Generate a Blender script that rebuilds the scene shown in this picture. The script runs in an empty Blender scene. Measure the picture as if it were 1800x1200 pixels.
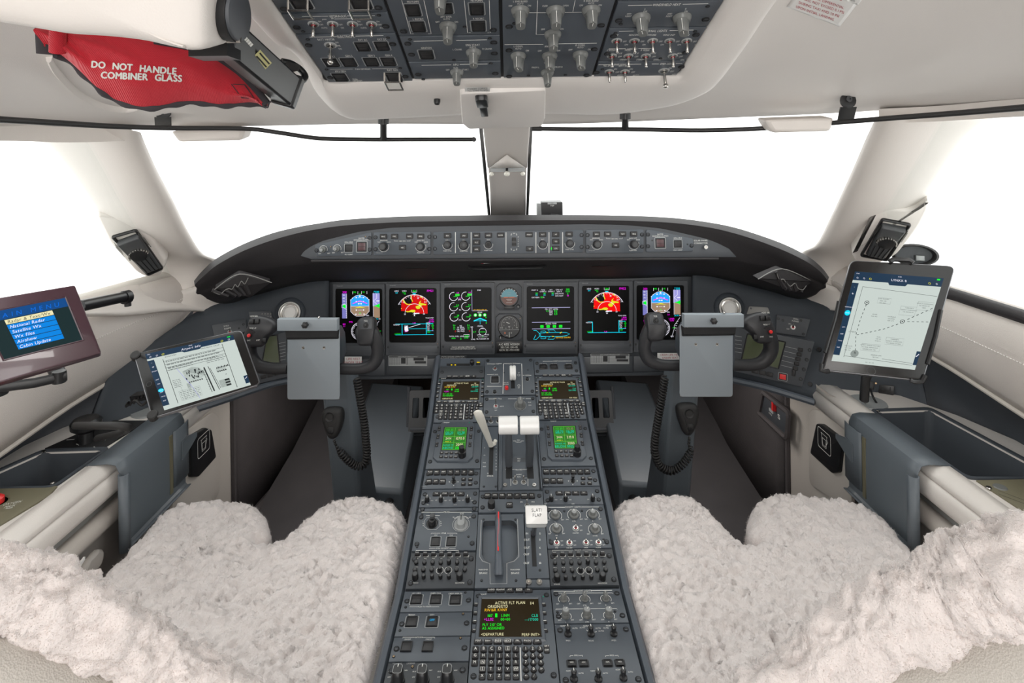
import bpy, bmesh, math, random
import numpy as np
from mathutils import Vector as V3, Matrix, noise
from math import sin, cos, pi, radians, sqrt, atan2
random.seed(7)
S = bpy.context.scene
COL = S.collection
# ------------------------------------------------------------------ camera, sky, exposure
F, PX0, PY0, ROLL, ZC = 1000.0, 890.0, 267.0, radians(0.8), 1.32
cr, sr = cos(ROLL), sin(ROLL)
cd = bpy.data.cameras.new('camera'); cam = bpy.data.objects.new('camera', cd); COL.objects.link(cam)
cd.sensor_width = 36; cd.lens = F/1800*36
cd.shift_x = (900-PX0)/1800; cd.shift_y = -(600-PY0)/1800
cd.clip_start = .02
cam.matrix_world = Matrix(((cr, sr, 0, 0), (0, 0, -1, 0), (-sr, cr, 0, ZC), (0, 0, 0, 1)))
S.camera = cam
wd = bpy.data.worlds.new('overcast_white'); S.world = wd; wd.use_nodes = True
bg = wd.node_tree.nodes['Background']; bg.inputs[0].default_value = (1, .995, .985, 1); bg.inputs[1].default_value = 1.05
S.view_settings.view_transform = 'Standard'; S.view_settings.look = 'None'
S.view_settings.gamma = 1; S.view_settings.use_curve_mapping = False
S.view_settings.exposure = 1.38
S.cycles.max_bounces = 8; S.cycles.diffuse_bounces = 5; S.cycles.transparent_max_bounces = 12
def lamp(name, loc, rot, sx, sy, e, c=(1, .97, .93)):
    d = bpy.data.lights.new(name, 'AREA'); d.shape = 'RECTANGLE'; d.size = sx; d.size_y = sy; d.energy = e; d.color = c
    o = bpy.data.objects.new(name, d); COL.objects.link(o); o.location = loc; o.rotation_euler = rot; return o
lamp('cabin_ceiling_fill', (0, -.95, 1.98), (radians(40), 0, 0), 1.4, .5, 22)  # added fill, high behind the camera, makes up for the closed rear
lamp('cabin_doorway_fill', (0, -1.44, .98), (radians(90), 0, 0), .6, 1.7, 7, (1, .985, .96))  # added fill across the rear doorway, brightens the flight deck from behind
for sx_ in (-1, 1): lamp('footwell_fill', (sx_*.62, 2.08, .585), (radians(-14), 0, 0), .30, .05, .42, (1, .95, .9))  # fill lamps added under the panel to lift the dark foot wells
# ------------------------------------------------------------------ photo geometry
def ray(px, py):
    a, b = (px-PX0)/F, (PY0-py)/F
    return V3((a*cr+b*sr, 1, -a*sr+b*cr))
def P(px, py, Y):
    d = ray(px, py)*Y; d.z += ZC; return d
def PH(px, py, h):                       # point h metres below the eye
    d = ray(px, py); d = d*(-h/d.z); d.z += ZC; return d
def PXX(px, py, X):
    d = ray(px, py); d = d*(X/d.x); d.z += ZC; return d
class Fr:
    def __init__(s, O, U, V):
        s.O = V3(O); s.U = V3(U).normalized(); V = V3(V); s.V = (V-s.U*V.dot(s.U)).normalized(); s.N = s.U.cross(s.V)
    def hit(s, px, py):
        d = ray(px, py); o = V3((0, 0, ZC)); t = (s.O-o).dot(s.N)/d.dot(s.N); return o+d*t
    def uv(s, px, py):
        q = s.hit(px, py)-s.O; return q.dot(s.U), q.dot(s.V)
    def at(s, px, py, lift=0):
        return Fr(s.hit(px, py)+s.N*lift, s.U, s.V)
    def M(s):
        m = Matrix.Identity(4)
        for i, c in enumerate((s.U, s.V, s.N, s.O)):
            for j in range(3): m[j][i] = c[j]
        return m
def fr3(a, b, d):                        # a top left, b top right, d bottom left (3D)
    a, b, d = V3(a), V3(b), V3(d); return Fr(a, b-a, a-d)
# ------------------------------------------------------------------ materials
MAT = {}
def mat(name, col, rough=.5, metal=0, emit=None, es=1, bump=None, var=0, spec=.5, coat=0, sheen=0, trans=0, alpha=1):
    m = bpy.data.materials.new(name); m.use_nodes = True; MAT[name] = m
    nt = m.node_tree; b = nt.nodes['Principled BSDF']
    b.inputs['Base Color'].default_value = (*col, 1); b.inputs['Roughness'].default_value = rough; b.inputs['Metallic'].default_value = metal
    b.inputs['Specular IOR Level'].default_value = spec; b.inputs['Coat Weight'].default_value = coat
    b.inputs['Sheen Weight'].default_value = sheen
    if emit: b.inputs['Emission Color'].default_value = (*emit, 1); b.inputs['Emission Strength'].default_value = es
    tc = nt.nodes.new('ShaderNodeTexCoord')
    if var:
        n = nt.nodes.new('ShaderNodeTexNoise'); n.inputs['Scale'].default_value = 9; n.inputs['Detail'].default_value = 5
        nt.links.new(tc.outputs['Object'], n.inputs['Vector'])
        mx = nt.nodes.new('ShaderNodeMix'); mx.data_type = 'RGBA'
        mx.inputs[6].default_value = (*[c*(1-var) for c in col], 1); mx.inputs[7].default_value = (*[min(1, c*(1+var)) for c in col], 1)
        nt.links.new(n.outputs['Fac'], mx.inputs[0]); nt.links.new(mx.outputs[2], b.inputs['Base Color'])
    if bump:
        kind, sc, st = bump
        if kind == 'noise':
            n = nt.nodes.new('ShaderNodeTexNoise'); n.inputs['Detail'].default_value = 6; out = n.outputs['Fac']
        elif kind == 'voro':
            n = nt.nodes.new('ShaderNodeTexVoronoi'); out = n.outputs['Distance']
        else:
            n = nt.nodes.new('ShaderNodeTexWave'); n.inputs['Distortion'].default_value = .5; n.inputs['Detail'].default_value = 2; out = n.outputs['Fac']
            n.bands_direction = 'Y' if kind == 'wavey' else 'DIAGONAL'
        n.inputs['Scale'].default_value = sc
        nt.links.new(tc.outputs['Object'], n.inputs['Vector'])
        bp = nt.nodes.new('ShaderNodeBump'); bp.inputs['Strength'].default_value = st; bp.inputs['Distance'].default_value = .002
        nt.links.new(out, bp.inputs['Height']); nt.links.new(bp.outputs[0], b.inputs['Normal'])
    return m
mat('panel', (.072, .084, .100), .42, var=.06)              # blue grey instrument panel paint
mat('panel_dark', (.044, .049, .056), .45, var=.06)
mat('bezel', (.060, .065, .074), .5)
mat('gap', (.008, .008, .009), .6)
mat('rail', (.085, .100, .120), .38, var=.05)
mat('lining_blue', (.044, .052, .063), .7, bump=('noise', 900, .12), var=.05)
mat('glare', (.019, .0165, .018), .62, bump=('noise', 700, .35))
mat('black', (.010, .010, .011), .38)
mat('black_matte', (.009, .009, .010), .7)
mat('rubber', (.022, .021, .021), .55)
mat('key', (.018, .017, .018), .45)
mat('yoke', (.026, .026, .029), .45, bump=('noise', 1500, .1))
mat('clip', (.13, .15, .17), .42, var=.03); mat('clip_light', (.23, .26, .285), .45, var=.02)
mat('white_print', (.80, .80, .76), .6)
mat('grey_print', (.35, .36, .36), .6)
mat('black_print', (.012, .012, .014), .6)
mat('red_print', (.42, .02, .04), .6)
mat('cream', (.69, .645, .605), .5, bump=('noise', 420, .14), var=.02)
mat('cream_soft', (.72, .68, .645), .62, bump=('voro', 520, .10), var=.02)
mat('headliner', (.73, .695, .665), .6, bump=('voro', 650, .08), var=.015)
mat('beige', (.56, .515, .47), .45, var=.03)
mat('beige_leather', (.60, .555, .52), .55, bump=('voro', 500, .3), var=.03)
mat('taupe', (.34, .315, .29), .5, var=.03)
mat('grey_band', (.22, .215, .205), .45)
mat('carpet', (.100, .090, .092), .95, bump=('wave', 150, .25), var=.16, spec=.1)
mat('carpet2', (.105, .098, .102), .95, bump=('wavey', 150, .3), var=.16, spec=.1)
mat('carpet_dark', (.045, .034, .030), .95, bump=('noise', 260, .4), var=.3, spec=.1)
mat('steel', (.55, .53, .50), .22, 1)
mat('brass', (.52, .36, .20), .35, 1)
mat('screwm', (.055, .060, .068), .35, .4)
mat('knob_grey', (.15, .155, .15), .4)
mat('knob_light', (.27, .28, .28), .4)
mat('knob_dark', (.05, .052, .055), .4)
mat('white_plastic', (.80, .79, .77), .3, coat=.2)
mat('ivory', (.66, .64, .58), .35, coat=.2)
mat('stitch', (.78, .75, .72), .7)
mat('stitch_dark', (.42, .39, .37), .7)
mat('red_cloth', (.62, .012, .030), .7, bump=('wave', 260, .45), var=.05, sheen=.2)
mat('cloth_edge', (.045, .04, .045), .9)
mat('red_button', (.75, .03, .03), .3)
mat('maroon', (.055, .022, .032), .32, coat=.3)
mat('tablet_body', (.010, .009, .009), .22, spec=.35)
mat('tablet_edge', (.18, .18, .19), .3, .8)
mat('olive', (.17, .155, .10), .5, var=.04)
mat('fleece', (.75, .69, .67), .95, bump=('noise', 260, .9), spec=.1, sheen=.35)
mat('leather_back', (.50, .47, .43), .5, bump=('voro', 600, .35), var=.03)
mat('glass_dark', (.002, .002, .002), .35, spec=.12)
mat('lcd_off', (.075, .09, .045), .25)
mat('lamp_dark_red', (.085, .04, .045), .3)
mat('sky_ball', (.10, .30, .36), .4); mat('ground_ball', (.13, .045, .03), .4); mat('orange_print', (.85, .20, .06), .5)
mat('green_led', (.01, .25, .16), .3)
mat('yellow_plate', (.55, .52, .25), .5)
for n_, c_, e_ in (('e_green', (.0, .80, .02), .85), ('e_green2', (.05, .75, .05), .5), ('e_cyan', (.0, .62, .80), .8), ('e_mag', (.80, .0, .75), .85), ('e_white', (.82, .80, .90), .75), ('e_lav', (.42, .40, .66), .7),
    ('e_red', (.62, .0, .0), .7), ('e_redb', (.80, .0, .0), .75), ('e_yel', (.72, .70, .02), .7), ('e_amber', (.85, .48, .02), .8), ('e_blue', (.02, .32, .80), .8), ('e_brown', (.30, .20, .13), .75),
    ('e_tape', (.16, .16, .42), .8), ('e_tape2', (.28, .27, .60), .8), ('e_sand', (.62, .55, .30), .6), ('e_teal', (.0, .58, .38), .7), ('e_black', (.001, .001, .001), 1), ('e_cdu', (.022, .014, .004), .6), ('e_orange', (.9, .28, .04), 1.2),
    ('e_grn_lcd', (.03, .16, .02), .75), ('e_grn_line', (.12, .55, .05), .7), ('e_paper', (.60, .67, .63), .62), ('e_navy', (.010, .030, .062), .8), ('e_ink', (.02, .025, .025), .6), ('e_ggrey', (.28, .32, .30), .62), ('e_ink2', (.24, .27, .26), .6),
    ('e_menu', (.0, .19, .62), .8), ('e_menubar', (.004, .055, .20), .8), ('e_mbg', (.008, .022, .024), .8), ('e_mblue', (.0, .12, .60), .8), ('e_cream', (.75, .70, .42), .75), ('e_offblue', (.0, .35, .70), 1.), ('e_ylamp', (.75, .55, .0), .8)):
    m_ = mat(n_, (0, 0, 0), .35, emit=c_, es=e_*.60, spec=.12)
g_ = bpy.data.materials.new('window_glass'); MAT['glass'] = g_; g_.use_nodes = True; nt = g_.node_tree
for n in list(nt.nodes):
    if n.type == 'BSDF_PRINCIPLED': nt.nodes.remove(n)
o_ = nt.nodes['Material Output']; tb = nt.nodes.new('ShaderNodeBsdfTransparent'); gb = nt.nodes.new('ShaderNodeBsdfGlossy'); mx = nt.nodes.new('ShaderNodeMixShader')
tb.inputs[0].default_value = (.97, .985, .98, 1); gb.inputs['Roughness'].default_value = .02; mx.inputs[0].default_value = .025
nt.links.new(tb.outputs[0], mx.inputs[1]); nt.links.new(gb.outputs[0], mx.inputs[2]); nt.links.new(mx.outputs[0], o_.inputs[0])
w_ = bpy.data.materials.new('wool_locks'); MAT['wool'] = w_; w_.use_nodes = True; nt = w_.node_tree; nt.nodes.remove(nt.nodes['Principled BSDF'])
d_ = nt.nodes.new('ShaderNodeBsdfDiffuse'); t_ = nt.nodes.new('ShaderNodeBsdfTranslucent'); mx = nt.nodes.new('ShaderNodeMixShader'); mx.inputs[0].default_value = .5
for q_ in (d_, t_): q_.inputs[0].default_value = (.84, .785, .76, 1)
nt.links.new(d_.outputs[0], mx.inputs[1]); nt.links.new(t_.outputs[0], mx.inputs[2]); nt.links.new(mx.outputs[0], nt.nodes['Material Output'].inputs[0])
# ------------------------------------------------------------------ glyphs
GL = {}
def glyph(ch):
    if ch in GL: return GL[ch]
    c = bpy.data.curves.new('g', 'FONT'); c.body = ch; c.size = 1; c.resolution_u = 3; c.fill_mode = 'FRONT'
    o = bpy.data.objects.new('g', c)
    me = o.to_mesh(); vs = [(v.co.x, v.co.y) for v in me.vertices]; fs = [tuple(p.vertices) for p in me.polygons]
    adv = (max(v[0] for v in vs)+.07) if vs else .3
    o.to_mesh_clear(); bpy.data.objects.remove(o); bpy.data.curves.remove(c)
    GL[ch] = (vs, fs, adv); return GL[ch]
# ------------------------------------------------------------------ mesh builder
def rr(w, h, r, seg=3, cx=0, cy=0):
    r = min(r, w/2*.999, h/2*.999); out = []
    for qx, qy, a0 in ((1, 1, 0), (-1, 1, 90), (-1, -1, 180), (1, -1, 270)):
        for i in range(seg+1):
            a = radians(a0+90*i/seg); out.append((cx+qx*(w/2-r)+r*cos(a), cy+qy*(h/2-r)+r*sin(a)))
    return out
def roundpoly(pts, r, seg=3):
    out = []; n = len(pts)
    for i in range(n):
        p = V3((*pts[i], 0)); a = V3((*pts[i-1], 0)); b = V3((*pts[(i+1) % n], 0))
        da = (a-p); db = (b-p); k = min(r, da.length*.45, db.length*.45); A = p+da.normalized()*k; B = p+db.normalized()*k
        for j in range(seg+1):
            t = j/seg; q = A*(1-t)**2+p*2*t*(1-t)+B*t*t; out.append((q.x, q.y))
    return out
def area(p): return sum(p[i-1][0]*p[i][1]-p[i][0]*p[i-1][1] for i in range(len(p)))/2
def offset(p, d):                        # inward for CCW
    n = len(p); out = []
    for i in range(n):
        a, b, c = p[i-1], p[i], p[(i+1) % n]
        e1 = (b[0]-a[0], b[1]-a[1]); e2 = (c[0]-b[0], c[1]-b[1]); l1 = math.hypot(*e1) or 1e-9; l2 = math.hypot(*e2) or 1e-9
        n1 = (-e1[1]/l1, e1[0]/l1); n2 = (-e2[1]/l2, e2[0]/l2); m = (n1[0]+n2[0], n1[1]+n2[1]); q = m[0]**2+m[1]**2
        k = 2*d/max(q, .6); out.append((b[0]+m[0]*k, b[1]+m[1]*k))
    return out
class MB:
    def __init__(s, m='panel'): s.v = []; s.f = []; s.mi = []; s.m = m; s.T = None
    def add(s, vs, fs, m=None):
        k = len(s.v); m = m or s.m
        s.v += [tuple(s.T @ V3(v)) for v in vs] if s.T else [tuple(v) for v in vs]
        for f in fs: s.f.append(tuple(i+k for i in f)); s.mi.append(m)
        return s
    def loft(s, rings, m=None, closed=True, caps=True):
        n = len(rings[0]); vs = [p for r in rings for p in r]; fs = []
        for i in range(len(rings)-1):
            for j in range(n if closed else n-1):
                k = (j+1) % n; fs.append((i*n+j, i*n+k, (i+1)*n+k, (i+1)*n+j))
        if caps and closed: fs.append(tuple(range(n))[::-1]); fs.append(tuple((len(rings)-1)*n+j for j in range(n)))
        return s.add(vs, fs, m)
    def prism(s, poly, z0, z1, bev=0, m=None, taper=0):
        if area(poly) < 0: poly = poly[::-1]
        b = min(bev, abs(z1-z0)*.9)
        base = offset(poly, -taper) if taper else poly
        rings = [[(x, y, z0) for x, y in base]]
        if b: rings += [[(x, y, z1-b) for x, y in poly], [(x, y, z1-b*.3) for x, y in offset(poly, b*.3)], [(x, y, z1) for x, y in offset(poly, b)]]
        else: rings.append([(x, y, z1) for x, y in poly])
        return s.loft(rings, m)
    def box(s, x, y, z0, w, h, z1, bev=0, m=None, r=0):
        return s.prism(rr(w, h, r, 3, x, y) if r else [(x-w/2, y-h/2), (x+w/2, y-h/2), (x+w/2, y+h/2), (x-w/2, y+h/2)], z0, z1, bev, m)
    def lathe(s, prof, x=0, y=0, seg=16, m=None, sq=None):
        rings = []
        for r, z in prof:
            rings.append([(x+r*cos(2*pi*i/seg), y+r*sin(2*pi*i/seg)*(sq or 1), z) for i in range(seg)])
        return s.loft(rings, m)
    def tube(s, pts, r, seg=8, m=None, caps=True, up=None, flat=1):
        pts = [V3(p) for p in pts]; n = len(pts); rs = r if isinstance(r, (list, tuple)) else [r]*n
        rings = []; prev = None
        for i in range(n):
            t = (pts[min(i+1, n-1)]-pts[max(i-1, 0)]).normalized()
            if prev is None:
                a = V3(up) if up else (V3((0, 0, 1)) if abs(t.z) < .9 else V3((0, 1, 0)))
                prev = (a-t*a.dot(t)).normalized()
            else: prev = (prev-t*prev.dot(t)).normalized()
            b = t.cross(prev)
            rings.append([pts[i]+prev*cos(2*pi*k/seg)*rs[i]+b*sin(2*pi*k/seg)*rs[i]*flat for k in range(seg)])
        return s.loft(rings, m, True, caps)
    def sphere(s, c, r, seg=12, m=None, sc=(1, 1, 1)):
        n = seg//2; rings = []
        for i in range(n+1):
            a = -pi/2+pi*i/n; rr_ = max(cos(a), .01)
            rings.append([(c[0]+r*rr_*cos(2*pi*k/seg)*sc[0], c[1]+r*rr_*sin(2*pi*k/seg)*sc[1], c[2]+r*sin(a)*sc[2]) for k in range(seg)])
        return s.loft(rings, m)
    def surf(s, grid, m=None):
        nu = len(grid[0]); vs = [p for r in grid for p in r]; fs = []
        for i in range(len(grid)-1):
            for j in range(nu-1): fs.append((i*nu+j, i*nu+j+1, (i+1)*nu+j+1, (i+1)*nu+j))
        return s.add(vs, fs, m)
    def text(s, x, y, z, t, hu, hv, m='white_print', al=0, sx=.92, rot=0):
        w = sum((glyph(c)[2] if c != ' ' else .35) for c in t)-.07; cx = {0: -w/2, -1: 0, 1: -w}[al]
        c, n = cos(rot), sin(rot)
        for ch in t:
            if ch == ' ': cx += .35; continue
            vs, fs, adv = glyph(ch); k = 1/.70
            q = []
            for a, b in vs:
                X, Y = (a+cx)*k*sx, (b-.35)*k
                q.append((x+(X*c-Y*n)*hu, y+(X*n+Y*c)*hv, z))
            s.add(q, fs, m); cx += adv
        return s
    def ribbon(s, pts, w, z, m='white_print', wv=None, closed=False):
        wv = wv or w; n = len(pts); L = []; R = []
        for i in range(n):
            a = pts[(i-1) % n] if closed else pts[max(i-1, 0)]; b = pts[(i+1) % n] if closed else pts[min(i+1, n-1)]
            dx, dy = b[0]-a[0], b[1]-a[1]; l = math.hypot(dx, dy) or 1e-9; nx, ny = -dy/l*w/2, dx/l*wv/2
            L.append((pts[i][0]+nx, pts[i][1]+ny, z)); R.append((pts[i][0]-nx, pts[i][1]-ny, z))
        fs = [(i, i+n, (i+1) % n+n, (i+1) % n) for i in range(n if closed else n-1)]
        return s.add(L+R, fs, m)
    def mesh(s, name, smooth=38):
        me = bpy.data.meshes.new(name); me.from_pydata(s.v, [], s.f)
        ms = list(dict.fromkeys(s.mi)); ix = {m: i for i, m in enumerate(ms)}
        for m in ms: me.materials.append(MAT[m])
        me.polygons.foreach_set('material_index', [ix[m] for m in s.mi])
        if smooth:
            me.polygons.foreach_set('use_smooth', [True]*len(s.f)); me.set_sharp_from_angle(angle=radians(smooth))
        me.update(); return me
def link(name, data, parent=None, L=None):
    o = bpy.data.objects.new(name, data); COL.objects.link(o)
    if parent: o.parent = parent
    if L is not None: o.matrix_basis = L
    return o
def tag(o, label=None, cat=None, group=None, kind=None):
    if label: o['label'] = label
    if cat: o['category'] = cat
    if group: o['group'] = group
    if kind: o['kind'] = kind
    return o
def thing(name, label, cat, M=None, group=None):
    if M is not None and not isinstance(M, Matrix): M = Matrix.Translation(V3(M))
    o = link(name, None, None, M); o.empty_display_size = .05; return tag(o, label, cat, group)
def part(mb, name, parent, L=None, label=None, smooth=38, kind=None):
    return tag(link(name, mb.mesh(name, smooth) if isinstance(mb, MB) else mb, parent, L), label, None, None, kind)
def wpart(mb, name, parent, label=None, smooth=38, mod=None, kind=None):   # mesh given in world coordinates
    o = part(mb, name, parent, parent.matrix_basis.inverted() if parent else None, label, smooth, kind)
    if mod: mod(o)
    return o
def structure(name, mb, smooth=38): return tag(link(name, mb.mesh(name, smooth)), None, None, None, 'structure')
def single(name, mb, label, cat, group=None, smooth=38):
    return tag(link(name, mb.mesh(name, smooth)), label, cat, group)
def solid(o, t, off=-1):
    m = o.modifiers.new('thickness', 'SOLIDIFY'); m.thickness = t; m.offset = off; return o
def sub(o, n=1):
    m = o.modifiers.new('smooth', 'SUBSURF'); m.levels = m.render_levels = n; return o
def bevel(o, w, n=2):
    m = o.modifiers.new('bevel', 'BEVEL'); m.width = w; m.segments = n; m.limit_method = 'ANGLE'; return o
def spline(pts, n=8, closed=False):
    pts = [V3(p) for p in pts]; out = []; N = len(pts)
    for i in range(N if closed else N-1):
        p0, p1, p2, p3 = (pts[(i-1) % N], pts[i], pts[(i+1) % N], pts[(i+2) % N]) if closed else (pts[max(i-1, 0)], pts[i], pts[i+1], pts[min(i+2, N-1)])
        for k in range(n):
            t = k/n; out.append(.5*((2*p1)+(p2-p0)*t+(2*p0-5*p1+4*p2-p3)*t*t+(3*p1-p0-3*p2+p3)*t**3))
    if not closed: out.append(pts[-1])
    return out
def ease(L):
    a, b, y, z = L[0], L[1], L[-2], L[-1]; return [a, b.lerp(a, .3), b.lerp(a, .07)]+L[1:-1]+[y.lerp(z, .07), y.lerp(z, .3), z]
def sp2(pts, n=6, closed=False): return [(p.x, p.y) for p in spline([(x, y, 0) for x, y in pts], n, closed)]
def resample(pts, n):
    pts = [V3(p) for p in pts]; L = [0]
    for i in range(1, len(pts)): L.append(L[-1]+(pts[i]-pts[i-1]).length)
    out = []; j = 0
    for k in range(n):
        t = L[-1]*k/(n-1)
        while j < len(pts)-2 and L[j+1] < t: j += 1
        u = (t-L[j])/((L[j+1]-L[j]) or 1); out.append(pts[j].lerp(pts[j+1], min(max(u, 0), 1)))
    return out
# ================================================================== the cabin shell
from mathutils.geometry import tessellate_polygon
def holed(mb, outer, holes, z0, z1, m=None):
    if area(outer) < 0: outer = outer[::-1]
    loops = [outer]+[h if area(h) < 0 else h[::-1] for h in holes]
    flat = [p for l in loops for p in l]; tr = tessellate_polygon([[V3((x, y, 0)) for x, y in l] for l in loops]); n = len(flat)
    vs = [(x, y, z1) for x, y in flat]+[(x, y, z0) for x, y in flat]; fs = []
    for a, b, c in tr:
        A, B, C = flat[a], flat[b], flat[c]
        if (B[0]-A[0])*(C[1]-A[1])-(B[1]-A[1])*(C[0]-A[0]) < 0: a, c = c, a
        fs += [(a, b, c), (c+n, b+n, a+n)]
    k = 0
    for l in loops:
        m_ = len(l)
        for i in range(m_): j = (i+1) % m_; fs.append((k+i+n, k+j+n, k+j, k+i))
        k += m_
    return mb.add(vs, fs, m)
OVS = .334
OV = Fr((0, .95, ZC+.1235), (1, 0, 0), (0, -1, OVS))
hdr = [(-400, 232, .70), (-150, 231, .88), (0, 229, 1.05), (110, 227, 1.17), (222, 225, 1.30), (330, 223, 1.36), (480, 221, 1.44), (620, 218, 1.5), (760, 218, 1.5), (890, 219, 1.5),
       (1020, 217, 1.5), (1150, 212, 1.48), (1300, 206, 1.42), (1450, 200, 1.35), (1560, 193, 1.28), (1660, 190, 1.18), (1800, 182, 1.03), (1950, 176, .88), (2200, 166, .70)]
H3 = [P(*q) for q in hdr]; H3 = [V3((-1.0, -1.5, ZC+.07))]+H3+[V3((1.0, -1.5, ZC+.07))]
seamL = [(422, 0, .735), (483, 68, .83), (531, 97, .93), (560, 160, 1.07), (615, 203, 1.19), (700, 203, 1.25), (810, 198, 1.25)]
seamR = [(962, 195, 1.25), (1054, 197, 1.25), (1115, 192, 1.23), (1187, 179, 1.17), (1243, 156, 1.08), (1269, 133, 1.0), (1294, 101, .925), (1320, 64, .85), (1363, 0, .75)]
R3 = [V3((-.35, -1.5, ZC+.60)), V3((-.35, -.4, ZC+.54))]+[P(*q) for q in seamL+seamR]+[V3((.35, -.4, ZC+.54)), V3((.35, -1.5, ZC+.60))]
HN = resample(spline(ease(H3), 6), 81); RN = resample(spline(ease(R3), 6), 81)
mb = MB('headliner'); g = []
fw = [V3((p.x*.06, .07, .015)) for p in HN]
g.append([p+w*1.0+V3((0, 0, .03)) for p, w in zip(HN, fw)]); g.append([p+w*.5+V3((0, 0, .002)) for p, w in zip(HN, fw)])
for k in range(13):
    t = k/12
    g.append([h*(1-t)**2+((h*.62+r*.38)+V3((0, 0, .045)))*2*t*(1-t)+(r+V3((0, 0, .030)))*t*t for h, r in zip(HN, RN)])
mb.surf(g); structure('ceiling', mb, 60)
# leather lined trim strip along the top of each side window
for i, (nm, pts) in enumerate((('trim_1', [(-300, 236, .75), (0, 236, 1.03), (120, 240, 1.16), (232, 238, 1.29)]), ('trim_2', [(1545, 207, 1.27), (1650, 203, 1.17), (1800, 193, 1.01), (2150, 178, .73)]))):
    a = resample(spline([P(*q) for q in pts], 6), 22); mb = MB('cream')
    rings = []
    for p in a: rings.append([p+V3((0, 0, -.012)), p+V3((0, 0, .02)), p+V3((.03 if i else -.03, .03, .02)), p+V3((.035 if i else -.035, .035, -.008))])
    mb.loft(rings); structure(nm, mb)
# rear of the flight deck, behind the camera
mb = MB('beige'); holed(mb, [(-1.3, 0), (1.3, 0), (1.3, 2.05), (-1.3, 2.05)], [[(-.32, .02), (.32, .02), (.32, 1.85), (-.32, 1.85)]], -1.56, -1.50); mb.v = [(x, z, y) for x, y, z in mb.v]; structure('wall_back', mb)
for sg, nm in ((-1, 'trim_12'), (1, 'trim_13')):
    mb = MB('beige'); mb.add([(sg*1.0, -1.52, ZC+.08), (sg*.99, -.02, ZC+.08), (sg*1.22, -.02, ZC-.42), (sg*1.24, -1.52, ZC-.42)], [(0, 1, 2, 3)]); solid(structure(nm, mb), .02)
    mb = MB('taupe'); mb.add([(sg*1.22, -1.52, .56), (sg*1.22, .3, .56), (sg*1.22, .3, 0), (sg*1.22, -1.52, 0)], [(0, 1, 2, 3)]); solid(structure(nm.replace('trim_1', 'trim_2'), mb), .02)
mb = MB('headliner'); mb.add([(-.36, -1.5, ZC+.61), (.36, -1.5, ZC+.61), (.36, -.3, ZC+.55), (-.36, -.3, ZC+.55)], [(0, 1, 2, 3)]); solid(structure('trim_14', mb), .02)
# small padded blocks on the window header
for px0, px1, y0, y1, Y, lb in ((298, 430, 226, 249, 1.33, 'cream padded block under the left windshield header'), (1345, 1468, 206, 233, 1.30, 'cream padded block under the right windshield header')):
    a, b, c, d = P(px0, y0+4, Y), P(px1, y0, Y+(.05 if px0 < 800 else -.04)), P(px1-6, y1-3, Y+(.05 if px0 < 800 else -.04)), P(px0+14, y1, Y)
    mb = MB('cream'); mid = (a+b+c+d)/4; back = V3((0, .05, .008))
    mb.loft([[mid+(q-mid)*.97 for q in (a, b, c, d)], [q+V3((0, .008, 0)) for q in (a, b, c, d)], [q+back for q in (a, b, c, d)]])
    bevel(single('padded_block', mb, lb, 'padding', 'header pads'), .006)
# ---- windshield post, pillars
def section(l, r, depth, n=24, ex=.72, push=0):          # rounded section between two points, bulging to the camera
    c = (l+r)/2; u = (r-l)/2; fwd = V3((0, -1, .12)).normalized(); out = []
    for k in range(n):
        a = 2*pi*k/n; ca, sa = cos(a), sin(a)
        out.append(c+u*(abs(ca)**ex*(1 if ca >= 0 else -1))+fwd*depth*((abs(sa)**ex*(1 if sa >= 0 else -1))+push))
    return out
def pillar(st, depth=.05):
    ys = np.linspace(0, 1, 30); A = resample(spline([P(l, y1, Y) for l, y1, r, y2, Y in st], 8), 34); B = resample(spline([P(r, y2, Y) for l, y1, r, y2, Y in st], 8), 34)
    return [section(a, b, depth, push=-.6) for a, b in zip(A, B)]
mb = MB('cream'); mb.loft(pillar([(20, 226, 222, 226, 1.24), (62, 247, 232, 250, 1.28), (104, 292, 254, 296, 1.36), (140, 343, 283, 348, 1.46), (180, 400, 314, 408, 1.60), (222, 446, 340, 446, 1.73), (252, 480, 372, 462, 1.84), (264, 506, 356, 496, 1.86), (290, 520, 338, 516, 1.85)], .055))
structure('trim_3', mb, 70)
mb = MB('cream'); mb.loft(pillar([(1562, 206, 1775, 196, 1.22), (1547, 236, 1716, 232, 1.27), (1527, 280, 1680, 278, 1.35), (1503, 330, 1645, 330, 1.46), (1476, 384, 1612, 394, 1.60), (1450, 430, 1572, 440, 1.73), (1420, 448, 1540, 474, 1.84), (1432, 484, 1528, 500, 1.86), (1450, 505, 1502, 512, 1.85)], .055))
structure('trim_4', mb, 70)
mb = MB('cream_soft'); mb.loft([section(P(l, y, Y), P(r, y, Y), .022, push=-.6) for l, r, y, Y in ((846, 933, 214, 1.50), (849, 932, 226, 1.54), (853, 929, 260, 1.68), (857, 927, 294, 1.84))])
structure('trim_5', mb, 70)
mb = MB('grey_band'); mb.loft([section(P(l, y, Y), P(r, y, Y), .018, push=-.6) for l, r, y, Y in ((858, 926, 292, 1.86), (861, 925, 340, 2.05), (863, 924, 395, 2.26))])
mb.mi = ['cream_soft']*len(mb.mi); structure('trim_6', mb, 70)
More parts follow.
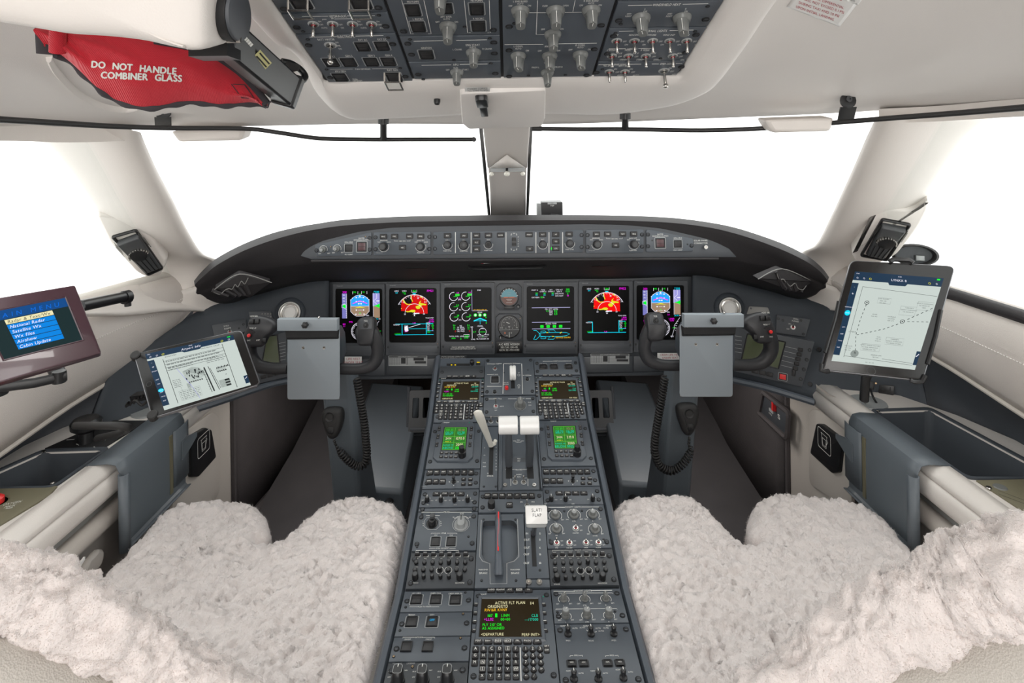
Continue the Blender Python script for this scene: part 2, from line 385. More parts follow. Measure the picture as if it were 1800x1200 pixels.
# ---- windows
def pane(nm, top, bot, edge_m='black'):
    T_ = resample(spline([P(*q) for q in top], 6), 20); B_ = resample(spline([P(*q) for q in bot], 6), 20)
    mb = MB('glass'); mb.surf([[t.lerp(b, k/8) for t, b in zip(T_, B_)] for k in range(9)]); o = structure(nm, mb, 60); solid(o, .006)
    s = MB('rubber')
    for a, b in ((T_[0], B_[0]), (T_[-1], B_[-1])): s.tube([a.lerp(b, k/8) for k in range(9)], .006, 6)
    part(s, 'window_seal', o, Matrix.Identity(4))
pane('window_1', [(224, 240, 1.33), (480, 226, 1.5), (845, 220, 1.6)], [(338, 446, 1.92), (560, 420, 2.15), (862, 400, 2.32)])
pane('window_2', [(933, 218, 1.6), (1300, 210, 1.5), (1561, 222, 1.33)], [(926, 398, 2.32), (1230, 415, 2.15), (1452, 432, 1.92)])
def spane(nm, sg):
    t = [V3((sg*(.98 if y > .3 else .99), y, ZC-.0)) for y in (0, .4, .8, 1.1, 1.28)]; t = [V3((sg*x, y, ZC+.075)) for x, y in ((.97, -.1), (.97, .4), (.965, .8), (.95, 1.05), (.90, 1.27))]
    b = [V3((sg*x, y, ZC-.40)) for x, y in ((1.2, -.1), (1.2, .4), (1.2, .9), (1.19, 1.4), (1.10, 1.86))]
    T_ = resample(spline(t, 6), 16); B_ = resample(spline(b, 6), 16); mb = MB('glass'); mb.surf([[p.lerp(q, k/8) for p, q in zip(T_, B_)] for k in range(9)]); solid(structure(nm, mb, 60), .006)
spane('window_3', -1); spane('window_4', 1)
# small opening latches / tabs on the windshield edge seals
for a, lb in (((288, 352, 1.60), 'small grey clip on the left windshield edge seal'), ((1503, 333, 1.60), 'small grey clip on the right windshield edge seal')):
    mb = MB('grey_band'); mb.T = Matrix.Translation(P(*a)) @ Matrix.Rotation(radians(28 if a[0] < 800 else -28), 4, 'Y'); mb.box(0, 0, -.014, .008, .012, .014, .002)
    mb.v = [(x, y, z) for x, y, z in mb.v]; single('seal_clip', mb, lb, 'clip', 'windshield seal clips')
# ---- side walls: sill, leather pad, blue lining
def wall(nm, sg):
    Ys = list(np.linspace(-1.5, 1.98, 56)); mb = MB('beige')
    def xw(y, base): return sg*(base - max(0, y-1.45)**1.6*.30)
    prof = [('sill', 1.245, .40), ('sill', 1.20, .375), ('sill', 1.165, .368), ('sill', 1.145, .385), ('pad', 1.125, .42), ('pad', 1.112, .47), ('pad', 1.112, .54), ('pad', 1.128, .60), ('pad', 1.150, .640)]
    def sh(y): return ((.625+.09*max(0, 1.7-y)) if sg < 0 else (.548+.13*max(0, 1.7-y)))-max(0, y-1.72)*.62
    def hh(y, h): return h if h < .40 else .40+(h-.40)*(sh(y)-.40)/.24
    g = [[V3((xw(y, b), y, ZC-hh(y, h))) for y in Ys] for i, (_, b, h) in enumerate(prof)]
    mb.surf(g[:4], 'cream'); mb.surf(g[3:], 'beige_leather')
    lin = [(1.146, 0), (1.195, .15), (1.24, .5), (1.262, .75), (1.268, 1)]
    gl = [[V3((xw(y, b), y, ZC-(sh(y)*(1-h)+.80*h))) for y in Ys] for b, h in lin]; mb.surf(gl, 'lining_blue')
    o = structure(nm, mb, 50); solid(o, .03, -1 if sg > 0 else 1)
    # stitched seam and piping
    s = MB('stitch'); X = [V3((xw(y, 1.111), y, ZC-hh(y, .485))) for y in np.linspace(.2, 1.9, 210)]
    for i in range(0, len(X)-1):
        d = (X[i+1]-X[i])*.55; s.tube([X[i]+V3((-sg*.001, 0, 0)), X[i]+d+V3((-sg*.001, 0, 0))], .0012, 4)
    st = part(s, 'stitching', o, Matrix.Identity(4)); st['kind'] = 'stuff'
    s = MB('beige'); s.tube([V3((xw(y, 1.150), y, ZC-hh(y, .642))) for y in np.linspace(-.2, 1.92, 40)], .007, 8); part(s, 'piping', o, Matrix.Identity(4))
    s = MB('glare'); s.tube([V3((xw(y, 1.150), y, ZC-.385)) for y in np.linspace(-.2, 1.50, 30)], .017, 10) if sg > 0 else s.tube([V3((xw(y, 1.200), y, ZC-.39)) for y in np.linspace(-.2, 1.0, 20)], .012, 8)
    part(s, 'window_seal', o, Matrix.Identity(4))
wall('wall_left', -1); wall('wall_right', 1)
# ---- floor, bulkhead, foot well walls
mb = MB('carpet2'); mb.box(0, .65, -.03, 2.8, 4.4, 0); structure('floor', mb)
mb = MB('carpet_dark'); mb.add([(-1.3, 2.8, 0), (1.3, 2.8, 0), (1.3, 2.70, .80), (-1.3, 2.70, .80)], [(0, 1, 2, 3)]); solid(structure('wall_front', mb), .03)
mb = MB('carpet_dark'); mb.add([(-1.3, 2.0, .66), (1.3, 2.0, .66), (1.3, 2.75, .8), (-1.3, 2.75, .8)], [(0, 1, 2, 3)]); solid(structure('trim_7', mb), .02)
for sg, nm in ((-1, 'left'), (1, 'right')):
    mb = MB('carpet'); a = [V3((sg*.955, 1.965, 0)), V3((sg*.93, 2.2, 0)), V3((sg*.88, 2.6, 0)), V3((sg*.80, 2.8, 0))]
    g = [[p+V3((sg*.02*h, 0, h)) for p in resample(spline(a, 5), 16)] for h in (0, .2, .4, .6, .75)]
    mb.surf(g); o = structure('trim_8' if sg < 0 else 'trim_9', mb, 60); solid(o, .02)
    s = MB('carpet'); s.tube([g[0][i]+V3((-sg*.012, 0, .02)) for i in range(16)], .018, 8); s.tube([V3((sg*.951, 1.95, 0)), V3((sg*.951, 1.95, .60))], .010, 8); part(s, 'piping', o, Matrix.Identity(4))
    # sloped carpeted foot ramp
    mb = MB('carpet2'); mb.loft([[V3((sg*x, y, 0)), V3((sg*x, y, z)), V3((sg*(x-.30), y, z*.9)), V3((sg*(x-.30), y, 0))] for x, y, z in ((.93, 1.75, .012), (.93, 2.05, .02), (.90, 2.35, .10), (.84, 2.75, .30))])
    structure('trim_10' if sg < 0 else 'trim_11', mb)
from mathutils.bvhtree import BVHTree
# ================================================================== glareshield, instrument panel, side consoles
GF = Fr(P(895, 430, 1.80), (1, 0, 0), (0, .10, 1))
MP = Fr(P(890, 560, 1.965), (1, 0, 0), (0, .10, 1))
def Zp(v): return v
gs = [(346, 497, 503, 510, (372, 522), 1.70, 1.80), (360, 480, 494, 506, (388, 528), 1.70, 1.84), (385, 458, 476, 496, (412, 526), 1.71, 1.88), (430, 434, 452, 476, (440, 516), 1.73, 1.91), (480, 415, 434, 466, (480, 506), 1.76, 1.95),
      (525, 404, 420, 460, (525, 497), 1.785, 1.98), (560, 398, 412, 457, (560, 492), 1.80, 1.99), (610, 391, 406, 457, (615, 491), 1.81, 1.99), (700, 386, 400, 456, (700, 490), 1.815, 1.99), (800, 384, 398, 455, (800, 489), 1.82, 1.99),
      (893, 383, 397, 454, (893, 488), 1.82, 1.99), (990, 383, 396, 453, (990, 486), 1.82, 1.99), (1090, 384, 396, 452, (1090, 485), 1.815, 1.99), (1180, 388, 400, 452, (1175, 482), 1.81, 1.99), (1245, 396, 408, 451, (1235, 482), 1.80, 1.99),
      (1290, 405, 420, 453, (1275, 488), 1.785, 1.97), (1335, 419, 434, 460, (1320, 498), 1.76, 1.94), (1380, 436, 452, 470, (1360, 508), 1.73, 1.91), (1418, 456, 470, 484, (1392, 518), 1.71, 1.88), (1440, 474, 484, 494, (1412, 520), 1.70, 1.84), (1452, 490, 496, 500, (1428, 514), 1.70, 1.80)]
cols = []
for x, yc, yl, yb, (ix, iy), Y, Yi in gs:
    c = P(x, yc, Y+.03)
    back = V3((c.x*1.12, 2.36, c.z-.075)); m_ = V3((c.x*1.05, 2.1, c.z-.03))
    cols.append([back, m_, c, P(x, yc+(yl-yc)*.45, Y), P(x, yl, Y+.006), P(x, (yl+yb)/2, Y+.022), P(x, yb, Y+.026), P(x+(ix-x)*.1, yb+3, Y+.034), P(x+(ix-x)*.4, yb+(iy-yb)*.42, Y+(Yi-Y)*.35), P(x+(ix-x)*.75, yb+(iy-yb)*.8, Y+(Yi-Y)*.72), P(ix, iy, Yi)])
rows = [spline([c[k] for c in cols], 4) for k in range(11)]
gl_ = thing('glareshield', 'black padded glareshield curving over the instrument panel', 'glareshield', (0, 1.9, 1.0))
mb = MB('glare'); mb.surf(rows); wpart(mb, 'hood', gl_, smooth=50, mod=lambda o: solid(o, .01, -1))
# grey face plate behind the control units
pl = [(524, 449), (545, 433), (560, 425), (655, 401), (760, 398), (1030, 394), (1140, 396), (1266, 425), (1296, 438), (1298, 452), (1262, 452), (548, 456)]
mb = MB('bezel'); mb.prism([GF.uv(*q) for q in pl], -.024, -.004, .001); o = part(mb, 'face_plate', gl_, gl_.matrix_basis.inverted() @ GF.M())
mb = MB('glare'); mb.tube([GF.hit(548, 458.5)+GF.N*.004, GF.hit(900, 456.5)+GF.N*.004, GF.hit(1262, 454.5)+GF.N*.004], .0045, 8); wpart(mb, 'edge_strip', gl_)
# seams across the padding
for xs in (747, 1031): pass
# jack at the right end of the hood
mb = MB('steel'); mb.lathe([(.006, 0), (.006, .006), (.0035, .006), (.0035, .001)], seg=14); part(mb, 'jack', gl_, gl_.matrix_basis.inverted() @ GF.at(1240, 434).M())
mb = MB(); u, v = GF.uv(1232, 426); mb.text(u, v+.006, 0, 'SOLAR PANEL', .0050, .0050); mb.text(u, v-.002, 0, 'CONNECTOR', .0050, .0050); part(mb, 'lettering', gl_, gl_.matrix_basis.inverted() @ GF.M(), smooth=0)
# under-hood fittings: amber flood lamps, handle recess, ventilated shrouds
def under(px, py, Y=1.9): return Fr(P(px, py, Y), (1, 0, 0), (0, .55, .83))
for px, py, Y, w, ang, nm in ((522, 465, 1.835, .042, .05, 'far left end'), (732, 468, 1.865, .060, 0, 'left centre'), (1058, 464, 1.865, .060, 0, 'right centre'), (1266, 458, 1.845, .042, -.05, 'far right end')):
    fr_ = Fr(P(px, py, Y), (1, ang*.2, ang), (0, .75, -.66)); fr_ = Fr(P(px, py, Y), (cos(ang), .1*ang, -sin(ang)), (0, .6, .8))
    t_ = thing('flood_lamp', 'slim amber flood lamp under the glareshield, '+nm, 'lamp', fr_.M(), 'amber lamps under the glareshield')
    mb = MB('black'); mb.box(0, 0, -.01, w+.012, .014, .004, .002); part(mb, 'housing', t_); mb = MB('e_orange'); mb.box(0, 0, .003, w*.8, .0035, .0055, .001); part(mb, 'light_strip', t_)
# handle in the middle
hd = thing('grab_handle', 'black grab handle with white and red strip under the middle of the glareshield', 'handle', P(893, 468, 1.86))
mb = MB('black_matte'); mb.T = Matrix.Translation(P(893, 468, 1.875)); mb.prism(rr(.235, .032, .012), 0, .001)
mb = MB('black'); mb.tube(spline([P(823, 460, 1.87), P(826, 469, 1.86), P(840, 472, 1.85), P(893, 471, 1.85), P(945, 470, 1.85), P(957, 467, 1.86), P(959, 459, 1.87)], 4), .006, 8); wpart(mb, 'grip', hd)
mb = MB('black_matte'); mb.tube([P(840, 465, 1.872), P(893, 464, 1.872), P(944, 463, 1.872)], .015, 8, flat=.5); wpart(mb, 'mount', hd)
mb = MB('white_plastic'); mb.tube([P(850, 461.5, 1.852), P(893, 460, 1.852), P(922, 459.5, 1.852)], .004, 6); mb.tube([P(922, 459.5, 1.852), P(934, 459, 1.852)], .0041, 6, 'lamp_dark_red'); mb.tube([P(846, 461.5, 1.852), P(850, 461.5, 1.852)], .0041, 6, 'red_print'); wpart(mb, 'strip', hd)
# vents on the underside
for px, py, sgn in ((660, 469, -1), (1150, 463, 1)):
    fr_ = Fr(P(px, py, 1.868), (1, 0, 0), (0, .6, .8)); t_ = thing('hood_fitting', 'black bracket flap under the glareshield on the '+('left' if sgn < 0 else 'right'), 'bracket', fr_.M(), 'flaps under the glareshield')
    mb = MB('black'); mb.prism([(-.05*sgn, -.004), (.02*sgn, -.004), (.03*sgn, .006), (-.03*sgn, .008)], 0, .006, .001); part(mb, 'flap', t_); mb = MB('black'); mb.prism([(.03*sgn, -.004), (.075*sgn, -.002), (.075*sgn, .006), (.045*sgn, .006)], 0, .006, .001); part(mb, 'flap', t_)
# scalloped pen pouches at both ends
def pouch(pts, scal, Y, lb):
    fr_ = fr3(P(*pts[0], Y), P(*pts[1], Y+.05), P(*pts[3], Y-.02)); t_ = thing('pen_pouch', lb, 'pouch', fr_.M(), 'pen pouches under the glareshield ends')
    q = [fr_.uv(*p) for p in pts]; mb = MB('glare'); mb.prism(roundpoly(q, .006), -.02, .004, .003); part(mb, 'pocket', t_)
    mb = MB('grey_band'); mb.tube([(*fr_.uv(*p), .006) for p in sp2([pts[3], pts[0], pts[1]] if 1 else pts, 6)], .0014, 6); part(mb, 'hem', t_)
    sc = [fr_.uv(*p) for p in sp2(scal, 5)]; mb = MB('grey_band'); mb.tube([(*p, .0075) for p in sc], .0012, 6); part(mb, 'scalloped_edge', t_)
    mb = MB('glare'); n = 5
    for k in range(n):
        a = scal[min(len(scal)-1, int(k*len(scal)/n))]; b = pts[2]; c = pts[3]
        e = (a[0]+(b[0]-a[0])*.5+(k-n/2)*2, a[1]+(max(b[1], c[1])-a[1])*.75); mb.tube([(*fr_.uv(*a), .003), (*fr_.uv(*e), .004)], .006, 6)
    part(mb, 'pleats', t_)
pouch([(421, 480), (477, 495), (440, 522), (377, 507)], [(373, 509), (386, 515), (395, 508), (402, 505), (408, 506), (413, 498), (418, 502), (424, 492), (430, 497), (436, 486)], 1.69, 'pleated black pen pouch under the left end of the glareshield')
pouch([(1372, 471), (1428, 494), (1398, 513), (1330, 489)], [(1362, 476), (1366, 488), (1374, 489), (1378, 494), (1386, 501), (1394, 496), (1400, 505), (1408, 507), (1414, 500)], 1.69, 'pleated black pen pouch under the right end of the glareshield')
# ---- instrument panel
ip = thing('instrument_panel', 'dark grey main instrument panel holding the row of displays', 'panel', MP.M())
pl = [(575, 487), (900, 480), (1224, 475), (1218, 652), (1140, 653), (1018, 655), (893, 657), (770, 659), (640, 661), (572, 663)]
mb = MB('panel_dark'); mb.prism([MP.uv(*q) for q in pl], -.05, -.006, .002); part(mb, 'main_plate', ip)
for k, (a, b) in enumerate((((575, 632), (676, 660)), ((680, 631), (768, 658)), ((1010, 627), (1112, 654)), ((1114, 626), (1218, 652)))):
    q = [a, (b[0], a[1]-1), b, (a[0], b[1]+1)]; mb = MB('panel_dark'); mb.prism([MP.uv(*p) for p in q], -.006, -.001, .001); part(mb, 'lower_panel', ip)
def wing(top, bot, nm):
    T_ = resample(spline([P(*q) for q in top], 6), 40); B_ = resample(spline([P(*q) for q in bot], 6), 40)
    mb = MB('lining_blue'); g = []
    for k in range(9):
        t = k/8; g.append([a.lerp(b, t)+V3((0, -.004*sin(pi*t), 0)) for a, b in zip(T_, B_)])
    mb.surf(g); wpart(mb, 'side_panel', ip, smooth=60, mod=lambda o: solid(o, .012, -1 if nm == 'left' else 1)); return BVHTree.FromPolygons([tuple(v) for v in mb.v], mb.f)
WL = wing([(578, 489, 1.965), (540, 493, 1.96), (480, 506, 1.94), (410, 526, 1.90), (345, 548, 1.86), (285, 590, 1.76), (200, 640, 1.62)], [(578, 660, 1.945), (500, 668, 1.89), (440, 684, 1.83), (390, 702, 1.76), (300, 728, 1.70), (235, 738, 1.62), (150, 768, 1.52)], 'left')
WR = wing([(1218, 478, 1.965), (1262, 486, 1.96), (1330, 500, 1.94), (1400, 516, 1.90), (1440, 532, 1.86), (1520, 560, 1.76), (1600, 600, 1.64)], [(1214, 650, 1.945), (1290, 664, 1.89), (1350, 678, 1.83), (1428, 702, 1.76), (1480, 700, 1.72), (1566, 710, 1.69), (1632, 724, 1.64)], 'right')
for pts in (((572, 664, 1.94), (500, 670, 1.885), (440, 687, 1.825), (385, 706, 1.755), (250, 748, 1.66)), ((1218, 652, 1.94), (1290, 668, 1.885), (1350, 682, 1.825), (1432, 707, 1.755))):
    mb = MB('rail'); mb.tube(spline([P(*q) for q in pts], 6), .011, 8); wpart(mb, 'edge_tube', ip)
mb = MB('panel_dark'); mb.tube([P(572, 664, 1.95), P(893, 660, 1.96), P(1218, 655, 1.95)], .007, 6); wpart(mb, 'lower_edge', ip)
for i, (tp, bt) in enumerate((([(90, 540, 1.32), (165, 520, 1.50), (240, 500, 1.70), (290, 514, 1.82), (340, 506, 1.83), (366, 500, 1.86)], [(90, 552, 1.31), (165, 552, 1.47), (240, 552, 1.645), (320, 542, 1.80), (380, 548, 1.90), (418, 530, 1.93)]), ([(1600, 497, 1.60), (1556, 490, 1.72), (1500, 510, 1.80), (1450, 500, 1.83), (1428, 494, 1.86)], [(1606, 530, 1.58), (1570, 552, 1.65), (1490, 548, 1.78), (1430, 540, 1.88), (1388, 520, 1.93)]))):
    T_ = resample(spline([P(*q) for q in tp], 5), 16); B_ = resample(spline([P(*q) for q in bt], 5), 16); mb = MB('cream'); mb.surf([[a.lerp(b, k/6)+V3((0, -.012*sin(pi*k/6), 0)) for a, b in zip(T_, B_)] for k in range(7)]); solid(structure('trim_%d' % (15+i), mb, 60), .012, -1 if i else 1)
# ---- side consoles
HT = .735
def hq(px, py, h=HT): p = PH(px, py, h); return (p.x, p.y)
def console(sg, holes, outer, lb):
    t_ = thing('side_console', lb, 'console', (sg*1.05, 1.0, 0), 'side consoles'); Tm = t_.matrix_basis.inverted()
    xi = .955
    mb = MB('cream'); mb.T = Matrix.Translation((0, 0, ZC-HT)); holed(mb, outer, holes, -.02, 0); wpart(mb, 'worktop', t_, smooth=30)
    Y0, Y1 = -.3, 1.80
    def strip(prof, nm, m, y0=Y0, y1=Y1):
        mb = MB(m); mb.surf([[V3((sg*(xi+dx), y, ZC-h)) for y in np.linspace(y0, y1, 12)] for dx, h in prof]); wpart(mb, nm, t_, smooth=50, mod=lambda o: solid(o, .006, sg*1))
    strip([(.045, .735), (.028, .7355), (.012, .739), (.003, .746), (.0, .754)], 'rounded_edge', 'cream')
    strip([(.006, .757), (-.004, .760), (-.010, .768), (-.010, .786), (-.004, .797), (.006, .800)], 'upper_moulding', 'cream')
    strip([(.010, .799), (.018, .803), (.020, .83), (.014, .838)], 'recessed_band', 'grey_band')
    strip([(.014, .836), (.002, .838), (-.004, .845), (-.004, .862), (.004, .873), (.010, .878)], 'lower_moulding', 'beige')
    strip([(.008, .874), (.016, .885), (.018, 1.10), (.020, 1.32)], 'side_panel', 'taupe')
    mb = MB('beige'); mb.surf([[V3((sg*x, y, ZC-h)) for x, y in ((xi+.02, 1.60), (xi+.012, 1.66), (xi-.002, 1.70), (xi-.002, 1.85), (xi, 1.955))] for h in (.735, .8, 1.0, 1.32)]); wpart(mb, 'front_panel', t_, smooth=50)
    return t_
bl = [hq(77, 795), hq(181, 792), hq(93, 854), hq(-62, 857)]
ob = [(-.985, -.3), (-.985, 1.76), (-1.00, 1.80), (-1.04, 1.80), (-1.12, 1.74), (-1.22, 1.55), (-1.262, 1.40), (-1.262, -.3)]
cL = console(-1, [roundpoly(bl, .01)], ob, 'left side console with cream worktop and rounded armrest edge')
br = [hq(1540, 724), hq(1634, 721), hq(1850, 838), hq(1702, 838)]
obr = [(.985, -.3), (.985, 1.76), (1.00, 1.80), (1.04, 1.80), (1.12, 1.74), (1.22, 1.55), (1.262, 1.40), (1.262, -.3)]
cR = console(1, [roundpoly(br, .012)], obr, 'right side console with cream worktop and rounded armrest edge')
def tub(q, lb, lip):
    c = V3((sum(p[0] for p in q)/4, sum(p[1] for p in q)/4, ZC-HT)); t_ = thing('storage_bin', lb, 'bin', c, 'grey storage bins sunk in the side consoles')
    if area(q) < 0: q = q[::-1]
    q0 = [(x-c.x, y-c.y) for x, y in q]; mb = MB('lining_blue')
    rg = [(0, -.004, .010), (0, .004, .010), (0, .005, .014), (0, .003, .019), (0, -.004, .022), (0, -.11, .040), (0, -.125, .055)]
    rings = [[(x, y, z) for x, y in roundpoly(offset(q0, d-.022), .018)] for _, z, d in rg]
    mb.loft(rings, caps=False); n = len(rings[0]); mb.add([p for p in rings[-1]], [tuple(range(n))]); part(mb, 'tray', t_, smooth=40)
    mb = MB('steel')
    for i in (1, 3):
        x, y = offset(q0, .003)[i]; mb.lathe([(.005, .003), (.005, .006), (.003, .007)], x, y, 10)
        part(mb, 'screw', t_); mb = MB('steel')
tub(bl, 'grey storage bin sunk in the left console beside the black turning knob plate', .01)
tub(br, 'large empty grey storage bin sunk in the right console top', .01)
# raised rounded covers on the front panels
for sg, pts, lb in ((-1, [(300, 775), (372, 722), (384, 735), (384, 868), (300, 960)], 'left'), (1, [(1424, 722), (1438, 718), (1500, 762), (1500, 900), (1424, 850)], 'right')):
    FW = Fr((sg*.951, 1.7, ZC-1), (0, -sg, 0), (0, 0, 1)); u_ = [FW.uv(*q) for q in pts]
    mb = MB('beige'); mb.prism(roundpoly(u_, .03, 5), -.004, .006, .004); t_ = cL if sg < 0 else cR; part(mb, 'cover_panel', t_, t_.matrix_basis.inverted() @ FW.M())

def onw(B, px, py):
    d = ray(px, py).normalized(); h = B.ray_cast(V3((0, 0, ZC)), d); return h[0] if h[0] is not None else None
def wfr(B, tl, tr, bl, lift=.002):
    a, b, c = onw(B, *tl), onw(B, *tr), onw(B, *bl); f = fr3(a, b, c); k = 0
    for i in range(7):
        for j in range(7):
            q = onw(B, tl[0]+(tr[0]-tl[0])*i/6+(bl[0]-tl[0])*j/6, tl[1]+(tr[1]-tl[1])*i/6+(bl[1]-tl[1])*j/6)
            if q is not None: k = max(k, (q-f.O).dot(f.N))
    f.O = f.O+f.N*(k+lift); return f
# ================================================================== control panels: a kit of switches, knobs, keys
CACHE = {}
def cm(key, fn):
    if key not in CACHE: CACHE[key] = fn()
    return CACHE[key]
def m_screw(d):
    def f():
        mb = MB('screwm'); r = d/2
        mb.lathe([(r, 0), (r, .0012), (r*.82, .0018), (r*.74, .0006)], seg=14, m='gap'); mb.lathe([(r*.72, .0003), (r*.70, .0019), (r*.3, .0022)], seg=12)
        mb.box(0, 0, .0018, r*1.2, r*.22, .0026, m='black'); return mb.mesh('screw')
    return cm(('s', d), f)
def m_small(d, c='screwm'):
    def f():
        mb = MB(c); r = d/2; mb.lathe([(r, 0), (r, .0008), (r*.7, .0012)], seg=10, m='gap'); mb.lathe([(r*.66, .0008), (r*.6, .0014)], seg=10); mb.box(0, 0, .0012, r*.9, r*.25, .0018, m='black'); return mb.mesh('small_screw')
    return cm(('ss', d, c), f)
def m_key(w, h, r=.0015, z=.003, m='key'):
    w, h = round(w, 4), round(h, 4)
    def f():
        mb = MB(m); mb.prism(rr(w+.0016, h+.0016, r+.0006, 2), 0, .0005, 0, 'gap'); mb.prism(rr(w, h, r, 3), 0, z, min(.0012, w*.15)); return mb.mesh('key')
    return cm(('k', w, h, r, z, m), f)
def m_push(w, h, cap='black', frame='grey_print', z=.004, split=0):
    w, h = round(w, 4), round(h, 4)
    def f():
        mb = MB('black')
        if frame:
            o = rr(w, h, w*.10, 3); n = len(o); i_ = offset(o, w*.055); mb.add([(x, y, .0005) for x, y in o]+[(x, y, .0005) for x, y in i_], [(k, (k+1) % n, (k+1) % n+n, k+n) for k in range(n)], frame)
        a = [(-w*.40, -h*.40), (w*.40, -h*.40), (w*.40, h*.40), (-w*.40, h*.40)]; b = offset(a, w*.06); n = 4
        mb.loft([[(x, y, 0) for x, y in a], [(x, y, z*.7) for x, y in a], [(x, y, z*.7) for x, y in b], [(x, y, z*.15) for x, y in b]], 'black', caps=False)
        mb.prism(offset(b, w*.012), 0, z*.55, .0006, 'key' if cap == 'black' else cap)
        if split: mb.box(0, 0, z*.5, w*.60, h*.03, z*.6, m='gap')
        if split > 1: mb.box(0, -h*.15, z*.5, w*.03, h*.26, z*.6, m='gap')
        return mb.mesh('button')
    return cm(('p', w, h, cap, frame, z, split), f)
def m_rotary(d, hgt, c='knob_grey', line='white_print'):
    d = round(d, 4)
    def f():
        mb = MB(c); r = d/2
        mb.lathe([(r, 0), (r, hgt*.10), (r*.92, hgt*.16), (r*.80, hgt*.34)], seg=20)
        def bar(w, l, z): return [(x, y, z) for x, y in rr(w, l, w*.42, 4)]
        mb.loft([bar(d*.66, d*.86, hgt*.25), bar(d*.58, d*.82, hgt*.55), bar(d*.50, d*.78, hgt*.93), bar(d*.42, d*.70, hgt)])
        mb.box(0, d*.20, hgt*.99, d*.07, d*.36, hgt*1.015, m='black'); mb.box(0, d*.20, hgt*1.0, d*.035, d*.34, hgt*1.03, m=line)
        mb.box(0, d*.395, hgt*.3, d*.07, d*.05, hgt*.97, m='black'); mb.box(0, d*.405, hgt*.3, d*.035, d*.05, hgt*.97, m=line)
        return mb.mesh('rotary_knob')
    return cm(('r', d, hgt, c, line), f)
def m_round(d, hgt, c='knob_grey', top='knob_light', line='white_print', rt=.62):
    d = round(d, 4)
    def f():
        mb = MB(c); r = d/2
        mb.lathe([(r, 0), (r, hgt*.30), (r*.9, hgt*.38), (r*rt*1.05, hgt*.40)], seg=20)
        mb.lathe([(r*rt, hgt*.38), (r*rt*.97, hgt*.94), (r*rt*.85, hgt)], seg=18, m=c); mb.lathe([(r*rt*.84, hgt*.98), (r*rt*.80, hgt*1.01)], seg=16, m=top)
        if line: mb.box(0, r*rt*.45, hgt*1.0, r*.10, r*rt*.7, hgt*1.03, m=line)
        return mb.mesh('knob')
    return cm(('o', d, hgt, c, top, line, rt), f)
def m_plain(d, hgt, c='black', ring=None, top=None):
    d = round(d, 4)
    def f():
        mb = MB(c); r = d/2; mb.lathe([(r, 0), (r*.95, hgt*.85), (r*.8, hgt)], seg=16)
        if top: mb.lathe([(r*.62, hgt), (r*.58, hgt*1.02)], seg=14, m=top)
        for k in range(8):
            a = 2*pi*k/8; mb.box(r*.93*cos(a), r*.93*sin(a), hgt*.15, r*.14, r*.14, hgt*.86)
        if ring: mb.add(*ring_(r*1.35, r*1.15, .0006), ring)
        return mb.mesh('knob')
    return cm(('pl', d, hgt, c, ring, top), f)
def ring_(ro, ri, z, a0=0, a1=360, seg=20):
    vs = []; fs = []
    for k in range(seg+1):
        a = radians(a0+(a1-a0)*k/seg); vs += [(ro*cos(a), ro*sin(a), z), (ri*cos(a), ri*sin(a), z)]
        if k < seg: fs.append((2*k, 2*k+2, 2*k+3, 2*k+1))
    return vs, fs
def m_toggle(d, L, tx, ty, boot='red_print', tip=1):
    def f():
        mb = MB('steel'); r = d/2
        mb.lathe([(r*1.15, 0), (r*1.15, .0008), (r*.95, .001)], seg=18, m='grey_print'); mb.lathe([(r*.88, .0005), (r*.82, .003), (r*.55, .003), (r*.5, .001)], seg=16, m='steel'); mb.lathe([(r*.5, .001), (r*.3, .003)], seg=10, m=boot)
        p = [V3((0, 0, .001)), V3((tx*.5, ty*.5, L*.5)), V3((tx, ty, L*.94)), V3((tx*1.04, ty*1.04, L))]
        mb.tube(p, [r*.26, r*.30, r*.36, r*.30] if tip else [r*.3]*4, 10); mb.sphere((tx*1.02, ty*1.02, L), r*.36*tip, 10)
        return mb.mesh('toggle_switch')
    return cm(('t', d, L, tx, ty, boot, tip), f)
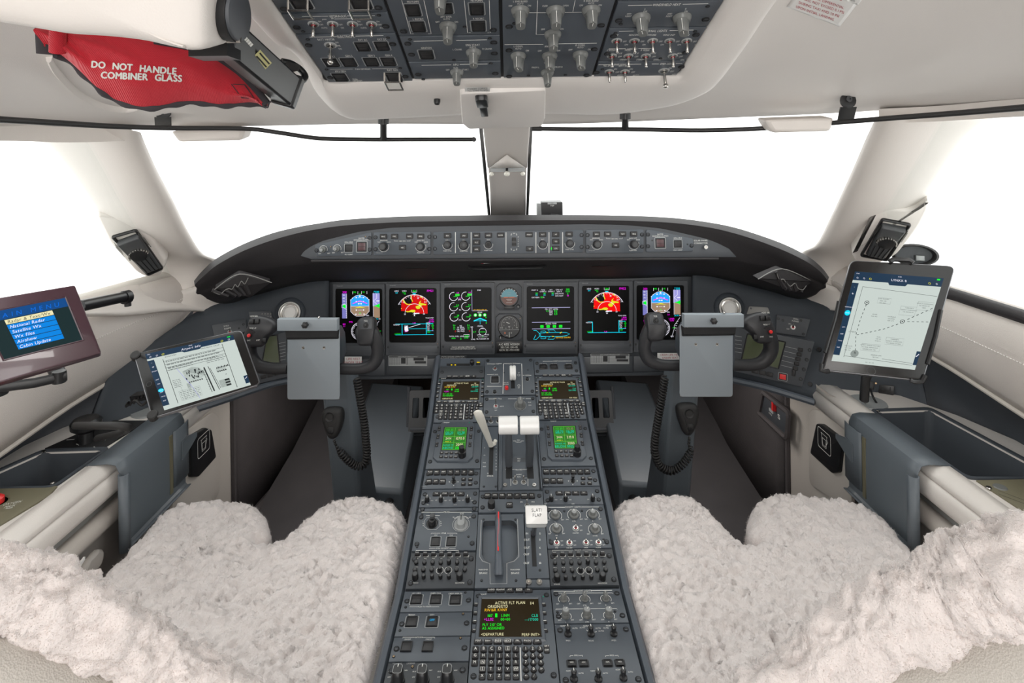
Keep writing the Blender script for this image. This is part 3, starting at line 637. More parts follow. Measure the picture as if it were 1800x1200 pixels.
class Panel:
    def __init__(s, fr, poly, nm, lb, cat='panel', grp=None, m='panel', th=.012, bev=.0008, lift=0, plate='face_plate', parent=None, sc=None):
        s.fr = fr; s.base = fr
        uvs = poly; cu = sum(p[0] for p in uvs)/len(uvs); cv = sum(p[1] for p in uvs)/len(uvs)
        O = fr.O+fr.U*cu+fr.V*cv+fr.N*lift; s.f = Fr(O, fr.U, fr.V); s.t = thing(nm, lb, cat, s.f.M(), grp)
        s.p = [(a-cu, b-cv) for a, b in uvs]; s.L = MB('white_print'); s.sub = {}
        mb = MB(m); mb.prism(s.p, -th, 0, bev); s.plate = part(mb, plate, s.t) if plate else None
        if sc:
            us = [p[0] for p in s.p]; vs = [p[1] for p in s.p]; u0, u1, v0, v1 = min(us)+.009, max(us)-.009, min(vs), max(vs); H = v1-v0
            for fv in sc: s.put(m_screw(.0105), 'screw', u0, v0+fv*H); s.put(m_screw(.0105), 'screw', u1, v0+fv*H)
    def loc(s, px, py): return s.f.uv(px, py)
    def sc_(s, px, py):
        a = s.f.uv(px, py); b = s.f.uv(px+1, py); c = s.f.uv(px, py-1); return abs(b[0]-a[0]), abs(c[1]-a[1])
    def put(s, me, nm, u, v, ang=0, z=0, parent=None, label=None):
        return part(me, nm, parent or s.t, Matrix.Translation((u, v, z)) @ Matrix.Rotation(radians(ang), 4, 'Z'), label)
    def screw(s, px, py, d=.0105): u, v = s.loc(px, py); s.put(m_screw(d), 'screw', u, v)
    def small(s, px, py, d=.0055, c='screwm'): u, v = s.loc(px, py); s.put(m_small(d, c), 'small_screw', u, v)
    def txt(s, px, py, t, h, m='white_print', al=0, z=.0004, sx=.92, rot=0):
        u, v = s.loc(px, py); a, b = s.sc_(px, py); s.L.text(u, v, z, t, h*a, h*b, m, al, sx, rot)
    def line(s, pts, w=1, m='white_print', z=.0004, closed=False):
        a, b = s.sc_(*pts[0]); s.L.ribbon([s.loc(*p) for p in pts], w*a, z, m, w*b, closed)
    def poly(s, pts, m='white_print', z=.0004):
        q = [s.loc(*p) for p in pts]; q = q if area(q) > 0 else q[::-1]; s.L.add([(x, y, z) for x, y in q], [tuple(range(len(q)))], m)
    def rect(s, x0, y0, x1, y1, m, z=.0004): s.poly([(x0, y0), (x1, y0), (x1, y1), (x0, y1)], m, z)
    def arc(s, px, py, d, a0, a1, w=.0012, m='white_print', z=.0004):
        u, v = s.loc(px, py); vs, fs = ring_(d/2, d/2-w, z, a0, a1, 18); s.L.add([(x+u, y+v, z_) for x, y, z_ in vs], fs, m)
    def key(s, px, py, w, h, t='', th=None, r=.0015, z=.003, m='key', tm='white_print', nm='key', ol=False):
        u, v = s.loc(px, py); a, b = s.sc_(px, py); o = s.put(m_key(w*a, h*b, r, z, m), nm, u, v)
        if t: s.L.text(u, v, z+.0003, t, (th or h*.55)*a, (th or h*.55)*b, tm)
        if ol: s.L.ribbon([(u+x, v+y) for x, y in rr(w*a*.72, h*b*.72, .0005, 1)], .0004, z+.0003, tm, closed=True)
        return o
    def push(s, px, py, w, h, top='', th=3.2, cap='black', frame='grey_print', z=.004, split=0, nm='button', label=None):
        u, v = s.loc(px, py); a, b = s.sc_(px, py); o = s.put(m_push(w*a, h*b, cap, frame, z, split), nm, u, v, label=label)
        if top: s.txt(px, py-h/2-th*.8, top, th)
        return o
    def knob(s, me, px, py, ang=0, nm='knob', label=None): u, v = s.loc(px, py); return s.put(me, nm, u, v, ang, label=label)
    def done(s, nm='lettering', parent=None, z=0):
        if s.L.f: part(s.L, nm, parent or s.t, smooth=0)
        s.L = MB('white_print')
# ================================================================== centre pedestal
def yh(Y, h): return V3((0, Y, ZC-h))
A1, A0 = yh(1.637, .766), yh(1.80, .676)
PA = Fr(A1, (1, 0, 0), A0-A1); B0 = yh(1.164, .892); PB = Fr(B0, (1, 0, 0), yh(1.637, .766)-B0); PC = Fr(B0, (1, 0, 0), (0, 1, 0))
ped = thing('centre_pedestal', 'grey blue centre pedestal body between the two seats', 'pedestal', (0, 1.3, 0))
prof = [(1.845, .652), (1.80, .676), (1.637, .766), (1.40, .829), (1.164, .892), (1.0, .892), (.84, .892)]
Tm = ped.matrix_basis.inverted()
mb = MB('rail'); rings = []
for Y, h in prof:
    z = ZC-h; rings.append([V3((x, Y, z+dz)) for x, dz in ((-.255, -z), (-.248, -.055), (-.243, -.018), (-.236, -.006), (-.226, -.0015), (-.222, -.0145), (.222, -.0145), (.226, -.0015), (.236, -.006), (.243, -.018), (.248, -.055), (.255, -z))])
mb.loft(rings); wpart(mb, 'body', ped, smooth=30)
def ub(fr, u0, u1, ya, yb, x=896):
    va, vb = fr.uv(x, ya)[1], fr.uv(x, yb)[1]; g = .0007; return [(u0+g, vb+g), (u1-g, vb+g), (u1-g, va-g), (u0+g, va-g)]
CU = {'L': (-.220, -.078), 'C': (-.078, .078), 'R': (.078, .220)}
def pp(fr, c, ya, yb, nm, lb, grp=None, sc=(.2, .8), m='panel', cat='panel', u=None, **k):
    u0, u1 = u or CU[c]; return Panel(fr, ub(fr, u0, u1, ya, yb), nm, lb, cat, grp, m, sc=sc, **k)
# ---------------- flight management keypads
KEYS = ['ABCDEF', 'GHIJKL', 'MNOPQR', ' STUVW', ' XYZ##']
def cdu(fr, c, ya, yb, lb, q, lines, scr, side):
    """q: photo positions; scr: screen corners tl,tr,br,bl"""
    p = pp(fr, c, ya, yb, 'flight_management_keypad', lb, 'flight management keypads', sc=(.12, .93), cat='keypad', bev=.002)
    u0, u1 = CU[c]; sx = [p.loc(*k) for k in scr]
    # raised bezel frame round the recessed screen
    o = [sx[3], sx[2], sx[1], sx[0]]; mb = MB('panel'); out = offset(o, -.008)
    mb.loft([[(x, y, 0) for x, y in out], [(x, y, .003) for x, y in offset(o, -.006)], [(x, y, .003) for x, y in offset(o, -.001)], [(x, y, .0006) for x, y in o]], caps=False); part(mb, 'bezel', p.t)
    mb = MB('e_cdu'); mb.add([(x, y, .0007) for x, y in o], [(0, 1, 2, 3)]); scn = part(mb, 'screen', p.t, smooth=0)
    W = lambda fx, fy: tuple((scr[0][k]*(1-fx)+scr[1][k]*fx)*(1-fy)+(scr[3][k]*(1-fx)+scr[2][k]*fx)*fy for k in (0, 1))
    th = (scr[3][1]-scr[0][1])*.072
    for fx, fy, t, m, al in lines: x, y = W(fx, fy); p.txt(x, y, t, th, m, al, z=.0010, sx=.88)
    x, y = W(.265, .435); p.rect(x-th*.38, y-th*.75, x+th*.38, y+th*.6, 'e_green', z=.0012)
    part(p.L, 'display_text', scn, smooth=0); p.L = MB('white_print')
    K = q
    for i, t in enumerate(('RADIO', 'GRAPHIC', 'ATC', 'BACK', 'FN')): x = K['tx0']+(K['tx1']-K['tx0'])*i/4; p.key(x, K['ty'], K['kw']*.95, K['kh']*.62, t, K['kh']*.30, ol=(i == 3))
    for i, t in enumerate(('PERF', 'NAV', 'PREV', 'NEXT', 'FPL', 'PROG', 'DIR')): x = K['fx0']+(K['fx1']-K['fx0'])*i/6; p.key(x, K['fy'], K['kw']*1.0, K['kh']*.80, t, K['kh']*.36, ol=i in (2, 3))
    for k in range(4):
        for s_ in (0, 1): a, b = K['ls'][s_]; f = k/3; x, y = a[0]*(1-f)+b[0]*f, a[1]*(1-f)+b[1]*f; p.key(x, y, K['kw']*.52, K['kh']*.5); p.line([(x-K['kw']*.18, y-.2), (x+K['kw']*.18, y-.2)], K['kh']*.09, z=.0034)
    # letters: left block bilinear, right block
    for r, row in enumerate(KEYS):
        for c_, ch in enumerate(row):
            if ch == ' ': continue
            f, g = c_/5, r/4; L = K['let']; x = (L[0][0]*(1-f)+L[1][0]*f)*(1-g)+(L[3][0]*(1-f)+L[2][0]*f)*g; y = (L[0][1]*(1-f)+L[1][1]*f)*(1-g)+(L[3][1]*(1-f)+L[2][1]*f)*g
            t = ch if ch != '#' else ('DEL' if c_ == 4 else 'CLR')
            p.key(x, y, K['kw']*.74, K['kh'], t, K['kh']*(.56 if len(t) == 1 else .36), ol=ch in 'ENSW')
    for r, row in enumerate(('123', '456', '789', '.0?', '+/ ')):
        for c_, ch in enumerate(row):
            if ch == ' ': continue
            f, g = c_/2, r/4; L = K['num']; x = (L[0][0]*(1-f)+L[1][0]*f)*(1-g)+(L[3][0]*(1-f)+L[2][0]*f)*g; y = (L[0][1]*(1-f)+L[1][1]*f)*(1-g)+(L[3][1]*(1-f)+L[2][1]*f)*g
            p.key(x, y, K['kw']*.74, K['kh'], {'?': 'SP', '+': '+/-'}.get(ch, ch), K['kh']*(.56 if ch not in '?+' else .36), r=.005)
    a, b = K['sep']; p.line([a, b], K['kw']*.10)
    x, y = K['brt']; p.key(x, y, K['kw']*.62, K['kh']*1.45, '', z=.0025); p.txt(x, y-K['kh']*.35, 'BRT', K['kh']*.34, z=.0030); p.txt(x, y+K['kh']*.4, 'DIM', K['kh']*.34, z=.0030)
    x, y = K['hon']; p.txt(x, y, 'Honeywell', K['kh']*.28)
    for x, y in K['led']: u, v = p.loc(x, y); mb = MB('green_led'); mb.lathe([(.0015, 0), (.0012, .001)], u, v, 8); part(mb, 'indicator_light', p.t)
    p.done(); return p
TX = [(.50, .10, 'ACTIVE FLT PLAN', 'e_cream', 0), (.88, .11, '1/4', 'e_cream', 0), (.11, .20, 'ORIGIN/ETD', 'e_cream', -1), (.06, .29, 'RW16R KVNY', 'e_amber', -1), (.11, .43, '160\'', 'e_green', -1), (.34, .43, '1.1NM', 'e_green', -1), (.06, .53, '+LL02', 'e_mag', -1), (.34, .53, '00+00', 'e_green', -1),
      (.97, .43, 'CLB', 'e_teal', 1), (.04, .67, 'FLY 210\' OR', 'e_green', -1), (.04, .76, 'AS ASSIGNED', 'e_green', -1), (.03, .92, '<DEPARTURE', 'e_cream', -1)]
TXc = TX+[(.97, .53, '---/17000', 'e_teal', 1), (.97, .92, 'PERF INIT>', 'e_cream', 1)]
TXs = TX+[(.97, .20, 'SPD CMD', 'e_cream', 1), (.97, .29, '200/.80M', 'e_teal', 1), (.97, .53, '250/17000', 'e_teal', 1), (.97, .92, 'RW POS>', 'e_cream', 1)]
cdu(PC, 'C', 1036, 1214, 'flight management keypad at the bottom middle of the pedestal', dict(tx0=863.5, tx1=929, ty=1038.5, fx0=840.5, fx1=944.5, fy=1128.5, kw=14.0, kh=9.2, ls=(((837, 1063), (833.5, 1109)), ((955.5, 1063), (959, 1109))),
    let=((836, 1142), (906.5, 1142), (907, 1190), (832.5, 1190)), num=((923.5, 1142), (949, 1142), (952.5, 1190), (925, 1190)), sep=((914.5, 1138), (916, 1197)), brt=(961, 1141), hon=(847, 1044), led=((838, 1048.5), (955, 1048.5))), TXc, ((847, 1053), (946, 1053), (952, 1121), (842, 1121)), 0)
cdu(PA, 'L', 664, 741, 'flight management keypad at the upper left of the pedestal', dict(tx0=790, tx1=832.5, ty=662, fx0=772, fx1=836, fy=706.5, kw=9.6, kh=5.0, ls=(((772, 675), (768.5, 697.5)), ((848.5, 674), (847, 696.5))),
    let=((768.5, 713), (811, 713), (809.5, 734.5), (765, 734.5)), num=((821.5, 712.5), (839, 712.5), (835.5, 734), (820, 734)), sep=((817, 710.5), (814.5, 737)), brt=(845.5, 711.5), hon=(779.5, 665), led=((773, 667.5), (848.5, 666.5))), TXs, ((779, 671), (843, 670), (841.5, 703.5), (774.5, 703.5)), 1)
cdu(PA, 'R', 661, 738, 'flight management keypad at the upper right of the pedestal', dict(tx0=958.5, tx1=1001.5, ty=660, fx0=951, fx1=1015, fy=705, kw=9.6, kh=5.0, ls=(((943, 673), (944.5, 695.5)), ((1019.5, 672), (1023, 695))),
    let=((948.5, 711.5), (992, 711), (997, 732), (951, 733.5)), num=((1003, 711), (1018.5, 711), (1025.5, 731), (1007, 732.5)), sep=((997.5, 709), (1001, 735)), brt=(1025.5, 710), hon=(947, 663.5), led=((943.5, 665), (1018, 665))), TXs, ((947, 669), (1011.5, 668.5), (1017, 701.5), (950, 702)), 1)
# ---------------- radio units
def radio(c, ya, yb, lb, k, rows, xk):
    """k: photo corners tl,tr,br,bl of the chamfered bezel; rows: lcd text"""
    p = pp(PB, c, ya, yb, 'radio_tuning_unit', lb, 'radio tuning units', sc=(.14, .80), cat='radio')
    q = [p.loc(*x) for x in k['bez']]; mb = MB('rail')
    qq = q if area(q) > 0 else q[::-1]; mb.prism(qq, 0, .006, .0025, m='panel'); bz = part(mb, 'bezel', p.t)
    sc = [p.loc(*x) for x in k['scr']][::-1]; mb = MB('black'); o = offset(sc, -.0035); mb.loft([[(x, y, .0062) for x, y in o], [(x, y, .0064) for x, y in sc]], caps=False); mb.add([(x, y, .0064) for x, y in sc], [(0, 1, 2, 3)], 'e_grn_lcd'); s_ = part(mb, 'screen', p.t, smooth=0)
    S_ = k['scr']; W = lambda fx, fy: tuple((S_[0][j]*(1-fx)+S_[1][j]*fx)*(1-fy)+(S_[3][j]*(1-fx)+S_[2][j]*fx)*fy for j in (0, 1))
    for a, b in (((0, .0), (1, .0)), ((0, .40), (1, .40)), ((0, .68), (1, .68)), ((0, 1), (1, 1)), ((0, 0), (0, 1)), ((1, 0), (1, 1)), ((.48, 0), (.48, 1))): p.line([W(*a), W(*b)], .5, 'e_grn_line', .0067)
    for fx, fy, t, m, h in rows: x, y = W(fx, fy); p.txt(x, y, t, h, m, 0, .0068)
    part(p.L, 'display_text', s_, smooth=0); p.L = MB('white_print')
    for i in range(6):
        f = (0, .13, .42, .56, .86, 1)[i]
        for a, b in (k['lk'], k['rk']): p.key(a[0]*(1-f)+b[0]*f, a[1]*(1-f)+b[1]*f, 5, 3, '=', 1.4, z=.0085)
    for r, y in enumerate(k['by']):
        for i in range(4): p.key(k['bx'][r]+(k['bw'])*i, y, 6.4, 3.8, ('SQ', 'DIM', '1/2', 'STO', 'ID', 'PGE', 'TST', 'DME')[r*4+i], 1.6, z=.0085)
    u, v = p.loc(*xk); b1 = MB('black'); b1.lathe([(.0105, .006), (.0105, .020), (.0075, .021), (.0072, .034), (.006, .035)], u, v, 20); part(b1, 'tuning_knob', p.t)
    p.txt(k['hon'][0], k['hon'][1], 'Honeywell', 1.7, z=.0064); x, y = k['led']; u, v = p.loc(x, y); mb = MB('green_led'); mb.lathe([(.0016, .006), (.0012, .0072)], u, v, 8); part(mb, 'indicator_light', p.t)
    p.done()
radio('L', 742, 822, 'left radio tuning unit with green screen and frequency 130.35', dict(bez=((778, 744), (831, 744), (834.5, 749), (831, 806), (823, 812.5), (768, 812.5), (761, 806), (770, 750)), scr=((782.5, 755), (820.5, 755), (817, 793.5), (777, 793.5)),
    lk=((772.5, 755), (767.5, 787)), rk=((829, 755), (826, 787)), by=(799.5, 806.5), bx=(776.5, 775.5), bw=8.6, hon=(785, 745.6), led=(825, 745.8)),
    [(.22, .10, '130.35', 'e_green2', 4), (.22, .23, '120.20', 'e_teal', 4), (.22, .31, 'MEMORY 1', 'e_teal', 2), (.75, .10, '113.10', 'e_brown', 4), (.75, .23, '111.30', 'e_teal', 4.4), (.75, .31, 'TEMP 1', 'e_teal', 2), (.22, .49, '2414', 'e_cream', 4), (.22, .57, 'STANDBY', 'e_green2', 2), (.22, .64, 'MODE A', 'e_yel', 2), (.74, .49, '1070.0', 'e_cream', 4.4), (.74, .58, 'ADF', 'e_green2', 2),
     (.25, .79, 'RANGE: 40', 'e_teal', 2.6), (.24, .92, 'ABOVE', 'e_teal', 4), (.74, .77, '2000', 'e_cream', 4.4), (.70, .92, '2000', 'e_green', 4)], (812.5, 804))
radio('R', 740, 820, 'right radio tuning unit with green screen and frequency 113.30', dict(bez=((962, 742), (1015, 741), (1021, 746), (1031, 803), (1024, 810), (970, 810), (963, 804), (958, 747)), scr=((972.5, 753), (1010, 752.5), (1014.5, 791), (976, 791)),
    lk=((963, 753), (966, 785)), rk=((1019.5, 752.5), (1024, 785)), by=(797, 804.5), bx=(977.5, 979), bw=8.6, hon=(972.5, 743), led=(1013, 743.5)),
    [(.25, .10, '113.30', 'e_green2', 4), (.25, .23, '128.70', 'e_teal', 4), (.25, .31, 'MEMORY 2', 'e_teal', 2), (.75, .10, '113.10', 'e_brown', 4), (.75, .23, '116.00', 'e_teal', 4.4), (.75, .31, 'TEMP 2', 'e_teal', 2), (.24, .49, '2414', 'e_cream', 4), (.24, .57, 'STANDBY', 'e_green2', 2), (.24, .64, 'MODE A', 'e_yel', 2), (.74, .49, '219.0', 'e_cream', 4.4), (.74, .58, 'ADF', 'e_green2', 2),
     (.25, .79, 'RANGE: 40', 'e_teal', 2.6), (.24, .92, 'BELOW', 'e_teal', 4), (.74, .77, '2000', 'e_cream', 4.4), (.70, .92, '9955', 'e_teal', 4.4)], (1014.5, 802))
# ---------------- display controllers
for c, ox, oy, nm in (('L', 0, 0, 'left'), ('R', 203, -1.5, 'right')):
    p = pp(PB, c, 823.5+oy, 857+oy, 'display_controller', nm+' display controller with two rows of black keys above the small knobs', 'display controllers', sc=(.27, .76))
    dx = ox*.985 if c == 'R' else 0
    for i, t in enumerate(('PLAN', 'MAP VOR', 'ARPT', 'TFC', 'WX', 'UP', 'DN')): p.key(756+dx+12*i+(4 if c == 'R' else 0), 831+oy, 9.6, 8, t[:4], 2.2, z=.004)
    for i, t in enumerate(('SENS', 'DIM', 'MENU')): p.key(754+dx+12*i+(6.5 if c == 'R' else 0), 847+oy, 10, 8, t, 2.2, z=.004)
    jx = 797.5+(209.5 if c == 'R' else 0); jy = 847+oy; p.arc(jx, jy, .014, 0, 360, .001, 'grey_print'); u, v = p.loc(jx, jy); mb = MB('black'); mb.lathe([(.0062, 0), (.006, .003), (.0028, .004), (.0024, .012), (.0042, .013), (.0038, .017)], u, v, 14); part(mb, 'joystick', p.t)
    for a in ((8, 0), (-8, 0), (0, 8)): x, y = jx+a[0]*.95, jy+a[1]*.8; p.poly([(x-1, y-.8), (x+1, y-.8), (x, y+1)])
    for i, (x, y) in enumerate(((815, 842.5), (827, 842.5), (814.5, 851), (826.5, 851))): p.key(x+(210 if c == 'R' else 0), y+oy, 7, 4.4, ('SET', 'PAGE', 'ALT', 'MSG')[i], 1.6)
    p.txt(745+ox*1.05, 856+oy-1.4, 'Honeywell', 1.5, 'grey_print'); p.done()
    p = pp(PB, c, 858+oy, 889.5+oy, 'weather_controller', nm+' weather controller with four keys over small black knobs', 'weather controllers', sc=(.23, .72))
    for i, t in enumerate(('TRB', 'STAB', 'TGT', 'SLV')): p.key(767+14.4*i+(216 if c == 'R' else 0), 868.5+oy, 12, 6, t, 2.2)
    for i, x in enumerate((751, 775, 799, 822) if c == 'L' else (969, 994, 1042)):
        y = 880.5+oy; p.knob(m_plain(.0105, .013, 'black', None, 'knob_dark'), x, y); u, v = p.loc(x, y); mb = MB('white_print'); mb.box(u, v+.003, .0131, .0012, .005, .0138); part(mb, 'pointer', p.t)
        for k in range(4): a = radians(20+45*k); p.txt(x+9*cos(a), y-8*sin(a)+2, ('MAX', 'ON', 'SBY', 'OFF')[k], 1.5)
    p.txt(752+ox*1.02, 887+oy, 'TILT', 1.6); p.txt(800+ox*1.02, 887+oy, 'GAIN', 1.6); p.done()
p = pp(PB, 'L', 890.5, 896.5, 'blanking_strip', 'thin grey blanking strip above the trims panel', None, sc=(.5,)); p.done()
# ---------------- trims panel
p = pp(PB, 'L', 897.5, 966, 'trims_panel', 'trims control panel with grey rotary knob on the left of the pedestal', sc=(.16, .86))
p.line([(741, 900), (780, 900)], .9); p.txt(785, 900, 'TRIMS', 2.8); p.line([(790, 900), (829, 900)], .9); p.txt(760, 903, 'AIL', 2.4); p.line([(749, 906), (773, 906)], .6)
cx, cy = 759.5, 920
p.line([(cx+x, cy+y) for x, y in ((-9, -10.5), (9, -10.5), (13, -5), (13, 5), (7, 10.5), (-7, 10.5), (-14, 5), (-13.5, -5))], .9, closed=True, m='grey_print')
u, v = p.loc(cx, cy); mb = MB('black'); mb.lathe([(.0135, .0004), (.0125, .001), (.011, -.0)], u, v, 20); mb.lathe([(.009, 0), (.009, .008), (.007, .012), (.0055, .012)], u, v, 18); part(mb, 'rotary_switch', p.t)
mb = MB('knob_dark'); mb.prism([(u-.0045, v+.001), (u+.0045, v+.001), (u+.006, v+.011), (u-.006, v+.011)], .008, .018, .001); part(mb, 'trim_tab', p.t)
for s_ in (-1, 1):
    for k in (-1, 0, 1): p.txt(cx+s_*15.5, cy+k*3.4, ('L', 'W', 'D')[k+1] if s_ < 0 else ('R', 'W', 'D')[k+1], 2.1)
kx, ky = 810.5, 922; p.arc(kx, ky-1, .040, 0, 360, .0012, 'grey_print'); p.knob(m_rotary(.033, .014, 'knob_light', 'black'), kx, ky, 0, 'rudder_trim_knob'); p.arc(kx, ky-1, .044, 40, 140, .001); p.txt(812, 903, 'RUD', 2.4); p.txt(797.5, 909, 'NL', 2); p.txt(826, 909, 'NR', 2)
p.line([(758, 938.5), (758, 937), (774, 937)], .6); p.txt(780, 937, 'STAB', 2.4); p.line([(786, 937), (803, 937), (803, 938.5)], .6); p.txt(766, 940.5, 'CH1', 2.2); p.txt(793, 940.5, 'CH2', 2.2)
p.push(765.5, 952, 19.5, 19); p.push(793, 952, 19.5, 19); p.line([(754, 964), (766, 964)], .5); p.txt(778, 963.6, 'PUSH OFF/RESET', 2.1); p.line([(790, 964), (801, 964)], .5)
p.small(742, 904); p.small(733, 961); p.small(823.5, 943); p.done()
# ---------------- audio panels
def audio(c, nm, A):
    p = pp(PB, c, A['y0'], A['y1'], 'audio_selector', nm+' audio panel with rows of small round black volume knobs', 'audio panels', sc=(.14, .80), m='panel_dark')
    def xy(f, g): L = A['q']; return ((L[0][0]*(1-f)+L[1][0]*f)*(1-g)+(L[3][0]*(1-f)+L[2][0]*f)*g, (L[0][1]*(1-f)+L[1][1]*f)*(1-g)+(L[3][1]*(1-f)+L[2][1]*f)*g)
    for i in range(7):
        x, y = xy(i/6, 0); p.key(x, y, 7.6, 5.6, '', z=.006); p.line([(x-3, y-.8), (x+3, y-.8)], 1.1, 'grey_print', .0063); p.line([(x-3.6, y+3.4), (x+5.2, y+3.4), (x+5.2, y+.4)], .8)
        p.txt(x, y+6.6, ('VHF1', 'VHF2', 'VHF3', 'HF1', 'HF2', 'PA', '')[i], 1.7)
    for g, ys in ((.42, 1), (.80, 2)):
        for i in range(7):
            x, y = xy(i/6+(0 if ys == 1 else -.004), g); p.knob(m_plain(.0092, .005 if (i+ys) % 5 else .009, 'black', None, 'knob_dark'), x, y)
            if ys == 1: p.txt(x, y+7.2, ('NAV1', 'NAV2', 'NAV3', 'ADF', 'DME', 'MKR', 'MLS')[i], 1.7)
            elif i in (3, 4): p.arc(x, y, .016, 0, 360, .0007)
    for i in range(6):
        x, y = xy(i/6+.02+(.05 if i == 5 else 0), 1.18)
        big = i in (0, 5); p.knob(m_plain(.0135 if big else .0085, .013 if big else .008, 'black', None, 'knob_dark'), x, y+(1 if big else 0))
        p.txt(x, y+(9.3 if big else 7), ('SPEAKER', '', '', '', '', 'HEADPHONE')[i], 2.0)
    x, y = xy(.5, -.22); p.line([xy(-.04, -.12), xy(-.04, -.22), xy(.40, -.22)], .6); p.txt(x, y, 'TRANSMIT', 1.8); p.line([xy(.60, -.22), xy(.85, -.22), xy(.85, -.12)], .6); p.done()
audio('L', 'left', dict(y0=968.5, y1=1032.5, q=((733.5, 975), (818.5, 975), (817, 1009), (729, 1009))))
audio('R', 'right', dict(y0=966.5, y1=1031, q=((974.5, 975), (1059, 974), (1066.5, 1009), (977, 1011))))
# ---------------- cockpit light panels
p = pp(PB, 'R', 888, 965, 'cockpit_lights_panel', 'upper cockpit lights panel with grey dimmer knobs and four toggles', 'cockpit lights panels', sc=(.12, .88))
p.line([(964, 891.5), (993, 891.5)], .8); p.txt(1007, 891, 'COCKPIT LIGHTS', 2.6); p.line([(1022, 891), (1053, 891), (1054, 894)], .8)
for x, y, t in ((976, 906, 'L'), (1009, 905, 'CTR'), (1042, 904.5, 'R'), (978, 930, 'CB'), (1046, 930.5, 'OVHD')):
    p.knob(m_round(.022, .012), x, y, 0, 'dimmer_knob'); p.arc(x, y, .031, -35, 215, .0009); p.txt(x-12, y+8, 'DIM', 2); p.txt(x+13, y+7.5, 'BRT', 2); p.txt(x, y+11, t, 2.2)
p.txt(1008, 895.5, 'INTEGRAL', 2.0)
for x, y, tt in ((1012, 928.5, 'MASTER'), (978.5, 954.5, 'PFD'), (1001, 954.5, 'EYE REF'), (1030, 954, 'AREA'), (1052, 954, 'FLOOR')):
    p.knob(m_toggle(.0135, .010, 0, .0035 if tt == 'PFD' else -.0005), x, y, 0, 'toggle_switch'); p.txt(x, y+8.3, tt, 2.1); p.txt(x+9, y-4 if tt != 'MASTER' else y-5, 'ON', 2); p.txt(x+9.5, y+3.5, 'OFF', 2)
p.small(992, 898); p.small(1023, 897.5); p.small(967, 949); p.small(1061, 948); p.done()
p = pp(PC, 'R', 1036, 1096.5, 'cockpit_lights_panel', 'lower cockpit lights panel with six grey dimmer knobs', 'cockpit lights panels', sc=(.18, .84))
p.line([(973, 1039), (1010, 1039)], .9); p.txt(1024, 1038.5, 'COCKPIT LIGHTS', 2.9); p.line([(1039, 1038), (1076, 1037.5)], .9); p.line([(974, 1044), (974, 1042.5), (1076, 1042), (1078, 1043.5)], .7); p.line([(977, 1072), (977, 1070.5), (1084, 1069.5), (1085, 1071)], .7)
for x, y, t, a in ((991, 1053.5, 'L', -40), (1028, 1053, 'CTR', 0), (1065, 1052.5, 'R', 0)):
    p.knob(m_rotary(.0155, .012), x, y, a, 'dimmer_knob'); p.arc(x, y, .022, -35, 215, .0009); p.txt(x-11, y+8, 'OFF', 2.3); p.txt(x+12, y+7.5, 'BRT', 2.3); p.txt(x, y+11, t, 2.4)
for x, y, t in ((994.5, 1083, 'L'), (1032, 1082.5, 'CTR'), (1070.5, 1082, 'R')):
    p.knob(m_round(.0155, .014, rt=.92), x, y, -35, 'dimmer_knob'); p.arc(x, y, .022, -35, 215, .0009); p.txt(x-11, y+7, 'DIM', 2.3); p.txt(x+12, y+6.5, 'BRT', 2.3); p.txt(x, y+10.5, t, 2.4)
p.small(980, 1076); p.small(1081, 1074.5); p.done()
# ---------------- air data / reversion panel, lower right
p = pp(PC, 'R', 1098, 1216, 'reversion_panel', 'large grey source selector panel with six black pointer knobs at the lower right', sc=(.90, .14))
for x, y, t, n in ((998.5, 1117, 'PFD1', 0), (1039, 1117, 'EICAS', 1), (1079, 1116.5, 'PFD2', 2), (1009, 1196, '', 0), (1052, 1196, '', 0), (1096, 1194, '', 0)):
    mb = MB('black'); u, v = p.loc(x, y-2); mb.lathe([(.0068, 0), (.0066, .003), (.0040, .005), (.0036, .009), (.0045, .0095), (.0050, .014), (.0040, .0155)], u, v, 14); mb.box(u, v+.002, .0150, .0012, .0045, .0163, m='white_print'); part(mb, 'selector_knob', p.t)
    p.txt(x-4, y-17, 'NORM', 2.5, al=1); p.txt(x+12 if n != 2 else x-14, y-13 if n != 2 else y-13, 'ALTN', 2.5)
    if n == 1: p.txt(x-11, y-14, 'ALTN1', 2.3, al=1); p.txt(x+13, y-8, 'ALTN3', 2.3, al=-1); p.line([(x-8, y-10), (x-5, y-7)], .7); p.line([(x+6, y-6), (x+10, y-7)], .7)
    if t: p.txt(x, y+9, t, 2.6)
for x, t in ((1013, 'PFD1'), (1075.5, 'PFD2')):
    p.line([(x-11, 1154.5), (x-11, 1152.5), (x-5, 1152)], .7); p.txt(x, 1152, t, 2.5); p.line([(x+5, 1152), (x+11, 1151.7), (x+11, 1154)], .7)
for x, y, t in ((1005, 1166.5, 'MFD'), (1026, 1166.3, 'ADC'), (1068, 1165.8, 'ADC'), (1089.5, 1165.5, 'MFD')): p.push(x, y, 18.5, 13, '', frame='gap', z=.004); u, v = p.loc(x, y); a, b = p.sc_(x, y); p.L.text(u, v, .0030, t, 2.4*a, 2.4*b)
p.done()
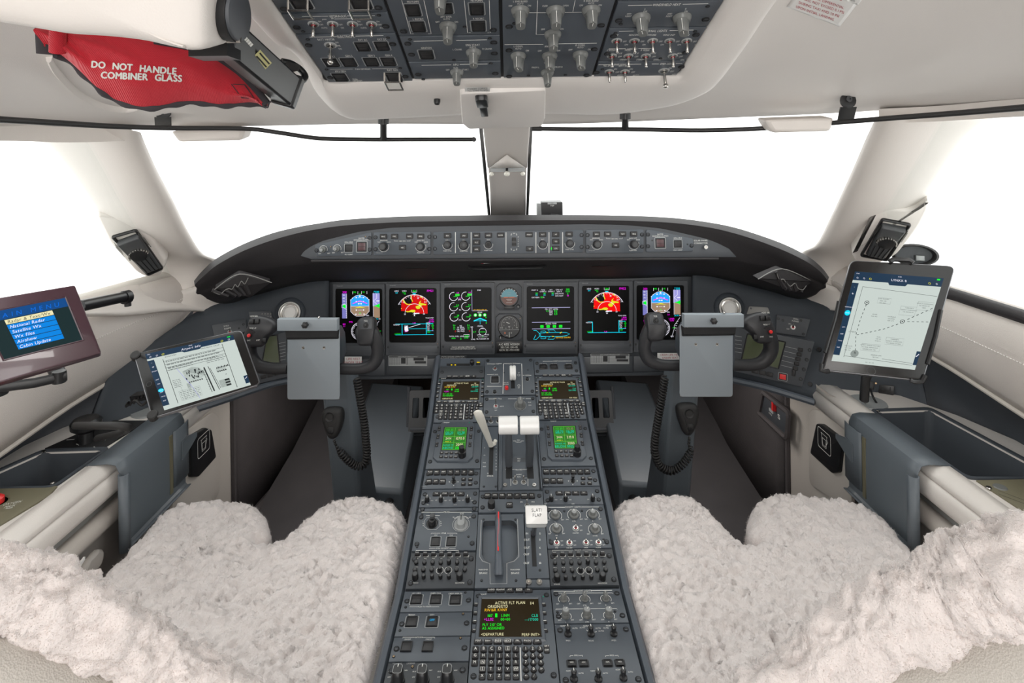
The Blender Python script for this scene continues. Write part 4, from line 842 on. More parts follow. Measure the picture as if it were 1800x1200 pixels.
# ---------------- lower left button panels
def lbp(ya, yb, lb, btn, **k):
    p = pp(PC, 'L', ya, yb, 'button_panel', lb, 'lower left button panels', sc=k.get('sc', (.30, .78)))
    for x, y, w, h, t, fr_, sp in btn: p.push(x, y, w, h, t, 2.4, frame=fr_, split=sp)
    return p
p = lbp(1036, 1073, 'grey panel with three square black call buttons', [(732, 1054, 23, 19, 'LAV CALL', 'grey_print', 2), (766, 1054, 23, 19, 'CABIN CALL', 'grey_print', 2), (800.5, 1054.5, 23, 19, 'CREW AREA PA', 'grey_print', 1)], sc=(.5,))
p.line([(720, 1066.5), (736, 1066.5)], .6); p.txt(746, 1066.3, 'PUSH TO RESET', 2.2); p.line([(756, 1066.5), (772, 1066.5)], .6); p.small(818, 1041); p.small(713, 1067); p.done()
p = lbp(1074, 1115.5, 'grey panel with a square button lit OFF in blue', [(723.5, 1093, 24, 21, 'MEDIUM', 'grey_print', 0), (759.5, 1093, 24, 21, 'SATV', 'grey_print', 0)], sc=(.5,))
u, v = p.loc(759.5, 1092); a, b = p.sc_(759, 1092); mb = MB('e_offblue'); mb.text(u, v, .0031, 'OFF', 3.6*a, 3.6*b, 'e_offblue'); part(mb, 'lit_legend', p.t, smooth=0)
p.small(814, 1079, c='brass'); p.small(703, 1108); p.done()
p = lbp(1116.5, 1160, 'grey panel with two unframed square black buttons', [(714.5, 1137, 24, 21, '', None, 0), (752, 1137, 24, 21, '', None, 0)], sc=(.5,))
p.line([(708, 1122), (708, 1120), (729, 1120)], .7); p.txt(736, 1120, 'SATCOM', 2.4); p.line([(742, 1120), (764, 1120), (764, 1122)], .7); p.txt(716.5, 1123.5, 'ON/OFF', 2.3); p.txt(754, 1123.5, 'P/RESET', 2.3); p.small(809.5, 1121.5, c='brass'); p.small(692, 1154, c='brass'); p.done()
p = pp(PC, 'L', 1161.5, 1216, 'navigation_source_panel', 'dark grey panel with three rounded black knobs at the lower left corner', sc=(.72,), m='panel_dark')
p.txt(698, 1166, 'Honeywell', 2.6, 'grey_print'); p.txt(722, 1166, 'LASEREF', 2.8, 'grey_print'); p.small(725, 1172, c='brass')
for x in (699, 742, 786):
    mb = MB('black'); u, v = p.loc(x, 1197); mb.lathe([(.0125, 0), (.0120, .004)], u, v, 20)
    def bar(w, l, z): return [(u+a, v+b, z) for a, b in rr(w, l, w*.35, 4)]
    mb.loft([bar(.020, .022, .004), bar(.018, .020, .014), bar(.0165, .0185, .020), bar(.014, .016, .0215)], 'black'); mb.ribbon([(u+a, v+b) for a, b in rr(.0150, .0170, .004, 3)], .0008, .0217, 'grey_print', closed=True); mb.box(u, v+.006, .021, .0012, .005, .0224, m='white_print'); part(mb, 'mode_knob', p.t)
    p.txt(x+15, 1178, 'NAV', 2.2); p.txt(x-14, 1180, 'ALN', 2.2); p.txt(x-15, 1190, 'OFF', 2.2)
p.done()
# ---------------- top of the pedestal
p = pp(PA, 'L', 642, 662.5, 'dimming_panel', 'narrow grey panel with black slider slot and knob at the top left of the pedestal', sc=(.5,), m='panel_dark')
p.rect(785, 639, 826, 643, 'gap'); mb = MB('black'); u, v = p.loc(830, 640); mb.lathe([(.006, 0), (.0075, .006), (.0065, .016), (.004, .018)], u, v, 14); part(mb, 'slider_knob', p.t); p.rect(837, 637.5, 844.5, 642, 'gap'); p.rect(838, 636, 843.5, 637.3, 'e_ylamp'); p.rect(792.5, 640.5, 795, 642.3, 'e_ylamp', .0006); p.rect(799, 640.5, 801.5, 642.3, 'e_ylamp', .0006); p.done()
p = pp(PA, 'R', 634, 660, 'guarded_button_panel', 'grey panel with three clear-guarded buttons at the top right of the pedestal', sc=(.25, .8))
p.line([(954, 634.8), (972, 634.7)], .6); p.txt(976.5, 634.6, 'EVENT', 1.9); p.line([(981, 634.5), (1005, 634.3)], .6)
for x, t in ((955, 'CVR ERASE'), (973.5, 'CVR TEST'), (999.5, 'MARKER')): p.push(x, 645, 15, 8.5, '', cap='key', frame='steel', z=.008, label=None); p.txt(x, 639.6, t, 1.8)
p.done()
# ---------------- landing gear panel
p = pp(PA, 'C', 627.5, 694, 'landing_gear_panel', 'landing gear control panel with white wheel-shaped gear handle', sc=(.08, .91), m='panel')
p.line([(856, 639.5), (864, 639.5)], .6); p.txt(870.5, 639.5, 'NOSE STEER', 1.8); p.line([(877, 639), (882, 639)], .6); p.line([(885, 639), (884, 692)], .8); p.line([(886, 639), (895, 639)], .6); p.txt(901, 638.8, 'LDG GEAR', 1.8); p.line([(907, 638.8), (915, 638.8)], .6); p.line([(917, 639), (918.5, 692)], .8)
p.line([(856, 658), (864, 658)], .6); p.txt(869.5, 658, 'ANTI SKID', 1.8); p.line([(856, 679), (882, 679)], .6); p.line([(919.5, 659.5), (922, 659.5)], .6); p.txt(927, 659.5, 'HORN', 1.8); p.line([(931, 659.5), (934, 659.5)], .6)
p.knob(m_toggle(.0115, .010, 0, -.001), 870, 648, 0, 'toggle_switch'); p.push(870, 667, 15.5, 13, ''); p.txt(889.5, 672.5, 'DN LCK', 1.7); p.txt(889.5, 675.3, 'RELEASE', 1.7)
u, v = p.loc(869.5, 689); mb = MB('black'); mb.lathe([(.0055, 0), (.0050, .004), (.003, .005)], u, v, 14); part(mb, 'test_button', p.t); u, v = p.loc(927, 666.5); mb = MB('black'); mb.lathe([(.0055, 0), (.0050, .004), (.003, .005)], u, v, 14); part(mb, 'test_button', p.t)
p.arc(927, 666.5, .0135, 0, 360, .0008, 'grey_print'); p.arc(869.5, 689, .0135, 0, 360, .0008, 'grey_print'); p.arc(912, 659, .008, 0, 360, .0007); p.arc(912, 677.5, .008, 0, 360, .0007); p.txt(912, 655, 'UP', 1.7); p.txt(912, 681.5, 'DN', 1.7)
u, v = p.loc(890.5, 682.5); mb = MB('red_button'); mb.lathe([(.0058, 0), (.0056, .006), (.0040, .0085)], u, v, 16); part(mb, 'lock_release_button', p.t, label='small red lock release button')
u, v = p.loc(901.5, 668); mb = MB('gap'); mb.box(u, v, .0002, .012, .060, .0006); part(mb, 'slot', p.t)
mb = MB('white_plastic'); fr_ = Matrix.Translation((u, v-.006, .040)) @ Matrix.Rotation(radians(90), 4, 'Y'); mb.T = fr_; mb.lathe([(.006, -.0095), (.0195, -.0095), (.0215, -.007), (.0215, -.002), (.0205, -.001), (.0205, .001), (.0215, .002), (.0215, .007), (.0195, .0095), (.006, .0095)], seg=28); gh = part(mb, 'gear_handle', p.t)
mb = MB('black'); mb.box(u, v+.004, 0, .010, .014, .036, .002); part(mb, 'handle_arm', p.t); p.small(886, 655, .004); p.small(928, 650, .004); p.done()
p = pp(PA, 'C', 695.5, 731, 'steering_and_test_panel', 'grey panel with a toggle and a round grey test knob below the landing gear panel', sc=(.2, .85))
p.line([(854, 701), (868, 701)], .6); p.txt(873, 700.5, 'EMER LTS', 1.8); p.line([(878, 701), (882, 701)], .6); p.line([(893, 700.8), (908, 700.7)], .6); p.txt(916, 700.3, 'LAMP TEST', 1.8); p.line([(924, 700.5), (934, 700.5)], .6)
p.knob(m_toggle(.0125, .022, 0, .009), 871.5, 714, 0, 'toggle_switch'); p.txt(871.5, 721, 'OFF', 1.8); p.txt(882, 714, 'AUTO', 1.8); p.knob(m_rotary(.032, .022, 'knob_grey'), 914.5, 712, 0, 'test_knob'); p.arc(914.5, 712, .036, 0, 360, .0008, 'grey_print'); p.txt(931, 707, 'ELEC', 1.8); p.txt(931.5, 712, 'HYD', 1.8); p.done()
p = pp(PB, 'C', 732.5, 747.5, 'engine_run_panel', 'short grey panel with engine toggles behind the thrust levers', sc=(.5,))
for x in (863, 876): p.knob(m_toggle(.012, .014, 0, .004, 'black'), x, 741, 0, 'toggle_switch')
p.line([(853, 732), (866, 732)], .6); p.txt(871, 732, 'ENGINE', 1.8); p.done()
# ---------------- flight spoiler lever
p = pp(PB, 'C', 749, 861, 'flight_spoiler_quadrant', 'flight spoiler quadrant with tall ivory lever pulled forward', sc=None, u=(-.078, -.033), cat='lever')
u, v = p.loc(863.5, 803); a, b = p.sc_(863, 803); mb = MB('gap'); mb.box(u, v, .0001, .011, 60*b, .0006); part(mb, 'slot', p.t)
for k in range(9): p.txt(872, 781+k*5.6, '^0123RAM'[min(k, 7)] if k else '^', 2.0)
for y, t in ((787, '0'), (800, '1/4'), (813, 'FULL'), (820, 'MAX')): p.txt(851.5, y, t, 1.9)
p.txt(861.5, 832, 'FLIGHT', 2.3); p.txt(861.5, 836.5, 'SPOILER', 2.3); p.small(850.5, 855); p.small(871.5, 855)
S0 = p.f.hit(864, 786)+p.f.N*.004; tip = P(839, 722, S0.y-.075); Ti = p.f.M().inverted(); d_ = (tip-S0)
path = [S0+V3((-.001, 0, 0)), S0+d_*.10+V3((.000, 0, 0)), S0+d_*.5, S0+d_*.85, S0+d_*.97, S0+d_*1.0]
mb = MB('ivory'); mb.T = Ti; mb.tube(path, [.007, .0075, .0095, .0125, .0115, .006], 12, flat=.55, up=(1, 0, 0)); part(mb, 'lever_handle', p.t)
mb = MB('ivory'); mb.T = Ti; mb.tube([S0+V3((-.004, 0, .002)), S0+V3((.009, 0, .008)), S0+V3((.011, -.002, .016))], [.005, .006, .005], 8); part(mb, 'lever_foot', p.t); p.done()
# ---------------- thrust levers
p = pp(PB, 'C', 749, 861, 'thrust_lever_quadrant', 'throttle quadrant with two white thrust lever grips side by side', sc=None, u=(-.032, .071), cat='lever', th=.012)
for s_, x in ((-1, 894.5), (1, 930.5)):
    a = PB.uv(x, 765); b_ = PB.uv(x, 838); mb = MB('gap'); c0 = p.loc(x, 800); bb = p.sc_(x, 800)[1]; mb.box(c0[0], c0[1], .0001, .0165, 78*bb, .0008); part(mb, 'slot', p.t)
    base = p.f.hit(x, 818); top = P(x+(2 if s_ > 0 else -1), 752, base.y-.040)
    Ti = p.f.M().inverted(); mb = MB('bezel'); mb.T = Ti
    path = [base, base.lerp(top, .35)+V3((0, -.004, 0)), base.lerp(top, .75), top]; mb.tube(path, [.009, .0105, .009, .008], 10, flat=.8, up=(1, 0, 0)); part(mb, 'lever_arm', p.t)
    mb = MB('bezel'); mb.T = Ti; q0 = p.f.hit(x-.5, 788)+p.f.N*.026; mb.tube([q0+V3((0, .0, .012)), q0+V3((0, -.012, .006)), q0+V3((0, -.018, -.014)), q0+V3((0, -.016, -.030))], [.006, .0075, .0065, .005], 8, up=(1, 0, 0)); part(mb, 'reverse_lever', p.t)
    g = P(912+s_*18.6, 747, top.y-.004); mb = MB('white_plastic'); mb.T = Ti @ Matrix.Translation(g) @ Matrix.Rotation(radians(90), 4, 'Y'); w = .0240
    mb.lathe([(.012, -w), (.0195, -w), (.0212, -w+.002), (.0212, w-.002), (.0195, w), (.012, w)], seg=28); part(mb, 'thrust_grip', p.t)
p.line([(902, 775), (907, 775)], .6); p.txt(911.5, 773.5, 'MAX', 2.1); p.txt(911.5, 777, 'THRUST', 2.1); p.line([(916, 775), (921, 775)], .6)
p.rect(902, 804.5, 924, 812, 'bezel', .0003); p.txt(912, 806, 'IDLE', 2); p.txt(912, 810, 'REV', 2); p.txt(912, 825.5, 'MAX REV', 2.2); p.line([(888, 825), (905, 825)], .5); p.line([(919, 825), (937, 825)], .5); p.txt(912, 834, 'ENGINE', 2); p.txt(912, 838, 'RUN', 2)
p.line([(898, 854), (898, 840), (904, 840)], .6); p.line([(919, 840), (928, 840), (928, 854)], .6)
for x in (905.5, 920.5): p.knob(m_toggle(.0125, .016, 0, .003, 'black'), x, 847.5, 0, 'engine_run_switch')
for x in (888, 939): u, v = p.loc(x, 853); mb = MB('steel'); mb.lathe([(.0055, 0), (.005, .003), (.0025, .003), (.002, .001)], u, v, 14); part(mb, 'screw', p.t)
for x in (881.5, 948.5):
    u, v = p.loc(x, 810); a, b = p.sc_(x, 810); mb = MB('rail'); mb.box(u, v, 0, .003, 96*b, .007, .001); part(mb, 'side_rail', p.t)
p.done()
# ---------------- EICAS control panel
p = pp(PB, 'C', 862.5, 900, 'engine_display_controller', 'grey panel with seven black keys and a black knob below the thrust levers', sc=(.22, .74))
for i, t in enumerate(('ELEC', 'HYD', 'FUEL', 'ECS', 'A/I', 'DOOR', 'F/C')): p.key(857+12.9*i, 872, 10.6, 8.4, t, 2.3, z=.004)
p.key(895.5, 888, 10.6, 8.4, 'STAT', 2.3, z=.004); u, v = p.loc(864, 890); mb = MB('black'); mb.lathe([(.0088, 0), (.0085, .014), (.0075, .0155)], u, v, 20); part(mb, 'page_knob', p.t); p.txt(864, 895.5, 'CURSOR', 1.9)
p.knob(m_toggle(.011, .014, 0, .003, 'black'), 926.5, 888.5, 0, 'toggle_switch'); p.txt(919, 882, 'GCS', 1.9, al=1); p.txt(934, 882, 'MAN', 1.9, al=-1); p.done()
# ---------------- parking brake
bu0, bu1 = -.078, .029
p = pp(PB, 'C', 903, 1033, 'parking_brake', 'parking brake with grey loop handle marked by a red stripe', sc=None, u=(bu0, bu1), cat='brake', plate=None)
vs_ = [q[1] for q in p.p]; pc = [p.loc(*q) for q in ((850, 915), (902, 914), (909, 922), (910, 976), (903, 986), (893, 989), (862, 989), (853, 986), (847, 976), (848, 922))]
mb = MB('panel'); holed(mb, p.p, [roundpoly(pc, .008, 3)], -.010, 0); part(mb, 'face_plate', p.t, smooth=20)
rp = roundpoly(pc, .008, 3); rp = rp if area(rp) > 0 else rp[::-1]; mb = MB('panel_dark'); mb.loft([[(x, y, z) for x, y in offset(rp, d)] for z, d in ((-.001, 0), (-.014, .001), (-.028, .006), (-.034, .016))], caps=False); n = len(rp); mb.add([(x, y, -.034) for x, y in offset(rp, .016)], [tuple(range(n))]); part(mb, 'recess', p.t, smooth=60)
p.line([(846, 914), (843, 978), (848, 986), (861, 990.5), (861.5, 1026), (891, 1025.5), (891, 990), (904, 986), (912, 978), (909.5, 912)], 1.1, 'grey_print')
mb = MB('rail'); h0 = p.loc(877, 1014); h1 = p.loc(876, 912); n_ = 14
pts = [V3((h0[0]+(h1[0]-h0[0])*t, h0[1]+(h1[1]-h0[1])*t, .004+.020*min(1, t*4)*(1 if t < .92 else .6))) for t in np.linspace(0, 1, n_)]
mb.tube(pts, [.0115, .0115, .0105]+[.0095]*(n_-5)+[.009, .007], 12, flat=.8); part(mb, 'handle', p.t)
mb = MB('red_button'); a, b = pts[3], pts[12]; mb.box((a.x+b.x)/2, (a.y+b.y)/2, .0318, .0030, b.y-a.y, .0332, .0004); part(mb, 'red_stripe', p.t)
mb = MB('black'); u, v = p.loc(876.5, 901); mb.lathe([(.004, 0), (.0038, .008)], u, v-.006, 10); part(mb, 'lock_pin', p.t)
for x in (849.5, 905.5): p.txt(x, 1001, 'PARK/EMER', 2.3); p.txt(x, 1007, 'BRAKE', 3.4)
p.small(850, 913); p.small(906, 913); p.small(846.5, 1020); p.small(907, 1020); p.done()
# ---------------- slat / flap lever
p = pp(PB, 'C', 903, 1017, 'flap_lever_quadrant', 'slat and flap quadrant with white SLAT/FLAP grip', sc=None, u=(.030, .078), cat='lever')
a, b = p.sc_(938, 960); u, v = p.loc(938, 963); mb = MB('gap'); mb.box(u, v, .0001, .0095, 62*b, .0006); part(mb, 'slot', p.t)
for k, (x0, y, l, r) in enumerate(((926, 937.5, 'IN', '0'), (926, 948.5, 'OUT', '0'), (926, 962.5, 'OUT', '6'), (925.5, 974, 'OUT', '16'), (925.5, 989.5, 'OUT', '30'))): p.txt(x0, y, l, 3.6); p.txt(949, y, r, 3.6)
b0 = p.f.hit(937.5, 938); gt = P(942, 914, b0.y-.05); Ti = p.f.M().inverted()
mb = MB('bezel'); mb.T = Ti; mb.tube([b0, b0.lerp(gt, .5), gt], [.006, .005, .006], 8); part(mb, 'lever_arm', p.t)
gf = Fr(P(943, 905, b0.y-.078), (1, 0, 0), (0, .45, .89)); mb = MB('white_plastic'); mb.T = Ti @ gf.M(); mb.prism(rr(.0465, .033, .003), -.024, 0, .002, taper=-.0005); gp = part(mb, 'flap_grip', p.t)
mb = MB('knob_light'); mb.T = Ti @ gf.M(); mb.prism(rr(.045, .040, .006, 3, 0, -.006), -.034, -.024, .003); part(mb, 'grip_skirt', p.t)
mb = MB('black_print'); mb.T = Ti @ gf.M(); mb.text(.001, .009, .0003, 'SLAT/', .0062, .0062, 'black_print'); mb.text(.001, .0, .0003, 'FLAP', .0062, .0062, 'black_print'); part(mb, 'grip_lettering', p.t, smooth=0)
p.small(949, 1002); p.done()
p = pp(PB, 'C', 1018, 1033, 'headset_jack_plate', 'small grey plate with two headset jacks below the flap lever', sc=None, u=(.030, .078))
for x in (929.5, 948): u, v = p.loc(x, 1024); mb = MB('steel'); mb.lathe([(.0062, 0), (.006, .0035), (.003, .0035), (.0028, .0005)], u, v, 16); mb.lathe([(.0028, .0004), (.001, .0003)], u, v, 10, 'gap'); part(mb, 'jack', p.t)
p.done()
# ================================================================== displays on the instrument panel
def quad(fr, x0, y0, x1, y1): return [fr.uv(x0, y1), fr.uv(x1, y1), fr.uv(x1, y0), fr.uv(x0, y0)]
class Scr:
    def __init__(s, bx, sx, lb):
        s.p = Panel(MP, quad(MP, *bx), 'display_unit', lb, 'display', 'main display units', 'bezel', th=.03, bev=.0015, lift=.004, plate=None)
        p = s.p; a = roundpoly([p.loc(sx[0], sx[3]), p.loc(sx[2], sx[3]), p.loc(sx[2], sx[1]), p.loc(sx[0], sx[1])], .008, 3)
        mb = MB('bezel'); outer = roundpoly(p.p, .002, 1); holed(mb, outer, [a], -.02, 0); p.plate = part(mb, 'bezel', p.t, smooth=20)
        mb = MB('gap'); mb.loft([[(x, y, 0.0002) for x, y in offset(a, -.0012)], [(x, y, -.004) for x, y in offset(a, .001)]], caps=False); mb.add([(x, y, -.004) for x, y in offset(a, .001)], [tuple(range(len(a)))], 'glass_dark'); s.scn = part(mb, 'screen', p.t, smooth=0)
        # the lower hinged strip of the bezel
        w = bx[2]-bx[0]; y = sx[3]+5; mb = MB('bezel'); q = [p.loc(bx[0]+4, bx[3]-2), p.loc(bx[2]-4, bx[3]-2), p.loc(bx[2]-4, y), p.loc(bx[0]+4, y)]; mb.prism(q, 0, .0012, .0006); part(mb, 'lower_strip', p.t)
        for x in (bx[0]+4, bx[2]-4): p.small(x, bx[3]-13, .008)
        p.small(bx[2]-4, sx[3]+2, .004, 'brass'); p.txt(bx[0]+11, bx[1]+3.5, 'Honeywell', 1.7, 'grey_print'); p.done()
        s.x0, s.y0 = sx[0], sx[1]; s.z = -.0035
    def q(s, x, y): return (s.x0+x+y*.010, s.y0+y-x*.012)
    def t(s, x, y, t, h=3, m='e_white', al=0): s.p.txt(*s.q(x, y), t, h, m, al, z=s.z+.0004)
    def l(s, pts, w=.7, m='e_white', closed=False): s.p.line([s.q(*a) for a in pts], w, m, s.z+.0003, closed)
    def f(s, pts, m, k=0): s.p.poly([s.q(*a) for a in pts], m, s.z+k*.00008)
    def r(s, x0, y0, x1, y1, m, k=0): s.f([(x0, y0), (x1, y0), (x1, y1), (x0, y1)], m, k)
    def a(s, cx, cy, r, a0, a1, w=.7, m='e_white', n=24): s.l([(cx+r*cos(radians(a0+(a1-a0)*k/n)), cy-r*sin(radians(a0+(a1-a0)*k/n))) for k in range(n+1)], w, m)
    def disc(s, cx, cy, r, m, k=1): s.f([(cx+r*cos(2*pi*i/12), cy+r*sin(2*pi*i/12)) for i in range(12)], m, k)
    def end(s): part(s.p.L, 'display_graphics', s.scn, smooth=0); s.p.L = MB('white_print')
def pfd(bx, sx, lb):
    s = Scr(bx, sx, lb)
    s.r(11, 9.3, 19, 53, 'e_tape'); s.l([(19, 9.3), (19, 53)], .5); s.t(15.5, 6.8, '200', 3.6, 'e_mag')
    for k in range(4): s.t(14, 12+k*5.3, str(90-k*10), 2.6)
    for k in range(12): s.l([(17.5, 12+k*3.6), (19, 12+k*3.6)], .4)
    s.f([(11.5, 31.5), (14, 28.5), (17, 27.5), (17.5, 35.5), (14, 34)], 'e_green', 2); s.l([(10.5, 29), (10.5, 34), (15, 34.5), (17, 37), (18.5, 32), (17, 27.5), (15, 29), (10.5, 29)], .5)
    s.r(65, 9.3, 77.3, 32, 'e_tape2'); s.r(66.5, 32, 77.3, 52.5, 'e_brown'); s.l([(66, 9), (66, 53)], .5); s.t(71.5, 7, '7500', 3.6, 'e_cyan'); s.l([(72, 10), (72, 18), (66.5, 23), (72, 28.5)], .7); s.t(74, 22.8, '400', 2.2); s.l([(71, 22.8), (77, 22.8)], 1.2)
    s.f([(66, 31.5), (71, 30.5), (77, 27.5), (77, 35), (71, 32.5)], 'e_green', 2); s.t(70, 54.5, '29.92', 2.6, 'e_cyan'); s.t(76.5, 54.5, 'IN', 2.2)
    cx, cy, W, H = 42.4, 31, 16.3, 19.2
    o = [(cx-W, cy-10), (cx-12, cy-14.5), (cx-6, cy-18.2), (cx, cy-19.2), (cx+6, cy-18.2), (cx+12, cy-14.5), (cx+W, cy-10)]
    s.f([*o, (cx+W, cy+.7), (cx-W, cy+.7)], 'e_blue', 1); o2 = [(cx-W, cy+.7), (cx+W, cy+.7), (cx+W, cy+10), (cx+11, cy+15.5), (cx+6, cy+18.3), (cx-6, cy+18.3), (cx-11, cy+15.5), (cx-W, cy+10)]; s.f(o2, 'e_brown', 1)
    s.l(o+[(cx+W, cy+10), (cx+11, cy+15.5), (cx+6, cy+18.3), (cx-6, cy+18.3), (cx-11, cy+15.5), (cx-W, cy+10)], .6, closed=True); s.l([(cx-W, cy+.7), (cx+W, cy+.7)], .5)
    for y, w in ((-14.5, 6), (-7.3, 6), (-3.5, 2), (7.5, 6), (14.8, 7)): s.l([(cx-w*.55, cy+y), (cx+w*.55, cy+y)], .5); s.r(cx-w-1.4, cy+y-1, cx-w+1, cy+y+1, 'e_white', 2); s.r(cx+w-1, cy+y-1, cx+w+1.4, cy+y+1, 'e_white', 2)
    s.f([(cx-13, cy-4.5), (cx, cy-9.5), (cx, cy-8), (cx-12.5, cy-3.2)], 'e_mag', 2); s.f([(cx+13, cy-4.5), (cx, cy-9.5), (cx, cy-8), (cx+12.5, cy-3.2)], 'e_mag', 2)
    s.f([(cx-10.5, cy+4.2), (cx, cy+1.2), (cx+10.5, cy+4.2), (cx, cy+3.2)], 'e_yel', 3); s.f([(cx-1.3, cy-18), (cx+1.3, cy-18), (cx+1.3, cy-15.5), (cx-1.3, cy-15.5)], 'e_white', 3); s.f([(cx-1.2, cy+13.5), (cx, cy+11.2), (cx+1.2, cy+13.5)], 'e_green', 3)
    for a in (35, 48, 132, 145): s.disc(cx+19.5*cos(radians(a)), cy-18*sin(radians(a)), .9, 'e_white')
    for x in (30, 39, 45.5, 55): s.l([(x, 5.5), (x, 10.5)], .5)
    s.t(33, 7, 'FMS', 2.6, 'e_green'); s.t(49, 7, 'VS', 2.6, 'e_green'); s.t(42.4, 10.2, 'AP', 2.2, 'e_green')
    s.t(26, 59.3, 'FMS', 2.8, 'e_mag'); s.t(14, 63, '160', 2.8, 'e_mag'); s.t(14, 66.6, '1.1', 2.8, 'e_mag'); s.t(61, 60, '1.1NM', 3, 'e_mag'); s.t(62, 63, 'LL02', 2.6, 'e_mag'); s.t(56, 52.5, '2.5', 2.4, 'e_mag'); s.t(55.5, 48.3, 'MIN', 2.2)
    s.a(cx, 76, 15.5, 0, 360, .5, n=36)
    for k in range(36):
        a = 2*pi*k/36; s.l([(cx+15.5*cos(a), 76+15.5*sin(a)), (cx+(12.6 if k % 3 else 11.4)*cos(a), 76+(12.6 if k % 3 else 11.4)*sin(a))], .7)
    for k in range(7): a = radians(-40+k*13); x, y = 82-13*cos(a), 76-18*sin(a)*1.0; s.l([(x-1.5, y), (x+1.5, y+.3)], .6)
    s.l([(61, 93), (66, 78), (66, 72), (76, 58)], .5); s.l([(63, 76), (68, 76)], 1, 'e_green'); s.l([(72, 75.8), (79, 75.8)], .6, 'e_green'); s.t(9, 88, 'HDG', 2.6); s.t(9, 91, '164', 2.6, 'e_cyan'); s.t(62, 91, 'WX', 2.4)
    s.f([(cx, 68), (cx+1, 80), (cx-1, 80)], 'e_mag', 2); s.l([(cx, 63), (cx, 89)], .7, 'e_mag'); s.end()
def mfd(bx, sx, lb, right=0):
    s = Scr(bx, sx, lb); cx, cy, R_ = 43.8, 43.8, 31.5; n = 26
    top = []
    for k in range(n+1): a = radians(136-92*k/n); top.append((cx+R_*cos(a), cy-R_*sin(a)))
    s.f([(cx-23.5, 41)]+top+[(cx+23.2, 46), (cx+5, 46), (cx-9, 41.5)], 'e_redb' if right else 'e_red', 0)
    s.f([(25, 21), (29, 17), (33, 15), (36.5, 13.5), (38, 20), (39.5, 24), (38.5, 28), (33, 28.5), (28.5, 26.5)], 'e_black', 2)
    s.f([(22.5, 21), (25, 20.5), (29, 27), (32, 29), (39, 28.6), (40, 30), (31, 30.3), (27, 27.5)], 'e_yel', 3); s.f([(37, 13.4), (38.8, 13.2), (39.4, 20), (41.5, 24.5), (40, 25), (38, 20)], 'e_yel', 3)
    s.f([(46, 33), (52, 31), (55, 34), (53, 37.5), (49, 38), (46.5, 36)], 'e_yel', 3); s.f([(51, 31.5), (52, 26), (56, 22.5), (54, 27), (58, 28), (65, 29.5), (64, 31.5), (58, 31), (55, 33.5)], 'e_yel', 3); s.disc(56.5, 16.5, 1.8, 'e_yel', 3); s.disc(61, 21, .8, 'e_yel', 3)
    s.f([(28, 41.5), (34, 41.5), (38.5, 39), (44, 39.2), (46, 41.5), (42, 44), (38, 43), (31, 43.5)], 'e_yel', 3); s.disc(21, 36.6, .8, 'e_yel', 3)
    s.a(cx, cy, R_, 26, 154, .7, n=30)
    for k in range(25):
        a = radians(30+k*5); r2 = R_-(2 if k % 2 else 3.4); s.l([(cx+R_*cos(a), cy-R_*sin(a)), (cx+r2*cos(a), cy-r2*sin(a))], .6)
    for a, t in ((136, '12'), (104, '15'), (76, '18'), (44, '21')): s.t(cx+26*cos(radians(a)), cy-26*sin(radians(a)), t, 3)
    s.a(cx, cy+1.2, 16.4, 3, 177, .6); s.t(27, 46.5, '50', 2.6); s.t(60.5, 46.5, '50', 2.6); s.r(45, 44.6, 52.5, 46.3, 'e_white', 4)
    s.f([(cx-.5, 43.5), (cx+.5, 43.5), (cx+.6, 45), (cx+3.4, 47), (cx+.6, 46.8), (cx+.4, 48.6), (cx+1.6, 50), (cx-1.6, 50), (cx-.4, 48.6), (cx-.6, 46.8), (cx-3.4, 47), (cx-.6, 45)], 'e_white', 4)
    s.t(12.5, 5.8, 'HDG', 2.6); s.t(12.5, 8.9, '164', 2.6, 'e_cyan'); s.t(26, 5.8, 'VOR1', 2.4); s.t(25.5, 8.6, '+0.5', 2.4, 'e_green'); s.t(27, 10.8, '23', 2.4, 'e_green'); s.t(43.8, 6, '164', 3.4, 'e_green'); s.l([(39.3, 4), (39.3, 8.2), (48.3, 8.2), (48.3, 4)], .5); s.f([(40.5, 10), (47, 10), (45, 12.5), (42.5, 12.5)], 'e_cyan', 2); s.t(71.5, 6, 'FMS2' if right else 'FMS1', 4, 'e_mag')
    s.t(70.5, 53.7, 'TCAS STBY', 2.1, 'e_white'); s.t(73.5, 57.2, '1.1NM', 2.6, 'e_mag'); s.t(73.5, 60.4, '00+00', 2.6, 'e_mag'); s.t(12, 65.2, 'HDG/UP', 2.2)
    if not right:
        s.l([(10, 64), (77, 64)], .8, 'e_cyan'); s.l([(21.7, 64), (21.7, 83)], 1, 'e_cyan'); s.t(43, 62.4, '5.10', 2.4, 'e_mag'); s.l([(33, 70.5), (54, 64.5)], .7); s.l([(34, 72.5), (65, 72.5)], .6, 'e_cyan'); s.f([(26, 69), (31, 67), (32, 70), (33, 76), (28, 78), (26, 74)], 'e_white', 2); s.t(29, 67.5, 'SPCR', 2.2); s.t(28.5, 76.5, 'LL02', 2.4, 'e_mag')
    else: s.l([(10, 64), (18, 64)], .8, 'e_cyan'); s.l([(18, 64), (18, 83)], 1, 'e_cyan'); s.t(41, 81.5, '5.10', 2.4, 'e_mag')
    s.l([(10, 83), (77, 83)], .9, 'e_cyan'); s.t(14, 81.3, 'LO/DIST', 2.2, 'e_green'); s.l([(64.5, 62), (64.5, 83)], 1, 'e_cyan'); s.l([(65, 63.5), (76, 63.5)], .7, 'e_cyan'); s.l([(65, 76.3), (77, 76.3)], .7, 'e_cyan')
